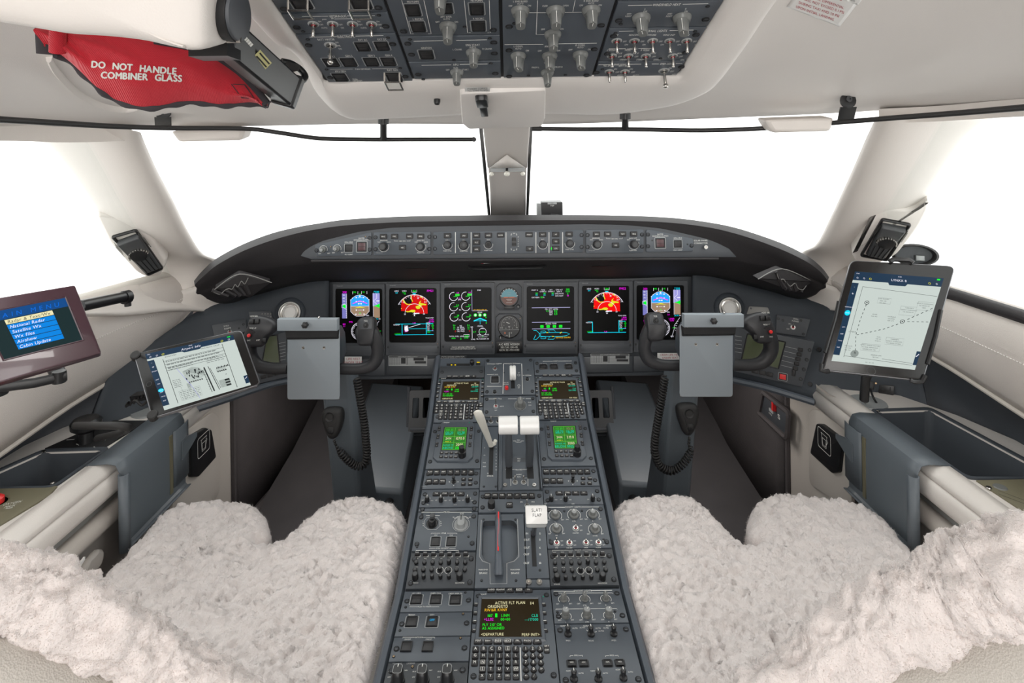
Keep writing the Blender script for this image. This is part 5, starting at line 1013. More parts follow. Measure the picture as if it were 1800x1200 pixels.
    for k in range(5): s.t(68, 62.5+k*3, ('UTC', 'TAS', 'SAT', 'ISA', 'GS')[k], 2.3); s.t(75.5, 64.8+k*2.6, ('12', '230', '15', '+8', '0')[k], 2.2, 'e_green' if k < 4 else 'e_mag')
    s.t(68.5, 78.5, '1:03', 2.4, 'e_green'); s.end()
pfd((586, 499, 676.5, 624.5), (589.5, 507, 672, 603), 'far left display with blue and brown horizon, partly behind the left yoke')
mfd((679, 498, 773.5, 623), (684, 506, 767.5, 602), 'second display from the left, weather map marked FMS1')
mfd((1017.5, 494, 1111.5, 619.5), (1023, 502, 1106, 599), 'second display from the right, weather map marked FMS2', 1)
pfd((1114, 493, 1208, 618), (1119, 501, 1202.5, 597.5), 'far right display with blue and brown horizon, partly behind the right yoke')
# engine display
s = Scr((775.5, 496.5, 869.5, 622), (781, 505, 864, 600.5), 'engine display with six round gauges, third from the left')
for (cx, cy), v, vt in (((16, 16.3), '0.98', 1), ((37.3, 16), '0.98', 1), ((16, 34.4), '5.5', 0), ((37.3, 34.4), '5.7', 0), ((16.5, 52.5), '28', 0), ((37.8, 52.5), '30', 0)):
    s.a(cx, cy, 7.3, 80, 345, .8); s.l([(cx, cy), (cx+6.8, cy+.2)], .6, 'e_green'); s.t(cx+6.8, cy-2.6, v, 3, 'e_green'); s.disc(cx-6.8, cy+3, .8, 'e_mag' if vt else 'e_red')
    if vt: s.t(cx+7, cy-6.3, '1.65', 2.4, 'e_mag'); s.r(cx+3, cy-4.6, cx+10.4, cy-.6, 'e_green2', 0)
for x, y, t in ((26.5, 22, 'EPR'), (27, 40, 'N1'), (27, 58, 'ITT'), (28, 68, 'N2'), (28, 71, 'FF (PPH)'), (28, 74.3, 'OIL TEMP'), (28, 77.5, 'OIL PRES')): s.t(x, y, t, 2.4)
s.t(26.5, 19.5, '1.5', 2.4, 'e_mag')
for x in (16.5, 41.5):
    for k, t in enumerate(('0.6', '24', '71')): s.t(x, 67+k*3.5, t, 2.6, 'e_green')
    s.t(x+2, 77.5, '0', 3, 'e_red')
s.t(20, 86.5, 'TOTAL FUEL (LBS)', 2.2); s.t(15, 90, '5850', 2.6, 'e_green'); s.t(28, 91, '0', 3, 'e_green'); s.t(37.5, 89.3, '2750', 2.6, 'e_green'); s.l([(33, 83.5), (43, 83.5), (43, 87.5), (33, 87.5)], .6, closed=True); s.t(38, 85.6, '11600', 2.5, 'e_green')
s.l([(48.3, 5), (48.3, 42), (76, 42)], .8, 'e_lav'); s.t(61, 5.7, 'END', 2.4); s.t(62, 40.6, 'LFT MESSAGES 42', 2.2, 'e_amber'); s.t(62, 45, 'GEAR', 2.4)
for x in (54, 62.2, 70.5): s.disc(x, 49.6, 3, 'e_green'); s.disc(x, 49.6, 1.9, 'e_white', 2); s.t(x, 49.6, 'DN', 1.6, 'e_black')
s.t(72.5, 54, '14', 2.6, 'e_green'); s.f([(51, 59), (62.3, 54.5), (73.7, 59), (73.7, 61), (62.3, 56.5), (51, 61)], 'e_cyan'); s.l([(53, 59.8), (72, 59.8)], .5, 'e_cyan'); s.l([(62.3, 55), (62.3, 66)], .5, 'e_cyan'); s.t(73, 63.5, '0', 3, 'e_green'); s.t(62, 69, '-TRIMS-', 2.4)
s.l([(48, 71), (48, 90)], .7); s.t(47.5, 70.5, 'ND', 2.2); s.t(52, 79, '2.7', 3, 'e_green'); s.t(49.5, 92, 'STAB', 2.3); s.a(66.5, 79, 6.4, 0, 360, .6); s.l([(61, 79.3), (72, 79.3)], .6, 'e_green'); s.t(66.5, 73, 'AIL', 2.2); s.t(60, 84.3, 'LWD', 2.2); s.t(74, 84.3, 'RWD', 2.2); s.t(66.5, 87.8, '0', 2.6, 'e_green'); s.l([(58, 88), (75, 88)], .5); s.t(66.5, 91.5, 'NL RUDDER NR', 2.2); s.end()
# system display
s = Scr((920, 495.5, 1015, 621), (926, 503, 1009, 599.5), 'systems display with blue aircraft outline, third from the right')
for x, t in ((14, 'DUCT C'), (28.5, 'FWD'), (42.5, 'AFT'), (57, 'CAB ALT')): s.t(x, 7, t, 2.2)
s.t(28.5, 9.7, 'CABIN C', 2.2); s.t(43, 9.7, 'CABIN C', 2.2)
for x, a in ((17, '20'), (31, '20'), (45.3, '20')): s.t(x, 13, a, 3, 'e_green'); s.t(x, 15.6, '22', 3, 'e_cyan')
for y, t in ((10.2, 'DIFF P'), (13.8, 'CAB RATE'), (17.5, 'LDG ELEV')): s.t(57, y, t, 2.3)
for y, t, m in ((6.5, '500', 'e_green'), (10, '0.00', 'e_green'), (14, '0', 'e_green'), (17.3, '10', 'e_mag')): s.t(72, y, t, 3, m)
s.t(15, 20, 'OXYGEN', 2.4); s.t(26, 19.8, '100', 2.8, 'e_green'); s.t(30, 20, '%', 2.2)
for y in (38.2, 63.8, 75.4): s.l([(8.5, y), (76, y)], .9, 'e_lav')
s.t(43, 40.8, 'OIL QTY (QTS)', 2.4); s.t(36, 44.3, '9.7', 2.8, 'e_green')
for k, t in enumerate(('ENG', 'APU', 'RES')): s.t(42, 44.3+k*3, t, 2.4); s.t(50.5, 43.5+k*3, ('8.3', '2.5', '6.0')[k], 3.2, 'e_green')
s.t(42, 66.6, 'BRAKE TEMP', 2.4)
for x in (26, 37, 48, 59): s.r(x-2.8, 69, x+2.8, 73.7, 'e_green'); s.t(x, 71.3, '00', 2, 'e_black')
F_ = lambda pts, c=True: s.l(pts, .7, 'e_cyan', c)
F_([(11, 78), (16, 78), (24, 86), (16, 94), (11, 94), (15, 86)], False); s.l([(21, 83.5), (29, 82), (60, 82), (69, 82.5), (74.5, 85), (69, 88), (60, 89), (29, 89), (21, 88), (21, 83.5)], .7, 'e_cyan'); F_([(36, 77.5), (47, 77.5), (51.5, 82), (40, 82)]); F_([(40, 89), (51, 89), (46, 94), (36, 94)]); F_([(24, 79.5), (31, 79), (33, 80.5), (31, 82.5), (24, 82.5)]); F_([(24, 89.5), (31, 89.5), (33, 91.5), (31, 93), (24, 93)])
s.r(33.5, 81.5, 37, 82.7, 'e_yel', 4); s.r(43.5, 88.3, 47, 89.5, 'e_yel', 4); s.f([(57, 83.3), (60.5, 81), (61.3, 82), (58, 84.2)], 'e_yel', 4); s.t(63, 91, 'SERVICE DOORS', 2.5, 'e_amber'); s.end()
# ---------------- placards on the panel
p = Panel(MP, quad(MP, 790, 607, 838, 615.5), 'placard', 'faded placard reading STATIC GROUND OPERATION under the engine display', 'placard', 'static ground placards', 'panel_dark', th=.0005, bev=.0001, lift=.0075)
p.txt(814, 609.8, 'STATIC GROUND OPERATION', 2.1); p.txt(814, 612.9, 'PROHIBITED BETWEEN 66-80% N1', 2.1); p.done()
p = Panel(MP, quad(MP, 772, 624, 820, 633), 'placard', 'faded placard reading STATIC GROUND OPERATION above the pedestal slider', 'placard', 'static ground placards', 'panel_dark', th=.0005, bev=.0001, lift=.0005)
p.txt(796, 626.8, 'STATIC GROUND OPERATION', 2.1); p.txt(796, 629.9, 'PROHIBITED BETWEEN 66-80% N1', 2.1); p.done()
for x0, y0, lb in ((683, 625, 'small metal data placard under the FMS1 display'), (1038, 621.5, 'small metal data placard under the FMS2 display')):
    p = Panel(MP, quad(MP, x0, y0, x0+68, y0+18), 'data_placard', lb, 'placard', 'metal data placards', 'grey_print', th=.0008, bev=.0002, lift=.001)
    X = lambda a, b, c, d, m='black_print': p.rect(x0+a, y0+b-a*.012, x0+c, y0+d-a*.012, m)
    X(1, 1, 67, 3); p.txt(x0+34, y0+1.6, 'GROSS WEIGHT APPROACH SPEEDS', 1.5, 'grey_print', z=.0006); X(22, 4, 30, 14); X(44, 4, 62, 9); X(46, 10, 66, 14); X(32, 4, 33, 16)
    for k in range(7): X(2+k*2.8, 4, 2.4+k*2.8, 16)
    for k in range(4): X(1, 4+k*3.4, 67, 4.4+k*3.4)
    p.done()
for x0, y0, x1, y1, t1, t2, lb in ((606, 626.5, 636, 641, 'LIFE VEST', 'UNDER SEAT', 'white placard with red LIFE VEST lettering behind the left yoke'), (1155.5, 620, 1200, 632, 'CREW LIFE VEST', 'UNDER SEAT', 'white placard with red CREW LIFE VEST lettering behind the right yoke')):
    p = Panel(MP, quad(MP, x0, y0, x1, y1), 'placard', lb, 'placard', 'life vest placards', 'white_plastic', th=.0008, bev=.0002, lift=.001)
    h = (y1-y0)*.33; xc = (x0+x1)/2; p.txt(xc, y0+h*.85, t1, h*.85, 'red_print'); p.txt(xc, y0+h*2.15, t2, h*.85, 'red_print'); p.done()
p = Panel(MP, quad(MP, 873, 600, 917.5, 620), 'registration_placard', 'black placard with three lines of white registration text', 'placard', None, 'black', th=.001, bev=.0003, lift=.001)
p.txt(895, 605, 'A/C REG. N320GX', 3.3); p.txt(895, 610, 'SELCAL GR-HS', 3.3); p.txt(895, 614.8, 'GCN 321-701-8130', 3.3); p.done()
# ---------------- standby instruments
def standby(bx, c, r, lb):
    x0, y0, x1, y1 = bx; k = 6; pts = [(x0+k, y1), (x1-k, y1), (x1, y1-k), (x1, y0+k), (x1-k, y0), (x0+k, y0), (x0, y0+k), (x0, y1-k)]
    p = Panel(MP, [MP.uv(*q) for q in pts], 'standby_instrument', lb, 'instrument', 'standby instruments', 'bezel', lift=.004, bev=.002)
    u, v = p.loc(*c); R_ = r*p.sc_(*c)[0]; mb = MB('black'); mb.lathe([(R_*1.0, 0), (R_, .004), (R_*.96, .0045), (R_*.93, .002), (R_*.93, .001)], u, v, 30); part(mb, 'rim', p.t); return p, u, v, R_
p, u, v, R_ = standby((872, 498.5, 917, 545), (895, 522), 17, 'small round standby horizon instrument with blue and brown ball')
mb = MB('sky_ball'); a_ = R_*.82
top = [(u+a_*cos(radians(t)), v+a_*sin(radians(t)), .0012) for t in range(0, 181, 12)]; bot = [(u+a_*cos(radians(t)), v+a_*sin(radians(t)), .0012) for t in range(180, 361, 12)]
mb.add(top, [tuple(range(len(top)))]); mb.add(bot, [tuple(range(len(bot)))], 'ground_ball'); part(mb, 'horizon_ball', p.t, smooth=0)
for k in range(-4, 5):
    a = radians(90+k*20); p.L.ribbon([(u+R_*.93*cos(a), v+R_*.93*sin(a)), (u+R_*.80*cos(a), v+R_*.80*sin(a))], .0012 if k % 2 else .002, .0022)
for k, w in ((.25, .3), (.45, .45), (-.22, .6), (-.35, .4), (-.55, .6)): p.L.ribbon([(u-R_*w*.5, v+R_*k), (u+R_*w*.5, v+R_*k)], .0009, .0022, 'grey_print' if k > 0 else 'white_print')
p.L.ribbon([(u-R_*.55, v), (u-R_*.12, v)], .0022, .003, 'orange_print'); p.L.ribbon([(u+R_*.12, v), (u+R_*.55, v)], .0022, .003, 'orange_print'); p.L.ribbon([(u-R_*.06, v), (u+R_*.06, v)], .0022, .003, 'orange_print')
mb = MB('black'); mb.box(u, v-R_*1.05, 0, R_*1.05, R_*.30, .007, .001); part(mb, 'caging_bar', p.t); p.done()
mb = MB('knob_dark'); mb.lathe([(.0065, 0), (.006, .006), (.004, .008)], u+R_*.92, v-R_*.95, 14); part(mb, 'knob', p.t)
p, u, v, R_ = standby((871.5, 551.5, 918, 598), (895, 574), 20, 'round standby altimeter and airspeed dial below the standby horizon')
for k in range(10): a = radians(90-36*k); p.L.text(u+R_*.48*cos(a), v+R_*.25+R_*.45*sin(a), .0022, str(k), .0032, .0032)
for k in range(28): a = radians(-20+k*8); p.L.ribbon([(u+R_*.62*cos(a), v+R_*.2+R_*.62*sin(a)), (u+R_*.68*cos(a), v+R_*.2+R_*.68*sin(a))], .0006, .0022)
p.L.ribbon([(u-R_*.9, v-R_*.26), (u+R_*.9, v-R_*.26)], .0009, .0022, 'grey_print'); p.L.ribbon([(u-R_*.25, v+R_*.40), (u+R_*.05, v+R_*.28)], .0018, .0024); p.L.ribbon([(u, v-R_*.1), (u, v+R_*.05)], .001, .0024)
for x, y, t, h in ((0, .02, 'ALT', .003), (-.68, -.08, 'IN HG', .0026), (.68, -.08, 'MB', .0026), (.18, -.52, '20', .004), (-.2, -.75, 'KTS', .0026)): p.L.text(u+R_*x, v+R_*y, .0022, t, h, h)
p.L.text(u-R_*.38, v-R_*.52, .0022, '8', .007, .007, 'orange_print'); p.L.ribbon([(u, v-R_*.45), (u, v-R_*.9)], .0014, .0024); p.done()
mb = MB('black'); q = p.loc(880, 592); mb.lathe([(.006, 0), (.0055, .008), (.004, .010)], q[0], q[1], 14); mb.box(q[0], q[1], .0098, .0012, .007, .0104, m='white_print'); part(mb, 'knob', p.t); p.small(914.5, 559, .004, 'brass')
# ================================================================== flight guidance row on the glareshield face
def gmod(poly, lb, grp='glareshield control units', scr=()):
    p = Panel(GF, roundpoly([GF.uv(*q) for q in poly][::-1], .004, 2), 'control_unit', lb, 'panel', grp, 'panel', th=.006, bev=.001, lift=.001)
    for x, y in scr: p.screw(x, y, .0125)
    return p
p = gmod([(554, 430), (573, 426), (653, 408), (653, 448.5), (556, 450)], 'leftmost tapered control unit on the glareshield with two light grey knobs', scr=((556.5, 440), (649.5, 418), (650, 438.5)))
for x, y in ((567, 438.5), (591, 437)): p.knob(m_round(.019, .024, 'knob_grey', 'knob_light', 'black' if x > 580 else None), x+1.5, y, 130, 'knob'); p.arc(x+1.5, y, .026, -20, 200, .0009); p.txt(x-5, y+7, 'DIM', 2); p.txt(x+11, y+6.5, 'BRT', 2)
p.push(613, 435.8, 16, 16, '', split=1); p.txt(613, 425.5, 'ROLL SPLR', 2.1); p.txt(613, 447, 'PLT CONT', 2.1); p.push(636, 433.5, 20, 20.5, '', cap='lamp_dark_red', split=1, label='master warning light, dark red'); p.txt(635.5, 418.5, 'MASTER', 2.1); p.txt(635.5, 421.5, 'WARNING/CAUTION', 2.1); p.small(642.5, 415.5, .005, 'brass'); p.small(581.5, 433.5, .005, 'brass'); p.done()
def dispctl(x0, x1, y0, y1, lb, mir=0):
    p = gmod([(x0, y0), (x1, y0-1), (x1, y1-1), (x0, y1)], lb, scr=((x0+3, y0+9), (x0+3, y0+30), (x1-2.5, y0+8), (x1-2.5, y0+29.5)))
    o = x0-657
    for x, y, t in ((674, 415.5, 'BRG'), (693.5, 415.3, 'FMS'), (720, 415, 'NAV'), (739.5, 415, 'BRG'), (707.5, 434.8, 'HSI')): p.key(x+o+mir*1.5, y+y0-408-(o*.012)*0, 12, 8, t, 2.3, z=.005)
    p.line([(693+o, 421.5+y0-408), (693+o, 423.5+y0-408), (700+o, 423.5+y0-408)], .6); p.txt(707.5+o, 423.5+y0-408, 'NAV SRC', 2); p.line([(715+o, 423.5+y0-408), (721+o, 423.5+y0-408), (721+o, 421.5+y0-408)], .6)
    for x, t in ((674.5, 'MINIMUMS'), (739.5, 'BARO SET')):
        p.knob(m_plain(.026, .022, 'key', None, 'knob_dark'), x+o+(1.5 if mir else 0), 433+y0-408, 0, 'knob'); p.arc(x+o+1.5*mir, 433+y0-408, .034, 190, 380, .0009); p.txt(x+o, 422.6+y0-408, t, 2.1); p.txt(x+o-8, 425.3+y0-408, 'RAD', 1.8); p.txt(x+o+9, 425.3+y0-408, 'BARO', 1.8)
    p.txt(739.5+o, 444+y0-408, 'PUSH STD', 2); p.txt(667+o, 444+y0-408, 'Honeywell', 1.8, 'grey_print'); p.done()
dispctl(657, 757, 408, 448.5, 'control unit on the glareshield, second from the left, with two black knobs')
dispctl(1030, 1131, 404, 445, 'control unit on the glareshield, second from the right, with two black knobs', 1)
p = gmod([(762, 407.5), (1025, 404), (1025, 443.5), (762, 447.5)], 'wide autopilot control unit in the middle of the glareshield with vertical thumbwheel', scr=((764.5, 416.5), (764.5, 437), (1022.5, 413), (1022.5, 434)))
for x in (800.5, 828.2, 889.5, 942, 965, 989): p.line([(x, 408), (x, 444.5)], 1.1)
for x, y, t in ((786.5, 414, 'FD1'), (815.5, 414, 'SPD'), (837.5, 413.5, 'NAV'), (858.5, 413.3, 'HDG'), (880, 413, 'BANK'), (837.5, 425.8, 'FLC'), (837.5, 438, 'APR'), (930, 412.2, 'VNAV'), (931, 437, 'VS'), (954, 412, 'ALT'), (977, 411.8, 'AP'), (977, 424.2, 'YD'), (977, 436.5, 'CPL'), (1000.5, 411.3, 'FD2')): p.key(x, y, 12.2, 8, t, 2.3, z=.005)
for x, y, d, t, b in ((786.5, 430, .024, 'CRS 1', 'PUSH SYNC'), (815, 430.5, .028, 'SPD', 'PUSH CHG'), (858.5, 429.5, .021, 'HDG', 'PUSH SYNC'), (954, 429, .024, 'ALT', ''), (1001.5, 427.5, .024, 'CRS 2', 'PUSH SYNC')):
    p.knob(m_plain(d, .018, 'key', None, 'knob_dark' if t != 'HDG' else 'gap'), x, y, 0, 'knob'); p.arc(x, y, d+.008, 180, 370, .0009); p.txt(x, y-8.3, t, 2.1); p.txt(x, y+10.5 if t[0] == 'H' else y+10.8, b, 2)
p.poly([(968, 436.7), (970, 433.8), (970, 439.8)], 'e_green'); u, v = p.loc(903.5, 425); a, b = p.sc_(903, 425); mb = MB('black'); mb.T = Matrix.Translation((u, v, -.004)) @ Matrix.Rotation(radians(90), 4, 'Y')
mb.lathe([(.014, -.0065), (.014, .0065)], seg=24)
for k in range(24): a2 = 2*pi*k/24; mb.box(.014*cos(a2), .014*sin(a2), -.006, .0014, .0014, .006)
part(mb, 'pitch_wheel', p.t); p.line([(900, 411), (898.5, 411), (898.5, 414)], .7); p.line([(907, 411), (908.5, 411), (908.5, 414)], .7); p.line([(900, 439), (898.5, 439), (898.5, 436)], .7); p.line([(907, 439), (908.5, 439), (908.5, 436)], .7); p.txt(903.5, 410, 'DN', 1.9); p.txt(903.5, 439.8, 'UP', 1.9)
for k, ch in enumerate('PITCH'): p.txt(911, 416.5+k*4, ch, 2.2)
p.done()
p = gmod([(1136, 403.5), (1146, 404), (1218, 419), (1218, 441.5), (1136, 443)], 'rightmost tapered control unit on the glareshield with dark red warning light', scr=((1139, 412), (1139, 432.5), (1215.5, 431.5)))
p.push(1160.5, 427, 20, 20.5, '', cap='lamp_dark_red', split=1, label='master warning light, dark red'); p.txt(1160.5, 411.5, 'MASTER', 2.1); p.txt(1160.5, 414.7, 'WARNING/CAUTION', 2.1); p.push(1191.5, 428.5, 16, 16, '', split=1); p.txt(1191.5, 418.3, 'ROLL SPLR', 2.1); p.txt(1191.5, 439.3, 'CPLT CONT', 2.1); p.small(1146.5, 422.5, .005); p.small(1208.5, 429, .005); p.done()
# camera-like box standing on top of the glareshield
t_ = thing('magnetic_sensor_box', 'small black box with cable standing on the glareshield right of the windshield post', 'box', P(971, 384, 2.0))
mb = MB('black'); c0 = P(952.5, 381, 2.0); c1 = P(989, 355, 2.0); mb.T = None
mb.loft([[V3((c0.x, 2.0, c0.z-.02)), V3((c1.x, 2.0, c0.z-.02)), V3((c1.x, 2.0, c1.z)), V3((c0.x, 2.0, c1.z))], [V3((c0.x, 2.08, c0.z-.02)), V3((c1.x, 2.08, c0.z-.02)), V3((c1.x, 2.08, c1.z)), V3((c0.x, 2.08, c1.z))]]); bevel(wpart(mb, 'housing', t_), .002)
mb = MB('white_print'); mb.T = Matrix.Translation(((c0.x+c1.x)/2, 1.9995, c1.z-.004)) @ Matrix.Rotation(radians(90), 4, 'X'); mb.box(0, 0, 0, .032, .006, .001, m='grey_print'); mb.text(0, -.008, .001, 'TOP', .005, .005); mb.add(*ring_(.003, .002, .001), 'grey_print'); wpart(mb, 'label', t_, smooth=0)
mb = MB('black'); mb.tube(spline([P(969, 377, 1.99), P(976, 378, 1.975), P(985, 380, 1.975), P(990, 383, 1.99)], 4), .004, 8); wpart(mb, 'cable', t_)
mb = MB('knob_light'); a = P(945, 382, 2.04); mb.box(a.x+.004, 2.05, a.z-.02, .012, .05, c1.z-.006, .002); wpart(mb, 'bracket', t_)
# ================================================================== yokes, columns, microphones
def yoke(side, clip, inner, outer, hub, col, lb):
    sg = -1 if side == 'left' else 1; Y = 1.62; O = P((clip[0]+clip[2])/2, 610, Y)
    t = thing('control_yoke', lb, 'control yoke', O, 'control yokes')
    def tb(pts, rs, nm, m='yoke', flat=1.0, n=5, dy=0):
        p = [P(x, y, Y+dy+(z if z else 0)) for x, y, z in pts]; q = spline([(*a,) for a in p], n); rr_ = spline([(r, 0, 0) for r in rs], n)
        mb = MB(m); mb.tube(q, [a.x*Y/1000 for a in rr_], 16, flat=flat, up=(0, 1, 0)); return wpart(mb, nm, t, smooth=70)
    tb(inner[0], inner[1], 'inner_grip'); tb(outer[0], outer[1], 'outer_grip')
    # grip heads
    ix, iy = inner[2]; mb = MB('yoke')
    f = Fr(P(ix, iy, Y-.02), (1, 0, 0), (0, .25, 1)); k = Y/1000
    shp = [(-15, -34), (12, -34), (16, -10), (15, 10), (10, 15), (-10, 14), (-17, 8), (-16, -10)]
    shp = [(x*-sg if 0 else x, y) for x, y in shp]
    def ring(s, z, dx=0, dy=0): return [(x*k*s+dx, y*k*s+dy, z) for x, y in roundpoly(shp, 7, 3)]
    mb.loft([ring(.75, -.035), ring(.95, -.028), ring(1.0, -.012), ring(.97, 0.0), ring(.86, .006)]); o = part(mb, 'grip_head', t, t.matrix_basis.inverted() @ f.M(), smooth=60)
    mb = MB('yoke'); bx = sg*-1*14*k*-1 if 0 else (-12*k if sg < 0 else 12*k); mb.sphere((bx, -13*k, -.012), .017, 16, None, (.8, 1.5, 1.05)); part(mb, 'palm_swell', t, t.matrix_basis.inverted() @ f.M(), smooth=80)
    mb = MB('panel_dark'); mb.prism(roundpoly([(x*k*.80, y*k*.80+.003) for x, y in ((-14, -10), (14, -10), (13, 12), (-14, 12))], .004), .004, .0075, .001); part(mb, 'switch_plate', t, t.matrix_basis.inverted() @ f.M())
    mb = MB('black'); mb.lathe([(.008, .0075), (.007, .009), (.0045, .009), (.0042, .013), (.003, .014)], 0, .001, 16); part(mb, 'trim_button', t, t.matrix_basis.inverted() @ f.M()); mb = MB('white_print'); mb.text(-.001, .013, .0078, 'TCS', .0042, .0042); part(mb, 'grip_lettering', t, t.matrix_basis.inverted() @ f.M(), smooth=0)
    ox, oy = outer[2]; f = Fr(P(ox, oy, Y-.018), (1, 0, 0), (0, .25, 1)); e = -sg
    shp2 = [(e*x, y) for x, y in ((-17, -34), (9, -34), (14, -18), (27, -9), (31, 4), (22, 12), (8, 17), (-10, 20), (-19, 12), (-20, -8))]; shp = shp2 if area(shp2) > 0 else shp2[::-1]
    mb = MB('yoke'); mb.loft([ring(.72, -.035), ring(.95, -.026), ring(1.0, -.010), ring(.95, 0.002), ring(.80, .008)]); part(mb, 'grip_head', t, t.matrix_basis.inverted() @ f.M(), smooth=60)
    L = t.matrix_basis.inverted() @ f.M(); X = lambda v: e*v*k
    mb = MB('black'); mb.box(X(-10), 9*k, .004, .014, .013, .017, .003); mb.box(X(-1), 9*k, .004, .012, .013, .015, .003); part(mb, 'trim_rocker', t, L)
    mb = MB('red_button'); mb.lathe([(.0050, .008), (.0048, .013), (.0035, .0145)], X(-13), -14*k, 16); mb.lathe([(.0072, .004), (.0070, .0095), (.0055, .0095)], X(-13), -14*k, 16, 'black'); part(mb, 'disconnect_button', t, L, 'small red autopilot disconnect button')
    mb = MB('black'); mb.box(X(14), -22*k, .0, .010, .012, .012, .002); part(mb, 'talk_switch', t, L); mb = MB('white_print'); mb.text(X(-8), 18*k, .0095, 'NOSE DN', .0036, .0036); mb.text(X(-8), -2*k, .0095, 'NOSE UP', .0036, .0036); mb.text(X(-13), -22*k, .0095, 'DISC', .0034, .0034); mb.text(X(3), -22*k, .0095, 'XMT', .0038, .0038); part(mb, 'grip_lettering', t, L, smooth=0)
    # hub behind the clip board
    mb = MB('panel'); a = [P(x, y, Y+.01) for x, y in hub]; c = sum(a, V3())/len(a); mb.loft([[c+(p-c)*.8+V3((0, -.05, 0)) for p in a], [c+(p-c)*.96+V3((0, -.04, 0)) for p in a], a, [c+(p-c)*.92+V3((0, .05, 0)) for p in a]]); wpart(mb, 'hub', t, smooth=50)
    # clip board
    x0, y0, x1, y1, ym = clip[:5]; cf = Fr(P((x0+x1)/2, y0, Y-.07), (1, 0, 0), (0, .06, 1))
    cb = thing('chart_clipboard', 'blue grey metal chart clipboard fixed to the '+side+' yoke', 'clipboard', cf.M(), 'yoke clipboards')
    q = [cf.uv(x0, y1), cf.uv(x1, y1), cf.uv(x1, ym), cf.uv(x0, ym)]; mb = MB('clip_light'); mb.prism(roundpoly(q, .008, 4), -.003, 0, .0008); part(mb, 'board', cb)
    mb = MB('steel'); rp = roundpoly(q, .008, 4); rp = rp if area(rp) > 0 else rp[::-1]; mb.tube([(*p, -.0012) for p in rp[:10]+[rp[-1]]][:10], .0009, 5); part(mb, 'worn_edge', cb)
    bx0, bx1, by = clip[5], clip[6], clip[7]; q = [cf.uv(bx0, ym), cf.uv(bx1, ym), cf.uv(bx1, by), cf.uv(bx0, by)]; mb = MB('clip_light'); mb.prism(q, .012, .034, .002); part(mb, 'clamp_bar', cb)
    q = [cf.uv(x0+3, ym+19), cf.uv(x1-2, ym+19), cf.uv(x1-1, ym), cf.uv(x0+3, ym)]; mb = MB('black_matte'); u0, v0 = q[0]; u1, v1 = q[2]
    mb.loft([[(u0, v0, .002), (u1, v0, .002), (u1, v0, .010), (u0, v0, .010)], [(u0, v0+.008, .002), (u1, v0+.008, .002), (u1, v0+.008, .020), (u0, v0+.008, .020)], [(u0-.002, v1, .002), (u1+.002, v1, .002), (u1+.002, v1, .022), (u0-.002, v1, .022)]]); part(mb, 'rubber_jaw', cb)
    for i in range(7): u = u0+(u1-u0)*(i+.5)/7; mb = MB('steel'); mb.sphere((u, v1, .022), .0017, 8); part(mb, 'rivet', cb)
    mx = (bx0+bx1)/2-2; u, v = cf.uv(mx, (ym+by)/2-1); mb = MB('black'); mb.lathe([(.0065, .034), (.0075, .038), (.0070, .046), (.004, .048)], u, v, 14)
    for i in range(6): a = i*pi/3; mb.box(u+.0068*cos(a), v+.0068*sin(a), .036, .003, .003, .046, .001)
    part(mb, 'thumb_screw', cb); mb = MB('steel'); mb.lathe([(.0025, .02), (.0025, .03), (.001, .032)], u+.036*(1 if sg < 0 else 1)*.9, cf.uv(mx, by-2)[1], 8); part(mb, 'pin', cb)
    for x, y in ((x0+28, ym+35), (x1-27.5, ym+35)): u, v = cf.uv(x, y); mb = MB('steel'); mb.lathe([(.0042, 0), (.0040, .001), (.002, .0006)], u, v, 12); mb.box(u, v, .0006, .004, .001, .0012, m='black'); mb.box(u, v, .0006, .001, .004, .0012, m='black'); part(mb, 'screw', cb)
    # column
    c_ = thing('control_column', 'blue grey control column standing under the '+side+' yoke', 'column', V3((O.x, 1.85, 0)), 'control columns')
    top, bot = col; mb = MB('clip'); R = []
    for (l, y, r, Yc) in (top, bot):
        a, b = P(l, y, Yc), P(r, y, Yc); dz = V3((0, .12 if y > 700 else .03, 0)); w = (b-a).normalized(); R.append([a+w*.004+V3((0, -.0, 0)), b-w*.010, b+V3((0, .012, 0)), b+dz+w*(.015 if sg < 0 else -.0), a+dz+w*(-.0 if sg < 0 else -.015), a+V3((0, .008, 0))])
    ext = [q0+(q1-q0)*((q0.z-.02)/(q0.z-q1.z)) for q0, q1 in zip(*R)]
    up = [q0-(q1-q0)*.03 for q0, q1 in zip(*R)]; mb.loft([ext, R[1], R[0], up]); bevel(wpart(mb, 'shaft', c_, smooth=50), .006)
    return t
yoke('left', (505, 576, 597, 702, 576, 495.5, 599, 556), ([(596, 648, 0), (632, 648, 0), (655, 640, 0), (664, 620, 0), (661, 598, -.005), (652, 580, -.01)], [9.5, 9.5, 11, 11, 11.5, 12], (644, 572)),
    ([(506, 647, 0), (475, 647, 0), (451, 641, 0), (438, 620, 0), (440, 596, -.005), (449, 575, -.012)], [9.5, 10, 11.5, 12.5, 13, 13], (455, 574)), [(520, 580), (594, 578), (601, 592), (604, 630), (594, 648), (515, 648), (510, 620)], ((562, 655, 617, 1.74), (583, 858, 632, 1.80)), 'left control yoke with red button, behind a grey clipboard')
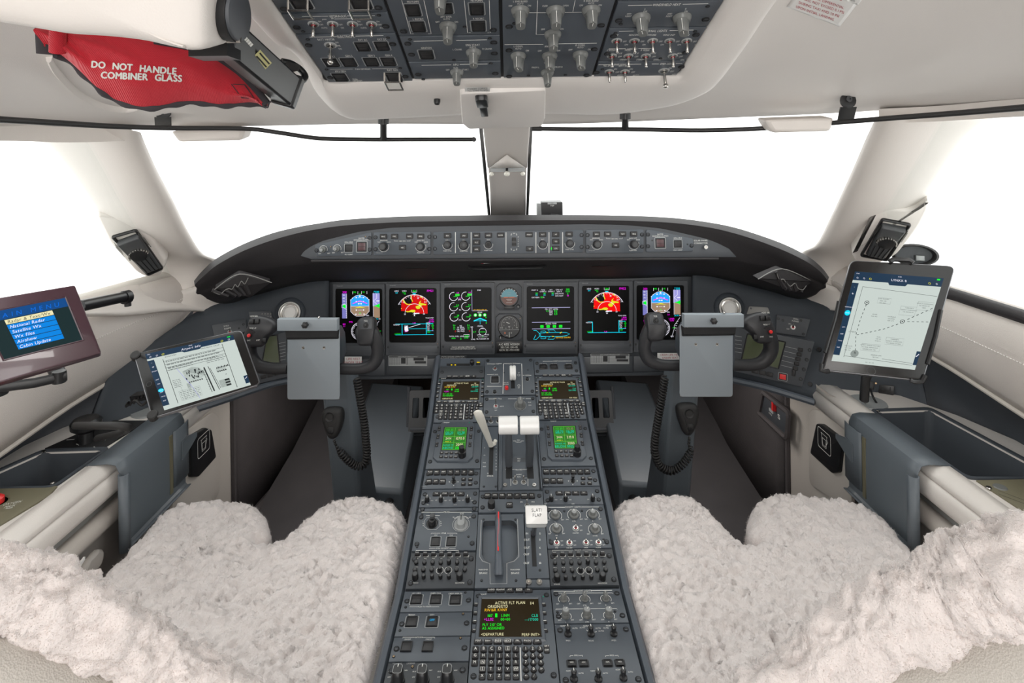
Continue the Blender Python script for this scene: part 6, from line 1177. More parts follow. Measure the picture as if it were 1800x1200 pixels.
yoke('right', (1195, 570, 1288, 697, 570, 1196, 1299, 548), ([(1194, 642, 0), (1163, 641, 0), (1141, 632, 0), (1133, 612, 0), (1137, 590, -.005), (1146, 572, -.01)], [9.5, 9.5, 11, 11, 11.5, 12], (1152, 564)),
    ([(1287, 641, 0), (1322, 641, 0), (1343, 634, 0), (1355, 614, 0), (1352, 590, -.005), (1343, 568, -.012)], [9.5, 10, 11.5, 12.5, 13, 13], (1337, 568)), [(1204, 572), (1282, 570), (1284, 620), (1282, 642), (1204, 642), (1192, 624), (1194, 588)], ((1180, 650, 1234, 1.74), (1166, 856, 1217, 1.80)), 'right control yoke with red button, behind a grey clipboard')
def mic(side, pts, cap, ptt, cord, Y):
    c = P(*cap, Y); t = thing('hand_microphone', 'black hand microphone hanging on the '+side+' control column', 'microphone', c, 'hand microphones')
    f = Fr(P(*cap, Y), (1, 0, 0), (0, .12, 1)); q = [f.uv(*p) for p in sp2(pts, 4, True)]; q = q if area(q) > 0 else q[::-1]; L = t.matrix_basis.inverted() @ f.M()
    mb = MB('rubber'); mb.loft([[(x, y, z) for x, y in offset(q, d)] for z, d in ((-.030, .006), (-.026, .001), (-.010, 0), (-.002, .002), (.003, .008), (.004, .014))]); part(mb, 'body', t, L, smooth=60)
    mb = MB('rubber'); mb.lathe([(.0150, .003), (.0135, .006), (.011, .0045), (.003, .002)], 0, 0, 22); part(mb, 'mouthpiece', t, L, smooth=70)
    u, v = f.uv(*ptt); mb = MB('black'); mb.prism(rr(.020, .020, .006, 3, u, v), .002, .0055, .001); mb.ribbon(rr(.009, .011, .001, 1, u, v), .0012, .0058, 'knob_dark', closed=True); part(mb, 'talk_key', t, L)
    p = spline([P(x, y, Yc) for x, y, Yc in cord], 14); n = 900; p = resample(p, n); mb = MB('rubber'); L_ = sum((p[i+1]-p[i]).length for i in range(n-1)); turns = L_/.0085; h = []
    u_ = V3((0, 1, 0))
    for i, a in enumerate(p):
        tg = (p[min(i+1, n-1)]-p[max(i-1, 0)]).normalized(); b = tg.cross(u_).normalized(); w = b.cross(tg); f_ = i/n; R_ = .0095*min(1, max(.12, (f_-.05)*14)); an = 2*pi*turns*f_; h.append(a+b*cos(an)*R_+w*sin(an)*R_)
    mb.tube(h, .0033, 5); wpart(mb, 'coiled_cord', t, smooth=80)
mic('left', [(566, 724), (574, 718), (592, 717), (601, 722), (602, 738), (598, 755), (592, 768), (583, 773), (575, 768), (568, 752), (564, 736)], (580, 732), (582, 756), [(587, 772, 1.72), (592, 785, 1.72), (606, 803, 1.72), (625, 818, 1.72), (640, 816, 1.72), (645, 800, 1.72), (643, 770, 1.72), (640, 740, 1.72), (633, 700, 1.72), (627, 664, 1.72)], 1.735)
mic('right', [(1191, 716), (1200, 710), (1218, 710), (1228, 716), (1230, 732), (1226, 748), (1219, 762), (1210, 767), (1203, 762), (1197, 748), (1192, 732)], (1211, 726), (1213, 750), [(1212, 768, 1.72), (1211, 782, 1.72), (1215, 790, 1.72), (1203, 812, 1.72), (1182, 827, 1.72), (1162, 820, 1.72), (1152, 800, 1.72), (1151, 775, 1.72), (1157, 735, 1.72), (1164, 695, 1.72), (1169, 662, 1.72)], 1.735)
# ---- foot wells: housings and pedals
for side, sg in (('left', -1), ('right', 1)):
    x0, x1 = (-.62, -.385) if sg < 0 else (.385, .62)
    t = thing('pedal_housing', 'blue grey metal housing on the '+side+' foot well floor beside the column', 'housing', (sg*.5, 2.2, 0), 'pedal housings')
    mb = MB('clip'); mb.loft([[(x0+dx*a, 2.02+dy, 0) if 0 else (x, y, z) for x, y, z in pr] for a, dx, dy, pr in ((0, 0, 0, [(x0, 2.02, 0), (x0, 2.02, .14), (x0, 2.16, .20), (x0, 2.55, .30), (x0, 2.62, 0)]), (0, 0, 0, [(x1, 2.02, 0), (x1, 2.02, .12), (x1, 2.16, .18), (x1, 2.55, .28), (x1, 2.62, 0)]))]); bevel(wpart(mb, 'casing', t, smooth=40), .012)
    mb = MB('black'); mb.lathe([(.016, 0), (.017, .02), (.010, .028)], seg=16); part(mb, 'adjust_knob', t, t.matrix_basis.inverted() @ (Matrix.Translation((sg*.43, 2.015, .085)) @ Matrix.Rotation(radians(90), 4, 'X')))
    px = (740, 1056)[sg > 0]; f = Fr(P(px, 722, 2.30), (1, 0, 0), (0, .35, 1)); t = thing('rudder_pedal', 'dark metal rudder pedal with open slots in the '+side+' foot well', 'pedal', f.M(), 'rudder pedals')
    mb = MB('knob_dark'); holed(mb, rr(.096, .155, .008), [rr(.026, .075, .004, 2, -.021, .012), rr(.026, .075, .004, 2, .021, .012)], -.006, .006); part(mb, 'foot_plate', t)
    mb = MB('bezel'); mb.tube([(-.055, .09, -.02), (-.055, -.09, -.02), (.055, -.09, -.02), (.055, .09, -.02)], .007, 8); part(mb, 'frame', t); mb = MB('bezel'); mb.box(0, -.065, .006, .080, .012, .012, .002); part(mb, 'heel_bar', t)
    mb = MB('steel'); a = P(625 if sg < 0 else 1168, 712, 1.86); b = P(632 if sg < 0 else 1166, 785, 1.9); s_ = thing('column_fitting', 'metal fittings and wires on the side of the '+side+' control column', 'fitting', a, 'column fittings')
    mb.loft([[a+V3((x, 0, z)) for x, z in ((-.02, -.012), (.02, -.012), (.02, .012), (-.02, .012))], [a+V3((x, .01, z)) for x, z in ((-.02, -.012), (.02, -.012), (.02, .012), (-.02, .012))]]); wpart(mb, 'bracket', s_)
    mb = MB('ivory'); mb.tube(spline([b, b+V3((.01*-sg, -.01, -.04)), b+V3((.025*-sg, 0, -.06)), b+V3((.03*-sg, 0, -.075)), b+V3((-.005, 0, -.09))], 4), .003, 6); wpart(mb, 'wire', s_)
# ================================================================== things on the side panels
def eye(px, py, B, r, lb):
    f = wfr(B, (px-14, py-14), (px+14, py-14), (px-14, py+14), .0); f = Fr(f.hit(px, py)+f.N*.004, f.U, f.V); t = thing('eyeball_vent', lb, 'air vent', f.M(), 'round air vents')
    mb = MB('lining_blue'); mb.lathe([(r*1.55, -.01), (r*1.45, .003), (r*1.15, .007), (r*1.1, .004)], seg=32); part(mb, 'mount', t, smooth=60)
    mb = MB('white_plastic'); mb.lathe([(r*1.08, .003), (r*1.06, .013), (r*.98, .014), (r*.93, .006)], seg=32); part(mb, 'outer_ring', t, smooth=60)
    mb = MB('steel'); mb.lathe([(r*.92, .005), (r*.88, .010), (r*.76, .011), (r*.72, .003)], seg=32); part(mb, 'middle_ring', t, smooth=60)
    mb = MB('white_plastic'); mb.lathe([(r*.68, .003), (r*.64, .011), (r*.57, .012), (r*.52, -.004)], seg=28, m='white_plastic'); mb.lathe([(r*.53, -.0035), (r*.2, -.0035)], seg=20, m='black'); part(mb, 'nozzle', t, smooth=60); mb = MB('knob_dark'); mb.box(0, 0, .0015, r*.08, r*.8, .004); part(mb, 'damper', t)
eye(510, 549, WL, .033, 'white ringed round air vent behind the left clipboard'); eye(1282, 541, WR, .033, 'white ringed round air vent behind the right clipboard')
def wpanel(B, q, nm, lb, cat='panel', grp=None, m='panel_dark', lift=.004, th=.020):
    f = wfr(B, q[0], q[1], q[3], lift); return Panel(f, roundpoly([f.uv(*x) for x in q][::-1], .003, 2), nm, lb, cat, grp, m, th=th, bev=.001)
p = wpanel(WR, [(1290, 574), (1432, 600), (1410, 680), (1290, 652)], 'audio_control_unit', 'dark audio unit with green glass screen and red button right of the right yoke', 'radio', 'side audio units', 'bezel')
def lcd(p, q, fr_=2):
    qq = [p.loc(*x) for x in q]; qq = qq if area(qq) > 0 else qq[::-1]; mb = MB('black'); o = offset(qq, -.004); mb.loft([[(x, y, .0) for x, y in o], [(x, y, .003) for x, y in offset(o, .001)], [(x, y, .0022) for x, y in qq]], caps=False); mb.add([(x, y, .0022) for x, y in qq], [tuple(range(4))], 'lcd_off'); part(mb, 'screen', p.t, smooth=0)
lcd(p, [(1315, 588), (1379, 602), (1367, 646), (1305, 631)])
for i in range(5): x, y = 1407-i*2.2, 614.5+i*8.2; p.key(x, y, 8, 6, '', z=.003); p.line([(1380-i*2, y-6), (x-6, y-1)], .7, 'grey_print')
for i in range(5): p.line([(1292, 590+i*7), (1304, 592+i*7)], .7, 'grey_print')
p.push(1376, 662, 17, 14, '', cap='red_button', label='red guarded push button'); p.key(1395, 655, 6, 11, '', z=.003)
for i in range(3): p.key(1340+i*13-13, 653+i*3-1, 11, 7, '', z=.003)
for x, y in ((1423, 615), (1418, 632), (1413, 649), (1407.5, 666)): p.small(x, y, .011)
p.done()
p = wpanel(WR, [(1365, 552), (1424.5, 561), (1416, 592), (1364, 585)], 'stall_warning_panel', 'small dark panel with one toggle beside the right tablet', 'panel', 'small side panels', 'bezel')
p.knob(m_toggle(.015, .010, 0, .008), 1394, 575, 0, 'toggle_switch'); p.txt(1399, 560.5, 'STALL', 2.5); p.txt(1398, 564.5, 'PUSHER', 2.5); p.txt(1388, 569, 'ON', 2.2); p.txt(1385, 578, 'OFF', 2.2)
for x, y in ((1368, 560), (1412, 587), (1376, 563), (1408, 563)): p.small(x, y, .008)
p.done()
p = wpanel(WR, [(1317, 538), (1350, 540), (1354, 551), (1312, 552)], 'jack_plate', 'small bare metal jack plate behind the right yoke grip', 'plate', None, 'grey_band'); p.small(1320, 542, .006); p.small(1348, 549, .006); p.done()
p = wpanel(WL, [(437, 547), (476, 546), (480, 562), (440, 563)], 'speaker_plate', 'small perforated dark plate above the left yoke grip', 'plate', None, 'bezel')
for i in range(4):
    for j in range(2): u, v = p.loc(463+i*5-2, 551.5+j*5); mb = MB('knob_grey'); mb.lathe([(.0028, 0), (.0024, .0015)], u, v, 8); part(mb, 'perforation', p.t)
p.done()
p = wpanel(WL, [(372, 571), (432, 560), (434, 582), (378, 598)], 'stall_warning_panel', 'small dark panel with STALL lettering above the left tablet', 'panel', 'small side panels', 'bezel')
p.txt(398, 572.5, 'STALL', 2.5); p.txt(400, 577, 'PUSHER', 2.5); p.knob(m_toggle(.012, .010, 0, .006), 404, 583, 0, 'toggle_switch'); p.small(428, 570, .008); p.small(420, 577, .006); p.done()
p = wpanel(WL, [(452, 596), (503, 583), (506, 662), (452, 675)], 'audio_control_unit', 'dark audio unit with green glass screen, mostly hidden behind the left yoke', 'radio', 'side audio units', 'bezel'); lcd(p, [(470, 592), (486, 590), (491, 638), (462, 638)])
for i in range(6): p.line([(488, 604+i*6), (502, 601+i*6)], .7, 'grey_print')
for i in range(3): p.key(463+i*12, 662-i*3, 10, 6, '', z=.003)
p.done()
for x, y, B in ((1440, 614, WR), (1424, 675, WR)): f = wfr(B, (x-5, y-5), (x+5, y-5), (x-5, y+5)); mb = MB('black'); mb.lathe([(.007, 0), (.006, .004), (.003, .004)], seg=14); part(mb, 'panel_fastener', ip, ip.matrix_basis.inverted() @ Fr(f.hit(x, y), f.U, f.V).M())
p = wpanel(WR, [(1546, 676), (1573, 678), (1571, 695), (1544, 691)], 'power_outlet', 'black three-pin power outlet below the right tablet', 'outlet', None, 'black')
for x in (1552, 1565): p.rect(x-1.2, 680, x+1.2, 686, 'gap', .001); 
p.rect(1557, 687, 1561, 691, 'gap', .001); p.done()
p = wpanel(WR, [(1520, 669), (1538, 671), (1536, 686), (1521, 683)], 'usb_charger', 'black charger plug with dangling cables under the right tablet', 'charger', None, 'black', th=.01, lift=.018)
mb = MB('steel'); u, v = p.loc(1525, 664); mb.box(u, v, 0, .010, .016, .006, .001); part(mb, 'plug', p.t); u, v = p.loc(1541, 674); mb = MB('brass'); mb.lathe([(.003, -.01), (.0025, -.008)], u, v, 8); part(mb, 'contact', p.t)
Ti = p.f.M().inverted(); mb = MB('grey_print'); mb.T = Ti; mb.tube(spline([P(1515, 655, 1.42), P(1519, 672, 1.5), P(1519, 690, 1.55), P(1521, 706, 1.62)], 5), .0045, 6); part(mb, 'cable', p.t); mb = MB('black'); mb.T = Ti; mb.tube(spline([p.f.hit(1530, 684), P(1535, 698, 1.63), P(1546, 716, 1.63)], 5), .003, 6); part(mb, 'cable', p.t); p.done()
# cup recesses in the worktops
for x, y, sg, lb in ((1525, 708, 1, 'round metal cup recess in the right console worktop'), (265, 722, -1, 'round metal cup recess in the left console worktop')):
    c = PH(x, y, HT); f = Fr(c+V3((0, 0, .0015)), (1, 0, 0), (0, 1, 0)); t = thing('cup_recess', lb, 'cup holder', f.M(), 'cup recesses'); mb = MB('knob_light'); mb.lathe([(.050, -.0015), (.048, .003), (.044, .0025)], seg=32); part(mb, 'rim', t, smooth=60); mb = MB('bezel'); mb.lathe([(.0442, .0022), (.036, .0008), (.02, .0006), (.001, .0005)], seg=32); part(mb, 'cup', t, smooth=60)
# carpet wall fuse panel on the right
f = Fr((.932, 2.05, ZC-1), (0, -1, 0), (0, 0, 1)); q = [(1344, 694), (1386, 728), (1383, 765), (1338, 724)]
p = Panel(f, roundpoly([f.uv(*x) for x in q][::-1], .01), 'breaker_panel', 'small black recessed panel with red lever in the right carpeted wall', 'panel', None, 'bezel', lift=.004)
rp = [p.loc(*x) for x in q]; rp = rp if area(rp) > 0 else rp[::-1]; mb = MB('carpet'); mb.tube([(*a, .003) for a in roundpoly(offset(rp, -.008), .015)+[roundpoly(offset(rp, -.008), .015)[0]]], .009, 6); part(mb, 'carpet_edging', p.t)
u, v = p.loc(1363, 714); mb = MB('red_button'); mb.box(u, v, .0, .012, .030, .012, .002); part(mb, 'lever', p.t, label='red lever'); mb = MB('grey_print'); mb.box(*p.loc(1357, 722), 0, .03, .01, .004); part(mb, 'slider', p.t); p.txt(1369, 732, 'S', 8); p.txt(1354, 727, 'ON', 2.5); p.done()
# ================================================================== tablets, monitor, tiller, chart holders
def bil(q, fx, fy): return tuple((q[0][k]*(1-fx)+q[1][k]*fx)*(1-fy)+(q[3][k]*(1-fx)+q[2][k]*fx)*fy for k in (0, 1))
def tablet(q, dep, scr, nm, lb, r=.012):
    f = fr3(P(*q[0], dep[0]), P(*q[1], dep[1]), P(*q[3], dep[2])); p = Panel(f, roundpoly([f.uv(*x) for x in q][::-1], r, 4), nm, lb, 'tablet', 'tablets', 'tablet_body', th=.004, bev=.0012)
    mb = MB('tablet_edge'); o = offset(p.p if area(p.p) > 0 else p.p[::-1], -.002); mb.prism(o, -.0095, -.0012, .002); part(mb, 'case', p.t)
    sq = [p.loc(*x) for x in scr]; sq = sq if area(sq) > 0 else sq[::-1]; mb = MB('e_paper'); mb.add([(*x, .0003) for x in sq], [(0, 1, 2, 3)]); p.scn = part(mb, 'screen', p.t, smooth=0); p.q = scr; return p
class TS:
    def __init__(s, p): s.p = p; s.k = .0005
    def w(s, x, y): return bil(s.p.q, x, y)
    def f(s, pts, m, k=0): s.p.poly([s.w(*a) for a in pts], m, s.k+k*.00006)
    def r(s, x0, y0, x1, y1, m, k=0): s.f([(x0, y0), (x1, y0), (x1, y1), (x0, y1)], m, k)
    def l(s, pts, w=.5, m='e_ink', k=3): s.p.line([s.w(*a) for a in pts], w, m, s.k+k*.00006)
    def t(s, x, y, t, h, m='e_ink', al=0, rot=0):
        a, b = s.w(x, y), s.w(x+.05, y); ua, ub_ = s.p.loc(*a), s.p.loc(*b); an = atan2(ub_[1]-ua[1], ub_[0]-ua[0])+rot; mu = s.p.sc_(*a); g = (mu[0]+mu[1])/2; s.p.L.text(ua[0], ua[1], s.k+.0003, t, h*g, h*g, m, al, .92, an)
    def box(s, x0, y0, x1, y1, w=.4, m='e_ink2'): s.l([(x0, y0), (x1, y0), (x1, y1), (x0, y1), (x0, y0)], w, m)
    def para(s, x, y, n, w, h, m='e_ink2', seed=1):
        R = random.Random(seed)
        for i in range(n):
            cx = 0
            while cx < w*.92: ww = R.uniform(.012, .045); s.r(x+cx, y+i*h, min(x+cx+ww, x+w), y+i*h+h*.35, m, 3); cx += ww+.008
    def end(s): part(s.p.L, 'display_graphics', s.p.scn, smooth=0); s.p.L = MB('white_print')
def ui(s, title, tabs, hi):
    s.r(0, 0, 1, .095, 'e_navy', 1); s.f([(.40, .095), (.62, .095), (.60, .12), (.42, .12)], 'e_navy', 1); s.t(.51, .062, title, 4.2, 'e_white'); s.t(.51, .022, '10:04', 2, 'e_white'); s.t(.02, .02, 'iPad', 2, 'e_white', -1); s.r(.93, .012, .965, .028, 'e_green', 2)
    for x, m, z in ((.045, 'e_white', 3), (.12, 'e_white', 3), (.19, 'e_yel', 4), (.86, 'e_yel', 4), (.94, 'e_white', 3)): s.t(x, .068, 'O', z, m)
    s.r(0, .125, .075, .93, 'e_navy', 1)
    for i, t in enumerate(tabs): s.t(.0375, .17+i*.075, t, 2.1 if t != '+' else 5, 'e_white')
    s.f([(.0375+.033*cos(a*pi/6), hi+.030*sin(a*pi/6)) for a in range(12)], 'e_cyan', 2); s.t(.0375, hi, 'STAR', 2, 'e_white')
    s.r(.955, .80, 1.0, .95, 'e_navy', 2); s.l([(.965, .86), (.99, .83)], 1, 'e_white', 4)
# left tablet with the airport diagram
p = tablet([(236, 622), (423, 580), (456, 674), (268, 733)], (1.37, 1.44, 1.27), [(255, 622.5), (409.5, 588.5), (441, 676.5), (289, 721)], 'tablet_computer', 'tablet lying tilted on the left console showing an airport diagram'); s = TS(p)
ui(s, 'Airport Info', ['~', '+', 'KVNY', '', 'APT', 'SID', '', 'APP', 'TAXI', 'REF'], .66)
s.r(.17, .15, .89, .97, 'e_paper', 1); s.l([(.17, .15), (.17, .95)], .8); s.l([(.85, .12), (.85, .97)], .8); s.t(.20, .125, 'KVNY/VNY', 2.6, al=-1); s.t(.82, .125, 'VAN NUYS, CALIF', 2.6, al=1)
for y in (.19, .25, .31, .36): s.l([(.17, y), (.85, y)], .5)
s.para(.19, .20, 3, .62, .055, seed=4); s.para(.19, .33, 2, .3, .03, seed=5); s.para(.62, .33, 3, .2, .03, seed=6)
s.f([(.33, .44), (.45, .40), (.52, .44), (.55, .52), (.56, .60), (.50, .64), (.36, .66), (.34, .60)], 'e_ggrey', 1); s.f([(.33, .66), (.38, .67), (.36, .80), (.33, .80)], 'e_ggrey', 1)
R = random.Random(3)
for i in range(22): x, y = .34+R.random()*.19, .44+R.random()*.15; s.r(x, y, x+.012, y+.035, 'e_ink', 2)
for i in range(7): x = .36+i*.024; s.r(x, .645, x+.016, .665, 'e_ink', 2)
s.f([(.565, .46), (.58, .46), (.605, .92), (.590, .92)], 'e_ink', 2); s.f([(.615, .46), (.622, .46), (.66, .92), (.652, .92)], 'e_ink', 2); s.l([(.55, .50), (.57, .93)], .8); s.l([(.635, .50), (.675, .90)], .6)
for i in range(9): s.r(.552, .50+i*.045, .57, .51+i*.045, 'e_ggrey', 2)
for i in range(8): s.r(.70+i*.018, .52-.01*(i % 2), .712+i*.018, .545, 'e_ink', 2)
s.r(.69, .55, .80, .60, 'e_ggrey', 1)
for i in range(5): s.r(.70+i*.022, .585, .714+i*.022, .61, 'e_ink', 2)
s.r(.68, .76, .80, .90, 'e_ggrey', 1)
for i in range(3): s.r(.745, .765+i*.05, .80, .795+i*.05, 'e_ink', 2)
s.l([(.28, .36), (.33, .55), (.37, .70), (.40, .85), (.42, .97)], .6, 'e_tape2'); s.box(.22, .76, .46, .93); s.para(.23, .78, 5, .22, .03, seed=8); s.para(.19, .55, 5, .09, .03, seed=9); s.l([(.20, .60), (.26, .70), (.27, .93)], .4, 'e_ink2'); s.t(.78, .68, '+', 4); s.end()
mb = MB('knob_dark'); u, v = p.loc(262, 675); mb.add(*ring_(.006, .0052, .0005)); mb.v = [(x+u, y+v, z) for x, y, z in mb.v]; part(mb, 'home_button', p.t, smooth=0)
for x, y in ((268, 729), (238, 624)): u, v = p.loc(x, y); mb = MB('rubber'); mb.lathe([(.011, -.012), (.011, .002), (.009, .004)], u, v, 14); part(mb, 'corner_guard', p.t)
# right tablet with the arrival chart
p = tablet([(1497, 458), (1678, 468), (1622, 668), (1443, 649)], (1.40, 1.33, 1.30), [(1503, 477), (1659, 489), (1608, 650), (1461.5, 634)], 'tablet_computer', 'tablet standing in a holder at the right showing a LYNXX arrival chart', .014); s = TS(p)
ui(s, 'LYNXX 8', ['~', '+', '', 'NORCO 4', '', '', 'APT', 'APP', 'TAXI', 'REF'], .46)
s.l([(.13, .16), (.99, .20)], .5); s.l([(.13, .16), (.13, .945)], .5); s.l([(.13, .93), (.95, .955)], .5); s.l([(.58, .92), (.95, .935)], .5)
def vor(x, y): s.f([(x+.028*cos(a*pi/6), y+.022*sin(a*pi/6)) for a in range(12)], 'e_ink', 3); s.f([(x+.021*cos(a*pi/6), y+.0165*sin(a*pi/6)) for a in range(12)], 'e_paper', 5); s.f([(x+.009*cos(a*pi/6), y+.007*sin(a*pi/6)) for a in range(12)], 'e_ink', 7)
def dash(pts, n, w=.9):
    P_ = resample([(*a, 0) for a in pts], n*2)
    for i in range(0, n*2-1, 2): s.l([(P_[i].x, P_[i].y), (P_[i+1].x, P_[i+1].y)], w)
vor(.225, .33); vor(.685, .50); dash([(.225, .35), (.205, .50), (.20, .68), (.245, .86)], 12); dash([(.21, .69), (.50, .60), (.69, .51)], 11); dash([(.69, .50), (.98, .33)], 7); dash([(.69, .50), (.98, .48)], 6)
s.f([(.245+.048*cos(a*pi/8), .895+.040*sin(a*pi/8)) for a in range(16)], 'e_ggrey', 2); s.t(.245, .885, '8', 4.5)
for x, y, a, b, c in ((.40, .275, 'LAKE HUGHES', '108.4 LHS', 'N34 41.0'), (.55, .46, 'PALMDALE', '114.5 PMD', 'N34 37.9'), (.72, .35, 'TURBOJETS', 'EXPECT CLEARANCE', 'TO CROSS AT'), (.95, .29, 'EXPECT CLEARANCE', 'TO CROSS AT', '13000'), (.35, .45, 'LEMAR', 'N34 36.2', ''), (.47, .69, 'ISSAC', 'N34 30', 'W118 15'), (.66, .70, 'TURBOJETS', 'EXPECT CLEARANCE', 'TO CROSS AT 8000'), (.40, .79, 'EXPECT RADAR VECTORS', 'TO FINAL APPROACH', 'COURSE FOR VNY'), (.15, .82, 'VAN NUYS', '113.1 VNY', 'N34 13.4'), (.50, .89, 'MINIMUM SAFE', 'SECTOR', '')):
    for i, t in enumerate((a, b, c)): s.t(min(x, .88), y+i*.022, t, 1.9)
s.t(.15, .66, 'LYNXX', 2.6)
for b in ((.34, .265, .49, .325), (.62, .335, .80, .43), (.80, .27, .98, .36), (.56, .685, .77, .76), (.30, .775, .52, .85)): s.box(*b)
s.t(.45, 1.02-.045, 'APT  SID  APP', 1.6); s.end()
u, v = p.loc(1531, 651.5); mb = MB('knob_dark'); mb.add(*ring_(.009, .008, .0005)); mb.v = [(x+u, y+v, z) for x, y, z in mb.v]; part(mb, 'home_button', p.t, smooth=0)
h = thing('tablet_holder', 'black clamp holder gripping the right tablet', 'holder', p.f.M()); 
for nm, pts, r in (('top_clip', [(1564, 460), (1570, 456), (1598, 457), (1605, 462)], .006), ('corner_clip', [(1444, 640), (1443, 651), (1452, 653), (1458, 652)], .005), ('corner_clip', [(1600, 668), (1606, 671), (1620, 671), (1626, 660)], .005), ('side_arm', [(1474, 530), (1468, 560), (1450, 620)], .004), ('side_arm', [(1654, 545), (1645, 590), (1630, 640)], .004)):
    mb = MB('black'); mb.tube([(*p.loc(*x), .001) for x in pts], r, 8); part(mb, nm, h)
a, b = p.f.uv(1540, 600); mb = MB('black'); mb.box(0, -.02, -.03, .10, .10, -.0105, .004); part(mb, 'back_plate', h); c = p.loc(1530, 640); mb = MB('black'); mb.tube([(0, -.02, -.03), (c[0], c[1]-.02, -.06), (c[0], c[1]-.06, -.10)], .010, 10); part(mb, 'arm', h)
# left swing-out monitor
f = fr3(P(-52, 531, 1.10), P(131.5, 500.5, 1.20), P(-16, 678, 1.06)); q = [(-52, 531), (131.5, 500.5), (178.5, 620), (-16, 677)]
p = Panel(f, roundpoly([f.uv(*x) for x in q][::-1], .004, 2), 'swing_monitor', 'maroon framed monitor showing a blue main menu at the far left', 'monitor', None, 'maroon', th=.030, bev=.003)
sc = [(-33, 552.5), (114, 523.5), (144.5, 597), (7.5, 631.5)]; sq = [p.loc(*x) for x in sc][::-1]; mb = MB('maroon'); o = offset(sq, -.003); mb.loft([[(x, y, .0) for x, y in o], [(x, y, .0016) for x, y in offset(o, .001)], [(x, y, .0004) for x, y in sq]], caps=False); mb.add([(*x, .0004) for x in sq], [(0, 1, 2, 3)], 'e_mbg'); p.scn = part(mb, 'screen', p.t, smooth=0); p.q = sc; s = TS(p); s.k = .0006
s.r(0, 0, 1, .20, 'e_menubar', 1); s.t(.52, .115, 'M A I N   M E N U', 9, 'e_mblue')
for i, t in enumerate(('Radar & Text/Wx', 'National Radar', 'Satellite Wx', 'Wx files', 'Airshow', 'Cabin Update')):
    y = .215+i*.112; s.r(.22, y, .80, y+.10, 'e_cream' if i == 0 else 'e_menu', 1); s.t(.245, y+.05, t, 6.3, 'e_ink' if i == 0 else 'e_white', -1, -.0)
s.end()
Ti = p.f.M().inverted(); mb = MB('black'); mb.T = Ti; mb.tube([P(-30, 684, 1.10), P(60, 673, 1.14), P(118, 660, 1.17)], .010, 8, flat=.7); part(mb, 'arm', p.t); mb = MB('black'); mb.T = Ti; mb.tube([P(96, 645, 1.19), P(104, 660, 1.18)], .014, 10); mb.tube([P(104, 652, 1.165), P(104, 672, 1.165)], .012, 12); part(mb, 'pivot', p.t); mb = MB('black'); mb.T = Ti; mb.tube([P(-10, 680, 1.12), P(-10, 694, 1.12)], .022, 14); part(mb, 'pivot', p.t)
# cylinder along the left sill (rolled shade)
t = thing('rolled_sun_shade', 'black rolled sun shade tube along the left window sill', 'shade', P(185, 530, 1.42)); mb = MB('black'); mb.tube([P(140, 538, 1.30), P(222, 521, 1.46)], .0135, 14); wpart(mb, 'tube', t, smooth=60); mb = MB('black'); mb.tube([P(217, 523, 1.45), P(226, 521, 1.465)], .017, 14); mb.tube([P(224, 522, 1.46), P(225, 538, 1.46)], .008, 8); wpart(mb, 'end_bracket', t)
# ---- nose wheel tiller
t = thing('steering_tiller', 'black looped steering tiller knob on a black plate on the left console', 'tiller', PH(140, 770, HT)); z = ZC-HT
q = [hq(189, 741), hq(259, 741), hq(181, 789.5), hq(79, 790)]; mb = MB('black_matte'); mb.T = Matrix.Translation((0, 0, z)); mb.prism(q, 0, .004, .001); wpart(mb, 'plate', t)
c = PH(152, 779, HT); mb = MB('black'); mb.T = Matrix.Translation(c); mb.lathe([(.018, .004), (.016, .03), (.024, .034), (.034, .042), (.035, .056), (.028, .064), (.01, .066)], seg=28); wpart(mb, 'hub', t, smooth=40)
mb = MB('rubber'); H = c.z+.055
mb.tube(spline([PH(131, 748, HT-.06), PH(132, 748, HT-.10), PH(136, 748, HT-.115), PH(170, 748, HT-.128), PH(205, 748, HT-.130), PH(226, 752, HT-.118), PH(214, 760, HT-.09), PH(170, 770, HT-.055)], 6), .0085, 10, flat=.8); wpart(mb, 'handle_loop', t, smooth=70)
mb = MB('white_print'); mb.T = Matrix.Translation((0, 0, z+.0045))
for a, b in (((117, 776), (131, 775)), ((172, 775), (186, 776)), ((134, 783), (139, 785)), ((165, 788), (168, 790))): mb.ribbon([hq(*a), hq(*b)], .0022, 0, wv=.0022)
wpart(mb, 'marks', t, smooth=0)
# jack socket and twisted cable beside the left tablet
t = thing('charging_cable', 'black twisted cable plugged in behind the left tablet', 'cable', P(245, 705, 1.45)); mb = MB('black'); R_ = [P(232, 694, 1.52), P(262, 690, 1.52), P(262, 700, 1.52), P(234, 704, 1.52)]; mb.loft([[r_+V3((0, -.01, 0)) for r_ in R_], [r_+V3((0, .02, 0)) for r_ in R_]]); wpart(mb, 'socket', t)
mb = MB('rubber'); mb.tube([P(222, 712+0, 1.46)]+[P(226+i*3.2, 710-i*1.5+(3 if i % 2 else -3), 1.44+.008*(i % 2)) for i in range(12)], .0035, 6); mb.tube(spline([P(222, 714, 1.46), P(238, 704, 1.44), P(250, 712, 1.44), P(262, 700, 1.44)], 5), .0035, 6); wpart(mb, 'cable', t, smooth=70)
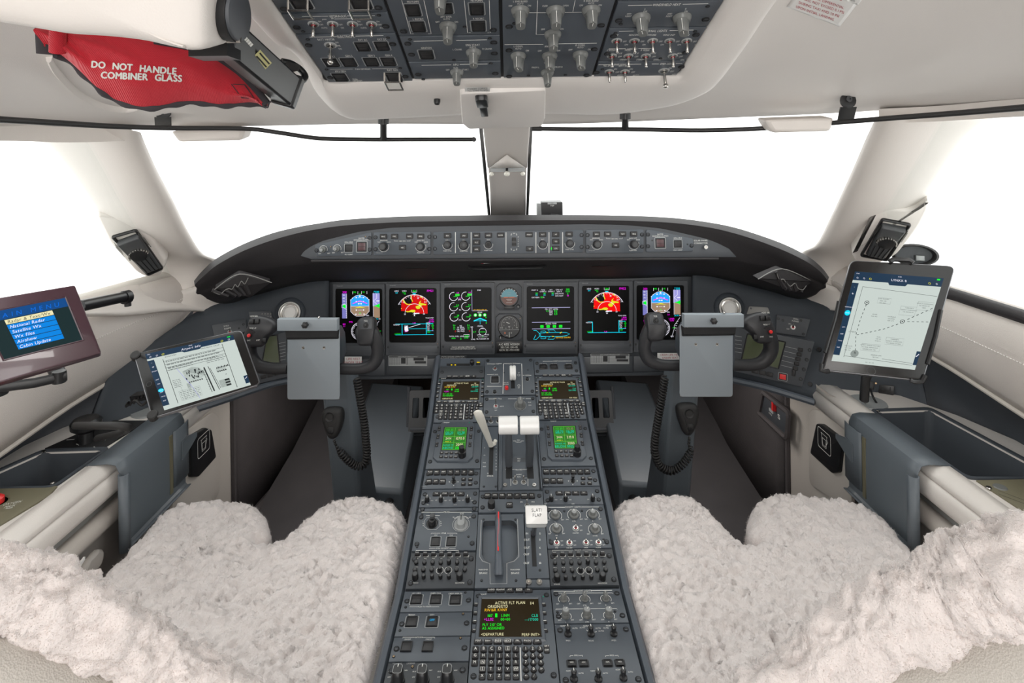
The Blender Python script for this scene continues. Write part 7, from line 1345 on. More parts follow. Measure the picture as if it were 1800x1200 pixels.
# ---- oxygen mask boxes
for q, lb, sg in (([(-60, 858), (101, 855), (86, 872), (-60, 960)], 'olive oxygen mask box lid with red button on the left console', -1), ([(1716, 845), (1860, 842), (1900, 1000), (1812, 908)], 'olive oxygen mask box lid on the right console', 1)):
    f = Fr((0, 0, ZC-HT+.0015), (1, 0, 0), (0, 1, 0)); pl_ = [f.uv(*x) for x in q]; p = Panel(f, pl_ if area(pl_) > 0 else pl_[::-1], 'oxygen_mask_box', lb, 'box', 'oxygen mask boxes', 'olive', th=.004, lift=.002)
    if sg < 0:
        u, v = p.loc(-10, 884); mb = MB('olive'); mb.lathe([(.026, 0), (.025, .002), (.021, -.001)], u, v, 20); part(mb, 'recess', p.t); mb = MB('red_button'); mb.lathe([(.017, 0), (.017, .010), (.012, .014)], u, v, 18); part(mb, 'test_button', p.t, label='red round test button'); p.txt(22, 884, 'OXYGEN', 4.2, rot=.25); p.txt(18, 889.5, 'MASK', 4.2, rot=.25); p.line([(10, 894), (22, 892)], 1)
    else:
        u, v = p.loc(1758, 856); mb = MB('knob_grey'); mb.lathe([(.013, 0), (.011, .002)], u, v, 18); part(mb, 'button', p.t); u, v = p.loc(1738, 857); mb = MB('steel'); mb.lathe([(.006, 0), (.005, .002)], u, v, 12); part(mb, 'screw', p.t)
        for a in (862, 868): p.line([(1755, a), (1800, a+17)], .7, 'black_print')
    p.done()
# ---- metal chart holders hooked over the armrests, cup holders beside them
for sg, side, fl, lipx, face in ((-1, 'left', [(176, 823), (292, 740), (324, 745), (211, 833)], (211, 226), [(211, 833), (324, 745), (337, 831), (228, 928)]), (1, 'right', [(1649, 822), (1530, 737), (1492, 742), (1612, 834)], (1612, 1597), [(1612, 834), (1492, 742), (1481, 832), (1592, 928)])):
    X = sg*.925; t = thing('chart_holder', 'bent blue grey metal chart holder hooked over the '+side+' armrest', 'holder', PXX(*face[0], X), 'metal chart holders')
    A = [PXX(*q, X) for q in face]; top = [PH(*q, HT-.006) for q in fl]; y0, y1 = A[0].y, A[1].y; zt = ZC-.748; zb = ZC-.925
    mb = MB('clip'); g = []
    for y in np.linspace(y0, y1, 8):
        g.append([V3((sg*1.005, y, ZC-HT+.006)), V3((sg*.955, y, ZC-HT+.010)), V3((sg*.935, y, ZC-HT+.006)), V3((sg*.926, y, zt)), V3((sg*.9245, y, ZC-.80)), V3((sg*.9245, y, zb)), V3((sg*.919, y, zb-.006)), V3((sg*.908, y, zb-.004))])
    mb.surf(g); solid(wpart(mb, 'plate', t, smooth=40), .0025, 0)
    mb = MB('clip'); g = [[V3((X-sg*dx, y0-dy, z)) for dx, dy in ((0, 0), (0, .006), (.006, .013), (.014, .013), (.020, .007), (.020, -.004))] for z in (zt, zb-.004)]; mb.surf(g); solid(wpart(mb, 'rolled_edge', t, smooth=70), .0025, 0)
    ye = y1-.03; mb = MB('clip'); g = [[V3((X-sg*dx, ye+dy, z)) for dx, dy in ((.003, -.03), (.006, -.02), (.006, .025), (.002, .045))] for z in (zt-.005, zb+.02)]; mb.surf(g); solid(wpart(mb, 'spring_clip', t, smooth=50), .002, 0)
    mb = MB('olive'); mb.loft([[V3((X-sg*a, ye-.045+b, z)) for a, b in ((0, 0), (.004, 0), (.004, .012), (0, .012))] for z in (zt-.01, zb+.01)]); wpart(mb, 'felt_strip', t)
    mb = MB('clip'); zc = (zt+zb)/2+.02; mb.loft([[V3((X-sg*.008, ye+.0, zc+.02)), V3((X-sg*.008, ye+.03, zc+.024)), V3((X-sg*.008, ye+.075, zc+.012)), V3((X-sg*.008, ye+.075, zc-.0)), V3((X-sg*.008, ye+.03, zc-.02)), V3((X-sg*.008, ye, zc-.028))], [V3((X-sg*.011, ye+.0, zc+.02)), V3((X-sg*.011, ye+.03, zc+.024)), V3((X-sg*.011, ye+.075, zc+.012)), V3((X-sg*.011, ye+.075, zc-.0)), V3((X-sg*.011, ye+.03, zc-.02)), V3((X-sg*.011, ye, zc-.028))]]); wpart(mb, 'tab', t)
    f = Fr((sg*.935, 1.78, ZC-.9), (0, -sg, 0), (0, 0, 1)); q = [(336, 766), (362, 751), (373, 755), (381, 803), (350, 838), (336, 838)] if sg < 0 else [(1434, 744), (1444, 745), (1480, 772), (1474, 830), (1462, 832), (1423, 796)]
    pl_ = [f.uv(*x) for x in q]; p = Panel(f, roundpoly(pl_, .008) if area(pl_) > 0 else roundpoly(pl_[::-1], .008), 'folding_cup_holder', 'black folded cup holder with white cup symbol on the '+side+' side panel', 'cup holder', 'folding cup holders', 'black', th=.02, bev=.004)
    cx, cy = (358, 780) if sg < 0 else (1449, 775); u, v = p.loc(cx, cy); p.L.ribbon(rr(.068, .060, .008, 3, u, v), .0016, .0006, closed=True); p.L.ribbon([(u-.014, v+.018), (u+.014, v+.018), (u+.010, v-.018), (u-.010, v-.018), (u-.014, v+.018)], .0016, .0006); p.L.ribbon([(u-.010, v+.006), (u+.010, v+.006), (u+.008, v-.014), (u-.008, v-.014), (u-.010, v+.006)], .0016, .0006); p.L.ribbon([(u-.017, v+.018), (u+.017, v+.018)], .0022, .0006); p.L.ribbon([(u+.013, v+.010), (u+.019, v+.006), (u+.012, v-.006)], .0014, .0006); p.done()
# ================================================================== overhead panel and everything on the ceiling
OU = [OV.uv(576, 146)[0], OV.uv(727, 141)[0], OV.uv(883, 137)[0], OV.uv(1042, 135)[0], OV.uv(1192, 132)[0]]
oh = thing('overhead_backing_frame', 'black framed backing of the overhead switch panel', 'panel', OV.M())
mb = MB('gap'); vF = OV.uv(883, 139)[1]; mb.prism([(OU[0]-.004, vF-.004), (OU[4]+.004, vF-.004), (OU[4]+.004, .85), (OU[0]-.004, .85)], -.06, -.004); part(mb, 'backing', oh)
mb = MB('panel'); mb.prism([(OU[0], OV.uv(883, -60)[1]), (OU[4], OV.uv(883, -60)[1]), (OU[4], .84), (OU[0], .84)], -.004, 0, .001); part(mb, 'rear_panel', oh)
def op(c0, c1, ya, yb, x, nm, lb, sc=(.2, .8), grp='overhead switch panels'): return Panel(OV, ub(OV, OU[c0]+.0015, OU[c1]-.0015, ya, yb, x), nm, lb, 'panel', grp, 'panel', sc=sc, bev=.0012)
TG = lambda: m_toggle(.0135, .0165, 0, -.003, 'red_print')
def otog(p, x, y, t='', r=('ON', 'OFF', 'AUTO'), L=None):
    p.knob(L or TG(), x, y, 0, 'toggle_switch')
    if t: p.txt(x-1, y-10.5, t, 3)
    for i, s_ in enumerate(r): p.txt(x+8+i*3, y-4.5+i*5.5, s_, 2.7, al=-1)
BIG = m_toggle(.016, .026, .001, -.003, 'black', 1.6)
def guard(p, x, y, w, h):
    u, v = p.loc(x, y); a, b = p.sc_(x, y); p.push(x, y, w, h, '', cap='key'); mb = MB('steel'); W, H = w*a, h*b
    for s_ in (-1, 1): mb.tube([(u+s_*W*.42, v+H*.5, .002), (u+s_*W*.42, v+H*.35, .016), (u+s_*W*.42, v-H*.45, .016)], .0016, 6)
    mb.tube([(u-W*.42, v-H*.45, .016), (u+W*.42, v-H*.45, .016)], .0016, 6); mb.tube([(u-W*.42, v+H*.35, .016), (u+W*.42, v+H*.35, .016)], .0016, 6); part(mb, 'guard_frame', p.t)
    mb = MB('glass'); mb.box(u, v, .0145, W*.82, H*.78, .0160); part(mb, 'clear_guard', p.t)
p = op(0, 1, -60, 22, 600, 'overhead_switch_panel', 'overhead fuel panel strip with two clear-guarded buttons at the top left', (.1, .8)); guard(p, 530, 6, 40, 20); guard(p, 635, 6, 40, 20); p.small(509, 17, .006); p.done()
p = op(0, 1, 23.5, 58.5, 620, 'overhead_switch_panel', 'overhead hydraulic panel with four metal toggles', (.35,))
p.line([(531, 28.5), (577, 28)], .8); p.txt(594, 28, 'HYDRAULIC', 4); p.line([(610, 27.5), (659, 27)], .8)
for x, t, r in ((551, '1B', ('ON', 'OFF', 'AUTO')), (585, '2A', ('', 'OFF', 'ON')), (620, '3B', ('ON', 'OFF', 'AUTO')), (653.5, '2B', ('ON', 'OFF', 'AUTO'))): otog(p, x, 42, t, r)
p.line([(567, 35), (567, 33.5), (574, 33.3)], .6); p.line([(588, 32.8), (635, 32.2), (635, 34)], .6); p.small(533, 55, .006); p.small(666, 26.5, .006); p.done()
p = op(0, 1, 60, 144, 650, 'overhead_switch_panel', 'overhead electrical panel with a long toggle and generator buttons', (.12, .82))
p.line([(544, 65), (592, 64)], .8); p.txt(608, 64, 'ELECTRICAL', 4); p.line([(625, 63), (674, 62)], .8); otog(p, 581, 79, '', ('OFF', 'EMS', 'ON'), BIG); p.txt(573, 69, 'BATT MASTER', 3.4)
for x, y, t, w, h in ((637.6, 81, 'EXT AC', 28, 17), (671.6, 80, 'EXT DC', 28, 17), (582, 109, 'GEN 1', 29, 16), (613, 108.5, 'GEN 2', 29, 16), (652.5, 108, 'GEN 3', 28, 16), (683, 107.5, 'GEN 4', 28, 16), (598, 135, 'APU GEN', 28, 15)): p.push(x, y, w, h, t, 3.3, split=1)
guard(p, 693, 135, 31, 18); p.txt(690, 123, 'RAT GEN', 3.2); p.line([(580, 121.5), (620, 121)], .5); p.txt(638, 121, 'PUSH OFF/RESET', 2.6); p.line([(654, 120.5), (697, 120)], .5); p.txt(620, 139, 'PUSH', 2.6, al=-1); p.txt(620, 142, 'OFF/RESET', 2.6, al=-1)
p.small(541, 69, .006); p.small(682, 66, .006); p.small(574, 122, .006); p.small(703.5, 119.5, .006); p.done()
p = op(1, 2, -60, 62, 790, 'overhead_switch_panel', 'overhead air panel with square buttons and the AFT XFER rotary knob', (.08, .75))
for x, y, t, w, h in ((726, 17, 'PRI PUMPS', 30, 23), (735, 46, 'L RECIRC', 29, 20), (783, 14, '', 30, 20), (838, 15, 'PRI PUMPS', 30, 23), (841, 45, 'R RECIRC', 29, 20)): p.push(x, y, w, h, t, 3.3)
p.line([(706, 0), (722, 59), (727, 59)], .9); p.line([(745, 0), (758, 59), (753, 59)], .9); p.line([(816, 0), (822, 57), (827, 57)], .9); p.line([(860, 0), (862, 57), (857, 57)], .9)
p.knob(m_rotary(.0245, .026), 787.5, 45, 0, 'rotary_knob'); p.txt(784, 29, 'AFT XFER', 3.2); p.txt(785, 33, 'AUTO', 3); p.txt(769, 38, 'OFF', 3); p.txt(802, 38, 'ON', 3); p.knob(m_rotary(.0245, .03), 774, -16, 0, 'rotary_knob'); p.small(817, 47, .006); p.done()
p = op(1, 2, 63.5, 107, 790, 'overhead_switch_panel', 'overhead engine start panel with the ENG START rotary knob', (.3, .75))
p.line([(727, 72), (780, 71)], .8); p.line([(802, 70.5), (856, 69.5)], .8); p.push(749.5, 95, 29, 17, 'IGNITION', 3.2, split=1); p.knob(m_rotary(.0235, .024), 832.5, 91, 0, 'rotary_knob'); p.txt(831, 78.5, 'ENG START', 3.4); p.txt(831, 82.5, 'AUTO', 3); p.txt(812, 86.5, 'L CRANK', 2.8, al=1); p.txt(848, 85.5, 'R CRANK', 2.8, al=-1)
p.small(720.5, 69, .006); p.small(861, 67, .006); p.small(798, 105, .006); p.done()
p = op(1, 2, 108.5, 138.5, 800, 'overhead_switch_panel', 'overhead auxiliary power panel with the APU rotary knob', (.3,)); p.line([(741, 114.3), (793, 113.5)], .8); p.txt(801, 113.3, 'APU', 3.6); p.line([(808, 112.8), (857, 112)], .8); p.txt(801, 119, 'RUN', 2.8); p.txt(787, 122.5, 'OFF', 2.8); p.txt(818, 122, 'START', 2.8); p.knob(m_rotary(.022, .022, 'knob_grey'), 803, 126, 0, 'rotary_knob', 'darker grey rotary knob'); p.small(744, 139, .006); p.small(863, 111, .006); p.done()
p = op(2, 3, -60, 136, 960, 'overhead_switch_panel', 'overhead bleed and anti-ice panel with eight large grey rotary knobs', (.02, .32, .55))
for x, y, a, d, t, l, r in ((914.5, 18, 0, .0250, 'L ENG BLEED', 'OFF', 'ON'), (976.5, 18, 0, .0255, '', 'CLSD', 'OPEN'), (1039, 17, 0, .0250, 'R ENG BLEED', 'OFF', 'ON'), (971.7, 59, 0, .0245, 'A', 'OFF', 'ON'), (911, 97, 18, .0240, 'L COWL', 'OFF', 'ON'), (966, 97, 18, .0240, 'ANTI-ICE', 'OFF', 'ON'), (1020, 95, 18, .0240, 'R COWL', 'OFF', 'ON'), (962, 126, 0, .0215, 'WING', 'FROM L', 'FROM R')):
    p.knob(m_rotary(d, .025), x, y, a, 'rotary_knob'); p.txt(x, y-16, t, 3.1)
    if t and t[1:2] == ' ': p.txt(x, y-12, 'AUTO', 2.8)
    p.txt(x-14, y-8, l, 2.8, al=1); p.txt(x+13, y-8.5, r, 2.8, al=-1)
p.line([(945, 0), (942.5, 60), (960, 60)], .9); p.line([(1011, 0), (1007, 20)], .9); p.line([(930, 22), (962, 22)], .9); p.line([(991, 21.5), (1024, 21)], .9); p.line([(887, 78), (955, 77.5)], .8); p.line([(982, 76.5), (1049, 75.5)], .8); p.small(904, 41, .006); p.small(929, 132.5, .006); p.small(994, 131.5, .006); p.done()
p = op(3, 4, -60, 1, 1170, 'overhead_switch_panel', 'overhead panel strip at the top right edge of the picture', (.9,)); p.done()
p = op(3, 4, 2.5, 48, 1150, 'overhead_switch_panel', 'overhead WINDSHIELD HEAT panel with two angled rotary knobs', (.3,))
p.line([(1104, 9.3), (1147, 8.5)], .8); p.txt(1172, 7.8, 'WINDSHIELD HEAT', 4); p.line([(1200, 7), (1245, 6)], .8)
for x, t in ((1127, 'L'), (1198.5, 'R')): p.knob(m_rotary(.0255, .026), x, 30, 22, 'rotary_knob'); p.txt(x+7, 15, t, 3); p.txt(x+7, 19.5, 'ON', 3); p.txt(x-17, 24, 'OFF/', 2.9, al=1); p.txt(x-17, 28, 'RESET', 2.9, al=1)
p.small(1091, 42, .006); p.small(1244, 11, .006); p.done()
p = op(3, 4, 49.5, 106.5, 1130, 'overhead_switch_panel', 'overhead EXTERNAL LIGHTS panel with nine metal toggles', (.25, .8))
p.line([(1088, 54.5), (1114, 54)], .8); p.txt(1150, 54, 'EXTERNAL LIGHTS', 3.8); p.line([(1177, 53.3), (1219, 52.3)], .8)
for x, t in ((1084, 'NAV'), (1115, 'BEACON'), (1147, 'STROBE'), (1177, 'WING INSP'), (1207, 'LOGO')): otog(p, x, 71.5, t, ('', 'OFF', 'ON'))
p.line([(1070, 87), (1070, 85.5), (1100, 85.3)], .7); p.txt(1111, 85.2, 'LANDING', 3); p.line([(1122, 85), (1147, 84.7), (1147, 86)], .7)
for x, t in ((1075.5, 'L WING'), (1104.5, 'NOSE'), (1135, 'R WING'), (1182.5, '')): otog(p, x, 98, t, ('PULSE', 'OFF', 'STEADY') if t else ('WINGTIP', 'OFF', 'ON'))
p.small(1082, 58, .006); p.small(1222, 55, .006); p.small(1161, 102.5, .006); p.done()
p = op(3, 4, 108, 134, 1120, 'overhead_switch_panel', 'overhead PASS SIGNS panel with two toggles and an EMER LIGHTS toggle', ())
p.line([(1052, 113.3), (1076, 113)], .7); p.txt(1090, 113, 'PASS SIGNS', 3); p.line([(1104, 112.6), (1127, 112.3)], .7); p.line([(1146, 112), (1158, 112)], .7); p.txt(1173, 111.7, 'EMER LIGHTS', 3); p.line([(1188, 111.3), (1199, 111)], .7)
otog(p, 1071, 125.5, 'NO SMKD', ('ON', 'OFF', 'AUTO')); otog(p, 1098.5, 125.5, 'SEAT BLTS', ('ON', 'OFF', 'AUTO')); otog(p, 1167, 124, '', ('ON', 'OFF', 'ARM'), BIG); p.small(1059, 121.5, .006); p.small(1184, 115, .006); p.screw(1048, 127); p.screw(1198, 117); p.done()
# white moulded surround
sr_ = thing('overhead_console_surround', 'white moulded surround round the overhead switch panel', 'trim', (0, 1.0, 1.5))
I_ = [(476, 0), (505, 43), (527, 75), (547, 104), (565, 130), (576, 146), (640, 144.5), (727, 142), (806, 140), (883, 138.5), (960, 137), (1042, 135.5), (1115, 134), (1165, 133), (1192, 132), (1206, 110), (1219, 88), (1234, 64), (1274, 0)]
O_ = [(422, 0, .735), (483, 68, .83), (509, 77, .86), (531, 100, .93), (560, 162, 1.07), (615, 205, 1.19), (700, 205, 1.25), (800, 200, 1.25), (830, 199, 1.25), (886, 198, 1.25), (962, 197, 1.25), (1054, 199, 1.25), (1115, 194, 1.23), (1187, 181, 1.17), (1243, 158, 1.08), (1269, 135, 1.0), (1294, 102, .925), (1320, 66, .85), (1363, 0, .75)]
ia = [OV.hit(*q)+OV.N*.001 for q in I_]; oa = [P(*q) for q in O_]
ia = [V3((ia[0].x, -.4, ia[0].z+.334*(ia[0].y+.4)))]+ia+[V3((ia[-1].x, -.4, ia[-1].z+.334*(ia[-1].y+.4)))]; oa = [V3((-.345, -.4, ZC+.535))]+oa+[V3((.345, -.4, ZC+.535))]
A_, B_ = spline(ease(ia), 4), spline(ease(oa), 4); mb = MB('white_plastic'); mb.m = 'headliner'; g = []
for t, l in ((-.0, -.02), (0, .0), (.06, .007), (.2, .010), (.5, .012), (.8, .012), (.93, .008), (1, -.001), (1.0, -.045)): g.append([a.lerp(b, t)+OV.N*l for a, b in zip(A_, B_)])
mb.surf(g); wpart(mb, 'moulding', sr_, smooth=60)
mb = MB('black'); c = P(768.5, 169, 1.05); mb.T = Matrix.Translation(c) @ OV.M().to_3x3().to_4x4(); mb.lathe([(.006, -.01), (.006, .012), (.0045, .016)], seg=14); wpart(mb, 'peg', sr_)
f = fr3(P(808, 144, .985), P(958, 138, .985), P(820, 209, 1.27)); p = Panel(f, roundpoly([f.uv(*q) for q in ((808, 144), (958, 138), (957, 192), (951, 206), (823, 210), (812, 200))][::-1], .006, 3), 'compass_cover', 'white hinged standby compass cover with black latch below the overhead panel', 'cover', None, 'headliner', th=.04, bev=.003, lift=.022)
mb = MB('black'); u, v = p.loc(847, 174); a, b = p.sc_(847, 174); mb.prism(rr(21*a, 15*b, 7*a, 4, u, v), 0, .010, .002); mb.prism(rr(14*a, 27*b, 2*a, 2, u, v-16*b), 0, .006, .001); part(mb, 'latch', p.t)
p.rect(817, 153, 861, 160.5, 'white_plastic', .0003); p.txt(839, 155.3, 'STANDBY COMPASS', 2.8, 'black_print', z=.0006); p.txt(840, 158.6, 'PULL DOWN TO OPEN', 2.5, 'black_print', z=.0006); p.done()
# ---- stickers on the headliner, laid on the ceiling surface itself
ce = bpy.data.objects['ceiling']; CB = BVHTree.FromPolygons([tuple(v.co) for v in ce.data.vertices], [tuple(q.vertices) for q in ce.data.polygons])
def drape(B, pts, lift):
    out = []
    for x, y in pts:
        d = ray(x, y).normalized(); h = B.ray_cast(V3((0, 0, ZC)), d); out.append(h[0]-d*lift if h[0] is not None else None)
    return out
def dtext(B, mb, px, py, t, h, slope, lift=.0012, m='red_print', al=0, sx=.92, bend=0):
    w = sum(glyph(c)[2] if c != ' ' else .35 for c in t)-.07; cx = {0: -w/2, -1: 0}[al]; c, n = cos(slope), sin(slope); k = h/.70
    for ch in t:
        if ch == ' ': cx += .35; continue
        vs, fs, adv = glyph(ch); q = [(px+((a+cx)*c-(.35-b)*n*-1*-1)*k*sx, py+((a+cx)*n*sx+(.35-b)*c)*k+bend*((a+cx)/w*2)**2) for a, b in vs]
        d = drape(B, q, lift)
        if all(x is not None for x in d): mb.add(d, fs, m)
        cx += adv
t = thing('warning_placard', 'white placard with red pressure warning lettering on the headliner at the upper right', 'placard', P(1440, 20, .95))
def bq(B, c, lift, m):
    n = 16; g = [drape(B, [(c[0][0]*(1-i/n)*(1-j/n)+c[1][0]*(i/n)*(1-j/n)+c[2][0]*i/n*j/n+c[3][0]*(1-i/n)*j/n, c[0][1]*(1-i/n)*(1-j/n)+c[1][1]*(i/n)*(1-j/n)+c[2][1]*i/n*j/n+c[3][1]*(1-i/n)*j/n) for i in range(n+1)], lift) for j in range(n+1)]
    mb = MB(m)
    if all(p is not None for r in g for p in r): mb.surf(g)
    return mb
def solidb(o): return solid(o, .0004, 0)
wpart(bq(CB, [(1413, -28), (1508, 6), (1476, 47), (1383, 12)], .001, 'white_plastic'), 'sheet', t, mod=solidb)
mb = MB(); 
for x, y, s_, h in ((1461, -8, 'WARNING', 6.2), (1450, 2.5, 'PRESSURE DIFFERENTIAL', 4.6), (1446, 9.5, 'SHALL NOT EXCEED 0.1 PSI', 4.6), (1439.5, 16.5, 'DURING TAXI AND 1.0 PSI', 4.6), (1432.5, 23, 'UPON INITIAL LANDING', 4.6)): dtext(CB, mb, x, y, s_, h, radians(19), .0030)
if mb.f: wpart(mb, 'lettering', t, smooth=0)
t = thing('small_placard', 'small white sticker with black print beside the red warning placard', 'placard', P(1500, 0, .95)); wpart(bq(CB, [(1495, -30), (1530, -18), (1508, 9), (1480, -1)], .001, 'white_plastic'), 'sheet', t, mod=solidb)
mb = MB(); dtext(CB, mb, 1499, .5, 'GE)', 4, radians(19), .0030, 'black_print'); wpart(mb, 'lettering', t, smooth=0)
# ---- sun visor rails
def rail(pts, lb, br):
    P_ = spline([P(*q) for q in pts], 6); t = thing('visor_rail', lb, 'rail', P_[len(P_)//2], 'sun visor rails'); mb = MB('rubber'); mb.tube(P_, .0054, 10); wpart(mb, 'rod', t, smooth=70)
    for kind, x, y0, y1, Y in br:
        mb = MB('black')
        if kind == 'post': mb.tube([P(x, y1, Y), P(x, y0, Y-.02)], .0085, 14); mb.tube([P(x, y0+8, Y-.02), P(x, y0-2, Y-.022)], .0135, 16); wpart(mb, 'mount', t)
        else:
            a = P(x, y0, Y); w = 14*Y/1000; L_ = (y1-y0)*.42*Y/1000; pr = rr(w*2, L_*1.4, w*.9, 4); mb.T = Matrix.Translation(a+V3((0, -.004, -L_*.5))) @ Matrix.Rotation(radians(88), 4, 'X'); mb.prism(pr, -.002, .001, .0008)
            wpart(mb, 'mount', t); mb = MB('black'); b, c = a+V3((0, -.006, -L_*1.1)), P(x-2, y1, Y+.02); mb.loft([[b+V3((-w, 0, 0)), b+V3((w, 0, 0)), b+V3((w, .004, 0)), b+V3((-w, .004, 0))], [c+V3((-w, 0, 0)), c+V3((w, 0, 0)), c+V3((w, .004, 0)), c+V3((-w, .004, 0))]]); wpart(mb, 'mount_tab', t)
            mb = MB('knob_dark'); mb.T = Matrix.Translation(a+V3((0, -.006, -L_*.35))) @ Matrix.Rotation(radians(88), 4, 'X'); mb.lathe([(.007, 0), (.0065, .003), (.003, .003), (.0025, .001)], seg=12); wpart(mb, 'screw', t)
    mb = MB('rubber')
    for q in (P_[0], P_[-1]): mb = MB('rubber'); d = (P_[1]-P_[0]).normalized()*.012; mb.tube([q-d, q+d], .0062, 10); wpart(mb, 'end_cap', t)
rail([(-120, 203, .80), (0, 210, .91), (100, 216, 1.02), (200, 222, 1.14), (300, 225, 1.26), (430, 226, 1.37), (490, 233, 1.40), (560, 243, 1.43), (640, 245, 1.44), (740, 245, 1.45), (833, 245, 1.45)], 'dark sun visor rail along the top of the left windshield', [('tab', 288, 192, 222, 1.27), ('post', 674, 210, 245, 1.44)])
rail([(944, 226, 1.45), (1020, 227, 1.44), (1100, 227, 1.42), (1235, 229, 1.38), (1350, 225, 1.34), (1450, 217, 1.28), (1560, 208, 1.16), (1680, 199, 1.03), (1800, 189, .90), (1930, 179, .78)], 'dark sun visor rail along the top of the right windshield', [('post', 1099, 201, 226, 1.42), ('tab', 1489, 168, 212, 1.24)])
# ---- head-up display unit folded up at the left
t = thing('projector_cover', 'large rounded cream leather head-up projector cover at the upper left', 'cover', P(180, 20, .58)); f = Fr(P(180, 20, .515), V3((1, .02, 0)), (0, -.30, .95))
q = [(-130, 22), (0, 41), (77, 54), (117, 61), (200, 66), (258, 73), (310, 85), (340, 91), (354, 88), (359, 78), (358, 0), (350, -60), (-130, -60)]; q = [f.uv(*x) for x in q]; q = q if area(q) > 0 else q[::-1]; q = roundpoly(q, .012, 4); gx, gy = f.uv(130, -10)
mb = MB('cream_soft'); mb.loft([[(gx+(x-gx)*d, gy+(y-gy)*d, z) for x, y in q] for z, d in ((-.10, .95), (-.05, .995), (-.02, 1), (-.010, .995), (-.003, .98), (.001, .95), (.006, .85), (.010, .6), (.012, .3), (.012, .05))]); part(mb, 'shell', t, t.matrix_basis.inverted() @ f.M(), smooth=60)
sm = [(*f.uv(*x), .0070) for x in sp2([(157, -4), (200, 18), (245, 43), (290, 66), (330, 80)], 6)]; mb = MB('cream'); mb.tube(sm, .0022, 8, flat=.6); part(mb, 'piped_seam', t, t.matrix_basis.inverted() @ f.M())
mb = MB('stitch_dark')
for i in range(0, len(sm)-1): a = V3(sm[i])+V3((.004, -.003, -.001)); b = V3(sm[i+1])+V3((.004, -.003, -.001)); mb.tube([a, a.lerp(b, .5)], .0006, 4)
o = part(mb, 'stitching', t, t.matrix_basis.inverted() @ f.M()); o['kind'] = 'stuff'
# red bag over the combiner glass
t = thing('combiner_glass_bag', 'red cloth bag reading DO NOT HANDLE COMBINER GLASS', 'bag', P(270, 130, .68)); 
top = resample(spline([P(*x) for x in ((88, 40, .66), (150, 45, .66), (250, 66, .67), (330, 80, .69), (378, 96, .71), (415, 122, .74), (440, 148, .76), (466, 181, .78))], 6), 64); bot = resample(spline([P(*x) for x in ((92, 94, .66), (112, 103, .67), (158, 140, .68), (198, 174, .70), (240, 187, .71), (300, 181, .73), (370, 180, .75), (466, 184, .79))], 6), 64)
mb = MB('red_cloth'); rows = []
for k in range(29):
    v_ = k/28; r_ = []
    for i, (a, b) in enumerate(zip(top, bot)):
        u_ = i/63; w_ = noise.noise(V3((u_*5+v_*1.2, v_*5-u_*3, 3)))*.012*(sin(pi*v_))+.006*sin(u_*9+v_*7)*sin(pi*v_)*u_
        p_ = a.lerp(b, v_)+V3((0, -.020*sin(pi*min(1, v_*1.0))-w_, w_*.5+.0018*sin(u_*22)*v_**3)); r_.append(p_)
    rows.append(r_)
mb.surf(rows); RB = BVHTree.FromPolygons([tuple(v) for v in mb.v], mb.f); mb.surf([[p+V3((0, .012+.012*sin(pi*k/28), 0)) for p in r_][::-1] for k, r_ in enumerate(rows)]); wpart(mb, 'cloth', t, smooth=80)
mb = MB('cloth_edge'); mb.tube([r_[-1] for r_ in rows[:]][::-1]+[], .006, 6) if 0 else mb.tube([p+V3((0, .004, -.001)) for p in rows[-1]], [.0042+.0012*sin(i*.9) for i in range(64)], 8); mb.tube([p+V3((0, .002, 0)) for p in rows[0][26:]], .0065, 8); wpart(mb, 'edge_binding', t, smooth=70)
mb = MB('cloth_edge'); mb.tube([P(82, 50, .655), P(84, 95, .66)], .0095, 14, flat=1.2); wpart(mb, 'tab', t, smooth=70); mb = MB('red_cloth'); mb.tube([P(102, 52, .640), P(101, 92, .648)], .0085, 16, flat=.9); wpart(mb, 'rolled_tab', t, smooth=70)
mb = MB('white_print'); [(dtext(RB, mb, 160+d_*.8, 112.5+e_, 'DO  NOT  HANDLE', 11.5, .085, .0015, 'white_print', -1, .98), dtext(RB, mb, 177+d_*.8, 131.5+e_, 'COMBINER  GLASS', 11.5, .045, .0015, 'white_print', -1, .98)) for d_, e_ in ((-1, 0), (1, 0), (0, -.6), (0, .6))]; wpart(mb, 'lettering', t, smooth=0)
mb = MB('cloth_edge'); s_ = [d for d in drape(RB, [(407, 148), (425, 172), (447, 173), (430, 149), (410, 148)], .0015) if d]; mb.tube(s_, .0007, 4) if len(s_) > 2 else 0; wpart(mb, 'stitched_square', t)
mb = MB('cloth_edge'); mb.tube(spline([P(462, 184, .78), P(470, 189, .775), P(473, 181, .775), P(478, 178, .77)], 4), .0012, 5); wpart(mb, 'loose_thread', t)
# white padded edge behind the bag
mb = MB('cream_soft'); P__ = drape(CB, [(86, 100), (100, 125), (135, 160), (175, 182), (215, 190), (240, 186)], .004); P__ = [x for x in P__ if x]; 
if len(P__) > 3: mb.tube(spline(P__, 6), .010, 8, flat=.4); o = single('headliner_patch', mb, 'pale padded leather patch on the headliner behind the red bag', 'padding')
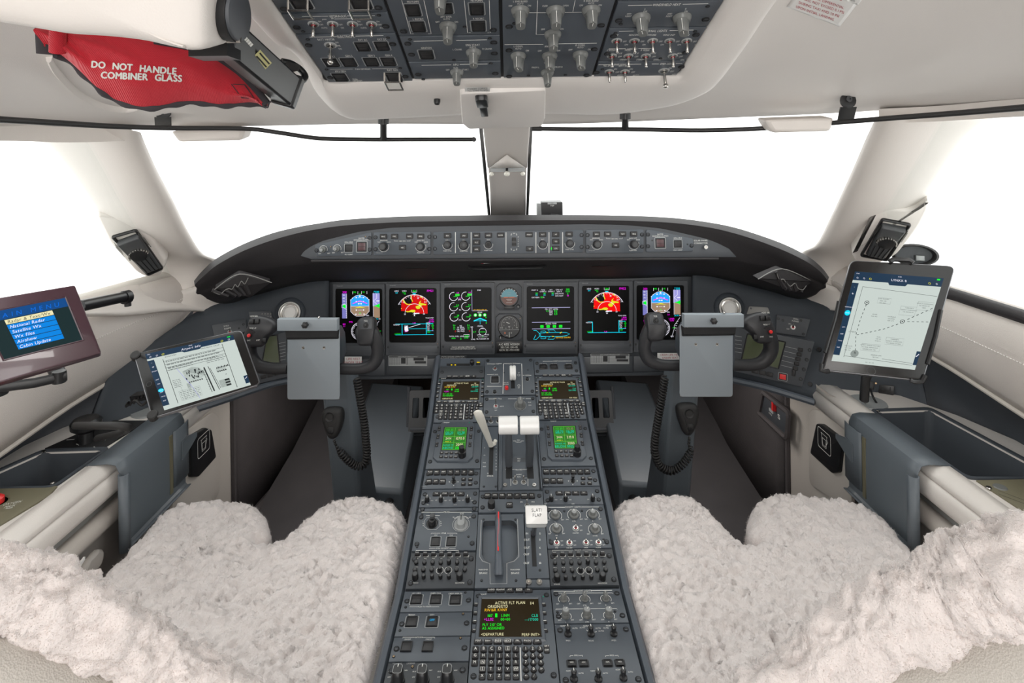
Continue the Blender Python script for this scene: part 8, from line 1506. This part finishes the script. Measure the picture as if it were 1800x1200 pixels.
# black projector arm
t = thing('head_up_display_arm', 'black head-up display arm with round cap beside the overhead panel', 'display arm', P(450, 110, .68))
a, b = P(396, 64, .60), P(503, 156, .79); ax = (b-a).normalized(); sd = ax.cross(V3((0, 1, .0))).normalized(); up = sd.cross(ax)
def sec(c, w, h): return [c+sd*w+up*h, c-sd*w+up*h, c-sd*w-up*h, c+sd*w-up*h]
mb = MB('black'); mb.loft([sec(a, .012, .019), sec(b, .014, .021)]); bevel(wpart(mb, 'housing', t, smooth=30), .003)
mb = MB('bezel'); mb.loft([sec(a-sd*0+up*-.0+sd*-.013+V3((0, -.010, -.006)), .004, .008), sec(a.lerp(b, .75)+sd*-.014+V3((0, -.010, -.006)), .004, .008)]); bevel(wpart(mb, 'side_strip', t, smooth=30), .001)
mb = MB('black'); mb.loft([sec(b+ax*.0, .016, .024), sec(b+ax*.018, .015, .023), sec(b+ax*.024, .009, .016)]); bevel(wpart(mb, 'end_cap', t), .003)
M_ = Matrix.Translation(P(419, 27, .565)) @ V3((.99, .02, -.08)).to_track_quat('Z', 'Y').to_matrix().to_4x4()
mb = MB('black'); mb.T = M_; mb.lathe([(.0255, -.036), (.0255, -.010), (.027, -.006), (.027, -.001)], seg=36); wpart(mb, 'drum', t, smooth=40); mb = MB('bezel'); mb.T = M_; mb.lathe([(.0255, -.002), (.025, .002), (.0225, .003), (.001, .004)], seg=36); wpart(mb, 'round_cap', t, smooth=40)
mb = MB('black'); c = P(378, 66, .60); mb.T = Matrix.Translation(c); mb.box(0, 0, -.022, .040, .03, .022, .003); wpart(mb, 'bracket', t)
for x in (362, 371): mb = MB('steel'); mb.T = Matrix.Translation(P(x, 67, .582)) @ Matrix.Rotation(radians(90), 4, 'X'); mb.lathe([(.0035, -.004), (.003, .002), (.001, .002)], seg=12); wpart(mb, 'screw', t)
mb = MB('steel'); mb.T = Matrix.Translation(P(412, 71, .568)) @ Matrix.Rotation(radians(70), 4, 'X'); mb.box(0, 0, 0, .014, .006, .003, .001); wpart(mb, 'lock_slide', t)
fL = Fr(a.lerp(b, .5)-V3((0, 0, 0))+(-V3((0, 1, 0))*.030), ax, V3((.2, 0, 1))); fA = Fr(P(452, 100, .655), P(500, 150, .72)-P(430, 72, .60), V3((.6, -.2, .8)))
mb = MB('white_print'); mb.T = fA.M()
for i in range(5):
    for j in range(3): mb.box(-.045+i*.0050, .004-j*.006, .0, .0036, .004, .0006, m='white_print')
mb.box(-.035, -.016, 0, .028, .0022, .0006, m='white_print'); wpart(mb, 'label', t, smooth=0)
mb = MB('yellow_plate'); mb.T = fA.M(); mb.box(.012, .0, 0, .036, .016, .0006); 
for j in range(3): mb.box(.012, .005-j*.005, .0005, .030, .0016, .0012, m='black_print')
wpart(mb, 'caution_label', t, smooth=0)
mb = MB('black'); mb.tube(spline([P(495, 108, .80), P(512, 112, .81), P(528, 122, .82), P(536, 134, .82), P(530, 142, .81), P(518, 140, .80), P(512, 134, .79)], 5), .005, 8); wpart(mb, 'cable', t, smooth=70); mb = MB('black'); mb.loft([[P(x, y, .80) for x, y in ((492, 104), (528, 114), (526, 124), (500, 130))], [P(x, y, .83) for x, y in ((492, 104), (528, 114), (526, 124), (500, 130))]]); wpart(mb, 'mounting_foot', t)
# ---- eye reference balls on the windshield post
t = thing('eye_reference_indicator', 'small grey bar with three cream balls on the windshield centre post', 'indicator', P(891, 300, 1.80)); mb = MB('knob_light'); a, b = P(862, 299, 1.80), P(923, 298, 1.80); mb.loft([[a+V3((0, y, z)) for y, z in ((0, -.006), (.01, -.006), (.01, .006), (0, .006))], [b+V3((0, y, z)) for y, z in ((0, -.006), (.01, -.006), (.01, .006), (0, .006))]]); wpart(mb, 'bar', t)
for x, y, r in ((864, 306, .0075), (891, 305.5, .009), (919, 305.5, .0075)): mb = MB('ivory'); mb.sphere(P(x, y, 1.79 if x != 891 else 1.77), r, 16); wpart(mb, 'ball', t, smooth=80)
mb = MB('black'); mb.tube([P(891, 292, 1.785), P(891, 301, 1.77)], .0035, 8); wpart(mb, 'stem', t)
mb = MB('cream_soft'); L_ = [P(861, 295, 1.82), P(891, 294, 1.775), P(923, 294, 1.82)]; T_ = P(891, 272, 1.70); mb.add([*L_, T_], [(0, 1, 3), (1, 2, 3)]); o = single('post_fold', mb, 'pleated leather fold above the reference balls on the centre post', 'trim fold'); solid(o, .004, 0)
# ---- air outlets on the pillars
def gasper(fq, hq_, Y, lb, sg):
    f = fr3(P(*fq[0], Y[0]), P(*fq[1], Y[1]), P(*fq[3], Y[2])); t = thing('pillar_air_outlet', lb, 'air outlet', f.M(), 'pillar air outlets')
    h = [f.uv(*x) for x in hq_]; h = h if area(h) > 0 else h[::-1]; h = sp2(roundpoly(h, .02, 3), 2, True); mb = MB('cream'); mb.loft([[(x, y, z) for x, y in offset(h, d)] for z, d in ((-.07, -.002), (-.02, 0), (-.008, .004), (-.004, .010))]); part(mb, 'padded_housing', t, smooth=60)
    q = [f.uv(*x) for x in fq]; q = q if area(q) > 0 else q[::-1]; rp = roundpoly(q, .008, 3); mb = MB('black'); mb.loft([[(x, y, z) for x, y in offset(rp, d)] for z, d in ((-.012, 0), (.002, 0), (.004, .002), (.004, .005), (-.006, .007))], caps=False); mb.add([(x, y, -.006) for x, y in offset(rp, .007)], [tuple(range(len(rp)))]); part(mb, 'frame', t)
    cx = sum(x for x, y in q)/4; cy = sum(y for x, y in q)/4; W = (q[1][0]-q[0][0]) if 0 else 90*Y[0]/1000*.5
    dn = (V3((*f.uv(*bil(fq, .5, 1)), 0))-V3((*f.uv(*bil(fq, .5, 0)), 0))); Lh = dn.length; dn.normalize(); sdv = V3((-dn.y, dn.x, 0))
    C_ = lambda s_, d_, z: V3((cx, cy, z))+dn*(s_*Lh)+sdv*d_
    w = 20*Y[0]/1000; mb = MB('knob_dark'); mb.loft([[C_(-.40, -w, -.004), C_(-.40, w, -.004), C_(.44, w*.8, -.004), C_(.44, -w*.8, -.004)], [C_(-.36, -w*.9, .014), C_(-.36, w*.9, .014), C_(.42, w*.66, .008), C_(.42, -w*.66, .008)]]); bevel(part(mb, 'nozzle_body', t), .003)
    mb = MB('steel'); c = C_(-.04, 0, .011); mb.T = Matrix.Translation(c); R_ = w*.95
    for k in range(12):
        a = pi*k/11+atan2(-dn.y, -dn.x)-pi/2; mb.box(R_*.78*cos(a), R_*.78*sin(a), 0, .004, .004, .010, .0006, 'steel')
    mb.lathe([(R_*.7, 0), (R_*.68, .008), (R_*.5, .009)], seg=24, m='black'); part(mb, 'thumb_wheel', t)
    for k in range(4): mb = MB('black'); s_ = -.28+k*.03; mb.tube([C_(.10+k*.0, -w*.6+k*w*.4, .0115), C_(.40, -w*.5+k*w*.33, .009)], .0012, 5); part(mb, 'rib', t)
    for s2 in (-1, 1):
        for k in range(3): mb = MB('steel'); mb.tube([C_(-.42+k*.05, s2*w*(1.02+.07*k), .006), C_(-.18+k*.05, s2*w*(1.0+.07*k), .006)], .0009, 5); part(mb, 'chrome_strip', t)
gasper([(194, 416), (240, 403), (288, 472), (260, 485)], [(164, 376), (246, 381), (262, 400), (297, 462), (283, 488), (258, 492), (238, 482), (192, 432)], (1.55, 1.57, 1.67), 'black louvred air outlet set in the left windshield pillar', -1)
gasper([(1550, 384), (1603, 394), (1560, 459), (1511, 450)], [(1540, 364), (1604, 372), (1634, 350), (1636, 368), (1618, 402), (1578, 452), (1540, 470), (1500, 462), (1498, 448)], (1.55, 1.53, 1.66), 'black louvred air outlet set in the right windshield pillar', 1)
# dark oval ring fitting behind the right tablet
f = Fr(P(1608, 448, 1.62), V3((1, -.5, 0)), (0, .1, 1)); t = thing('oval_wind_deflector', 'dark oval hooded fitting behind the top of the right tablet', 'fitting', f.M()); k = .0016; R_ = [[(34*k*s_*cos(2*pi*i/32), 19*k*s_*sin(2*pi*i/32), z) for i in range(32)] for s_, z in ((1.0, -.02), (1.05, 0), (1.0, .012), (.90, .014), (.82, .004), (.80, -.015))]
mb = MB('rubber'); mb.loft(R_, caps=False); part(mb, 'hood', t, smooth=70); mb = MB('bezel'); mb.add([(30*k*cos(2*pi*i/32), 16*k*sin(2*pi*i/32), -.015) for i in range(32)], [tuple(range(32))]); part(mb, 'disc', t)
mb = MB('knob_light'); mb.box(.012, -.008, -.012, .02, .014, .006, .002); part(mb, 'lens', t)
# ================================================================== sheepskin covered seats
HS = .885
def nz(p, s, seed=0): return noise.noise(V3((p[0]*s+seed, p[1]*s, p[2]*s)))
def vz(p, s): return noise.voronoi(V3((p[0]*s, p[1]*s, p[2]*s)))[0][0]
def crease(p, s, seed=0):
    q = V3((p[0]*s+seed+1.1*nz(p, s*.8, 7), p[1]*s+1.1*nz(p, s*.8, 17), p[2]*s)); d = noise.voronoi(q)[0]; return max(0, 1-(d[1]-d[0])/.26)
def lump(p): return .0030*nz(p, 38)+.0022*nz(p, 90, 5)-.0060*crease(p, 36)*max(0, nz(p, 16, 3)+.5)-.0048*crease(p, 74, 4)+.0030*(.45-vz(p, 100))+.0012*nz(p, 230, 9)
def tufts(src, n, L, seed, w=.0013, lean=(0, 0, 0)):
    """short wool locks standing on a mesh"""
    R = np.random.default_rng(seed); V = np.array(src.v); F_ = []
    for f in src.f:
        F_.append(f[:3])
        if len(f) == 4: F_.append((f[0], f[2], f[3]))
    F_ = np.array(F_); A = V[F_[:, 0]]; B = V[F_[:, 1]]; C = V[F_[:, 2]]; N = np.cross(B-A, C-A); ar = np.linalg.norm(N, axis=1)+1e-12; N = N/ar[:, None]
    k = R.choice(len(F_), n, p=ar/ar.sum()); u = R.random(n); v = R.random(n); m = u+v > 1; u[m] = 1-u[m]; v[m] = 1-v[m]
    p = A[k]+(B-A)[k]*u[:, None]+(C-A)[k]*v[:, None]; nn = N[k]
    ph = np.stack([np.sin(p[:, 0]*90+p[:, 1]*60), np.cos(p[:, 1]*80-p[:, 0]*50), np.sin(p[:, 2]*70+p[:, 0]*40)*.3], 1)
    d = nn+R.normal(0, .30, (n, 3))+ph*.5+np.array(lean); d /= np.linalg.norm(d, axis=1)[:, None]; s = np.cross(d, R.normal(0, 1, (n, 3))); s /= np.linalg.norm(s, axis=1)[:, None]
    l = (L*(.6+.7*R.random(n)))[:, None]; q = np.concatenate([p-s*w-nn*.001, p+s*w-nn*.001, p+d*l], 1).reshape(-1, 3)
    mb = MB('wool'); mb.v = [tuple(x) for x in q]; mb.f = [(3*i, 3*i+1, 3*i+2) for i in range(n)]; mb.mi = ['wool']*n; return mb
def cushion(outline, lb, side, pan):
    sg = -1 if side == 'left' else 1; poly = [(p.x, p.y) for p in (PH(x, y, HS) for x, y in outline)]; poly = sp2(poly, 4, True); pa = np.array(poly); c = pa.mean(0)
    t = thing('pilot_seat', lb, 'seat', (sg*.56, 1.0, 0), 'pilot seats')
    st = .0058; x0, y0 = pa.min(0)-.02; x1, y1 = pa.max(0)+.02; xs = np.arange(x0, x1, st); ys = np.arange(y0, y1, st); X, Y = np.meshgrid(xs, ys); Q = np.stack([X.ravel(), Y.ravel()], 1)
    D = np.full(len(Q), 9.); ins = np.zeros(len(Q), bool); NP = np.zeros_like(Q); n = len(pa)
    for i in range(n):
        a, b = pa[i], pa[(i+1) % n]; e = b-a; tt = np.clip(((Q-a)@e)/(e@e+1e-12), 0, 1); pr = a+tt[:, None]*e; d = np.linalg.norm(Q-pr, axis=1); m = d < D; D[m] = d[m]; NP[m] = pr[m]
        cr_ = ((a[1] > Q[:, 1]) != (b[1] > Q[:, 1])) & (Q[:, 0] < (b[0]-a[0])*(Q[:, 1]-a[1])/((b[1]-a[1])+1e-12)+a[0]); ins ^= cr_
    W = len(xs); ok = ins | (D < st*.75); idx = -np.ones(len(Q), int); vs = []; R_ = .045
    for i in np.nonzero(ok)[0]:
        q = Q[i] if ins[i] else NP[i]; d = D[i] if ins[i] else 0; e = min(d/R_, 1); z = ZC-HS-.050*(1-sqrt(max(0, 1-(1-e)**2)))+.004*nz((*q, 0), 9); p = (q[0], q[1], z); l = lump(p)*1.5
        idx[i] = len(vs); vs.append((q[0], q[1], z+l))
    fs = []; ec = {}
    for r in range(len(ys)-1):
        for k in range(W-1):
            a, b, c_, d = idx[r*W+k], idx[r*W+k+1], idx[(r+1)*W+k+1], idx[(r+1)*W+k]
            if min(a, b, c_, d) >= 0: fs.append((a, b, c_, d))
    for f in fs:
        for i in range(4): e = (f[i], f[(i+1) % 4]); ec[e] = ec.get(e, 0)+1
    sk = {}
    def dn(i, k):
        if (i, k) not in sk: x, y, z = vs[i]; p = (x, y, ZC-HS-.05-.022*k); sk[(i, k)] = len(vs); vs.append((x+lump(p)*1.4+.004*nz(p, 60), y+lump(p)*1.4, ZC-HS-.05-.024*k-.006*nz(p, 50)))
        return sk[(i, k)]
    for (a, b) in [e for e in ec if (e[1], e[0]) not in ec]:
        A, B = a, b
        for k in (1, 2, 3): a2, b2 = dn(a, k), dn(b, k); fs.append((B, A, a2, b2)); A, B = a2, b2
    mb = MB('fleece'); mb.add(vs, fs); o = wpart(mb, 'sheepskin_cover', t, smooth=180)
    tf = tufts(mb, 34000, .0050, 3+sg, .0004); tp = part(tf, 'wool', o, Matrix.Identity(4), smooth=0); tp['kind'] = 'stuff'
    mb = MB('taupe'); z1 = ZC-HS-.045; q = [(p.x, p.y) for p in (PH(x, y, HS+.03) for x, y in pan)]; q = q if area(q) > 0 else q[::-1]; mb.T = Matrix.Translation((0, 0, 0)); mb.prism(roundpoly(q, .03, 4), ZC-HS-.14, z1, .012); wpart(mb, 'seat_pan', t)
    mb = MB('black'); mb.T = Matrix.Translation((sg*.56, 1.05, 0)); mb.box(0, 0, 0, .34, .40, ZC-HS-.14, .01); wpart(mb, 'pedestal_base', t)
    return t
oL = [(-60, 1260), (60, 1120), (150, 1024), (196, 975), (240, 932), (270, 896), (300, 878), (345, 868), (400, 866), (440, 868), (462, 880), (474, 898), (477, 915), (468, 930), (455, 936), (478, 938), (500, 926), (530, 899), (560, 878), (600, 862), (650, 859), (690, 868), (712, 884), (715, 905), (705, 950), (690, 1010), (668, 1090), (645, 1170), (628, 1240), (610, 1330), (300, 1400), (-80, 1400)]
sL = cushion(oL, 'left pilot seat covered in white sheepskin', 'left', [(120, 1090), (250, 950), (300, 905), (440, 900), (470, 960), (560, 905), (700, 900), (716, 925), (640, 1290), (120, 1290)])
oR = [(1860, 1260), (1740, 1110), (1662, 1018), (1620, 968), (1580, 920), (1545, 887), (1500, 868), (1440, 858), (1380, 853), (1345, 856), (1322, 870), (1312, 892), (1311, 912), (1318, 930), (1336, 936), (1310, 938), (1290, 924), (1262, 894), (1235, 870), (1200, 856), (1150, 858), (1100, 864), (1076, 876), (1070, 895), (1076, 925), (1090, 985), (1112, 1060), (1135, 1140), (1155, 1220), (1175, 1330), (1480, 1400), (1880, 1400)]
sR = cushion(oR, 'right pilot seat covered in white sheepskin', 'right', [(1700, 1090), (1560, 950), (1500, 905), (1345, 900), (1320, 960), (1240, 905), (1085, 900), (1072, 930), (1150, 1290), (1700, 1290)])
def back(t, pts, side, low):
    sg = -1 if side == 'left' else 1; c = spline([P(x, y, Y) for x, y, r, Y in pts], 14); rs = [a.x for a in spline([(r*Y/1000, 0, 0) for x, y, r, Y in pts], 14)]
    seg = 56; vs = []; rows = []
    for i, p in enumerate(c):
        tg = (c[min(i+1, len(c)-1)]-c[max(i-1, 0)]).normalized(); b = tg.cross(V3((0, 0, 1))).normalized(); w = b.cross(tg); ring = []
        for k in range(seg):
            a = 2*pi*k/seg; q = p+b*cos(a)*rs[i]*1.0+w*sin(a)*rs[i]; n_ = (q-p).normalized(); d = .010*nz(q, 24)+.0075*nz(q, 48, 4)+lump(q)*.8; ring.append(q+n_*d)
        rows.append(ring)
    mb = MB('fleece'); mb.loft(rows); o = wpart(mb, 'backrest_fleece', t, smooth=180); tp = part(tufts(mb, 30000, .0075, 11+sg, .00030, (0, 0, -.2)), 'wool', o, Matrix.Identity(4), smooth=0); tp['kind'] = 'stuff'
    # leather shell under and behind the fleece
    q = resample(c, 24); mb = MB('leather_back'); g = []
    for dy, dz in ((.05, -.30), (.03, -.12), (.0, -.035), (-.035, -.025), (-.060, -.045), (-.080, -.10), (-.095, -.30), (-.10, -.42)): g.append([p+V3((0, dy, dz)) for p in q])
    mb.surf(g); wpart(mb, 'backrest_shell', t, smooth=60, mod=lambda o: solid(o, .01, 0))
back(sL, [(-260, 1031, 66, .56), (-120, 1031, 69, .57), (0, 1038, 67, .58), (60, 1049, 63, .59), (130, 1077, 62, .60), (200, 1115, 58, .61), (260, 1149, 55, .62), (330, 1191, 53, .63), (400, 1237, 51, .64), (480, 1291, 49, .64)], 'left', 0)
back(sR, [(2060, 991, 88, .56), (1930, 996, 88, .57), (1800, 1009, 87, .58), (1750, 1023, 88, .59), (1700, 1039, 83, .60), (1650, 1055, 76, .61), (1575, 1089, 69, .62), (1500, 1133, 60, .63), (1430, 1177, 55, .64), (1350, 1231, 51, .64), (1290, 1291, 49, .64)], 'right', 0)
# pocket items on the console sides
f = Fr((-.935, 1.2, .42), (0, 1, 0), (0, 0, 1)); t = thing('leather_pocket', 'taupe leather pocket with a white card on the left console side', 'pocket', P(150, 990, .98)); 
a = [PXX(x, y, -.93) for x, y in ((132, 1000), (150, 978), (148, 1030), (120, 1040))]; mb = MB('white_plastic'); mb.loft([a, [p+V3((-.004, 0, 0)) for p in a]]); wpart(mb, 'card', t)
a = [PXX(x, y, -.925) for x, y in ((172, 960), (180, 968), (178, 990), (150, 1022), (135, 1015), (150, 985))]; mb = MB('taupe'); mb.loft([[p+V3((.012, 0, 0)) for p in a], a, [p+V3((-.01, 0, 0)) for p in a]]); sub(wpart(mb, 'flap', t, smooth=60), 1)
a = [PXX(x, y, .925) for x, y in ((1633, 992), (1632, 970), (1642, 951), (1652, 960), (1662, 975))]; mb = MB('taupe'); mb.loft([[p+V3((-.012, 0, 0)) for p in a], a, [p+V3((.01, 0, 0)) for p in a]]); sub(single('leather_flap', mb, 'small taupe leather flap on the right console side above the backrest', 'flap', None, 60), 1)
# the photograph's camera stays as set at the top
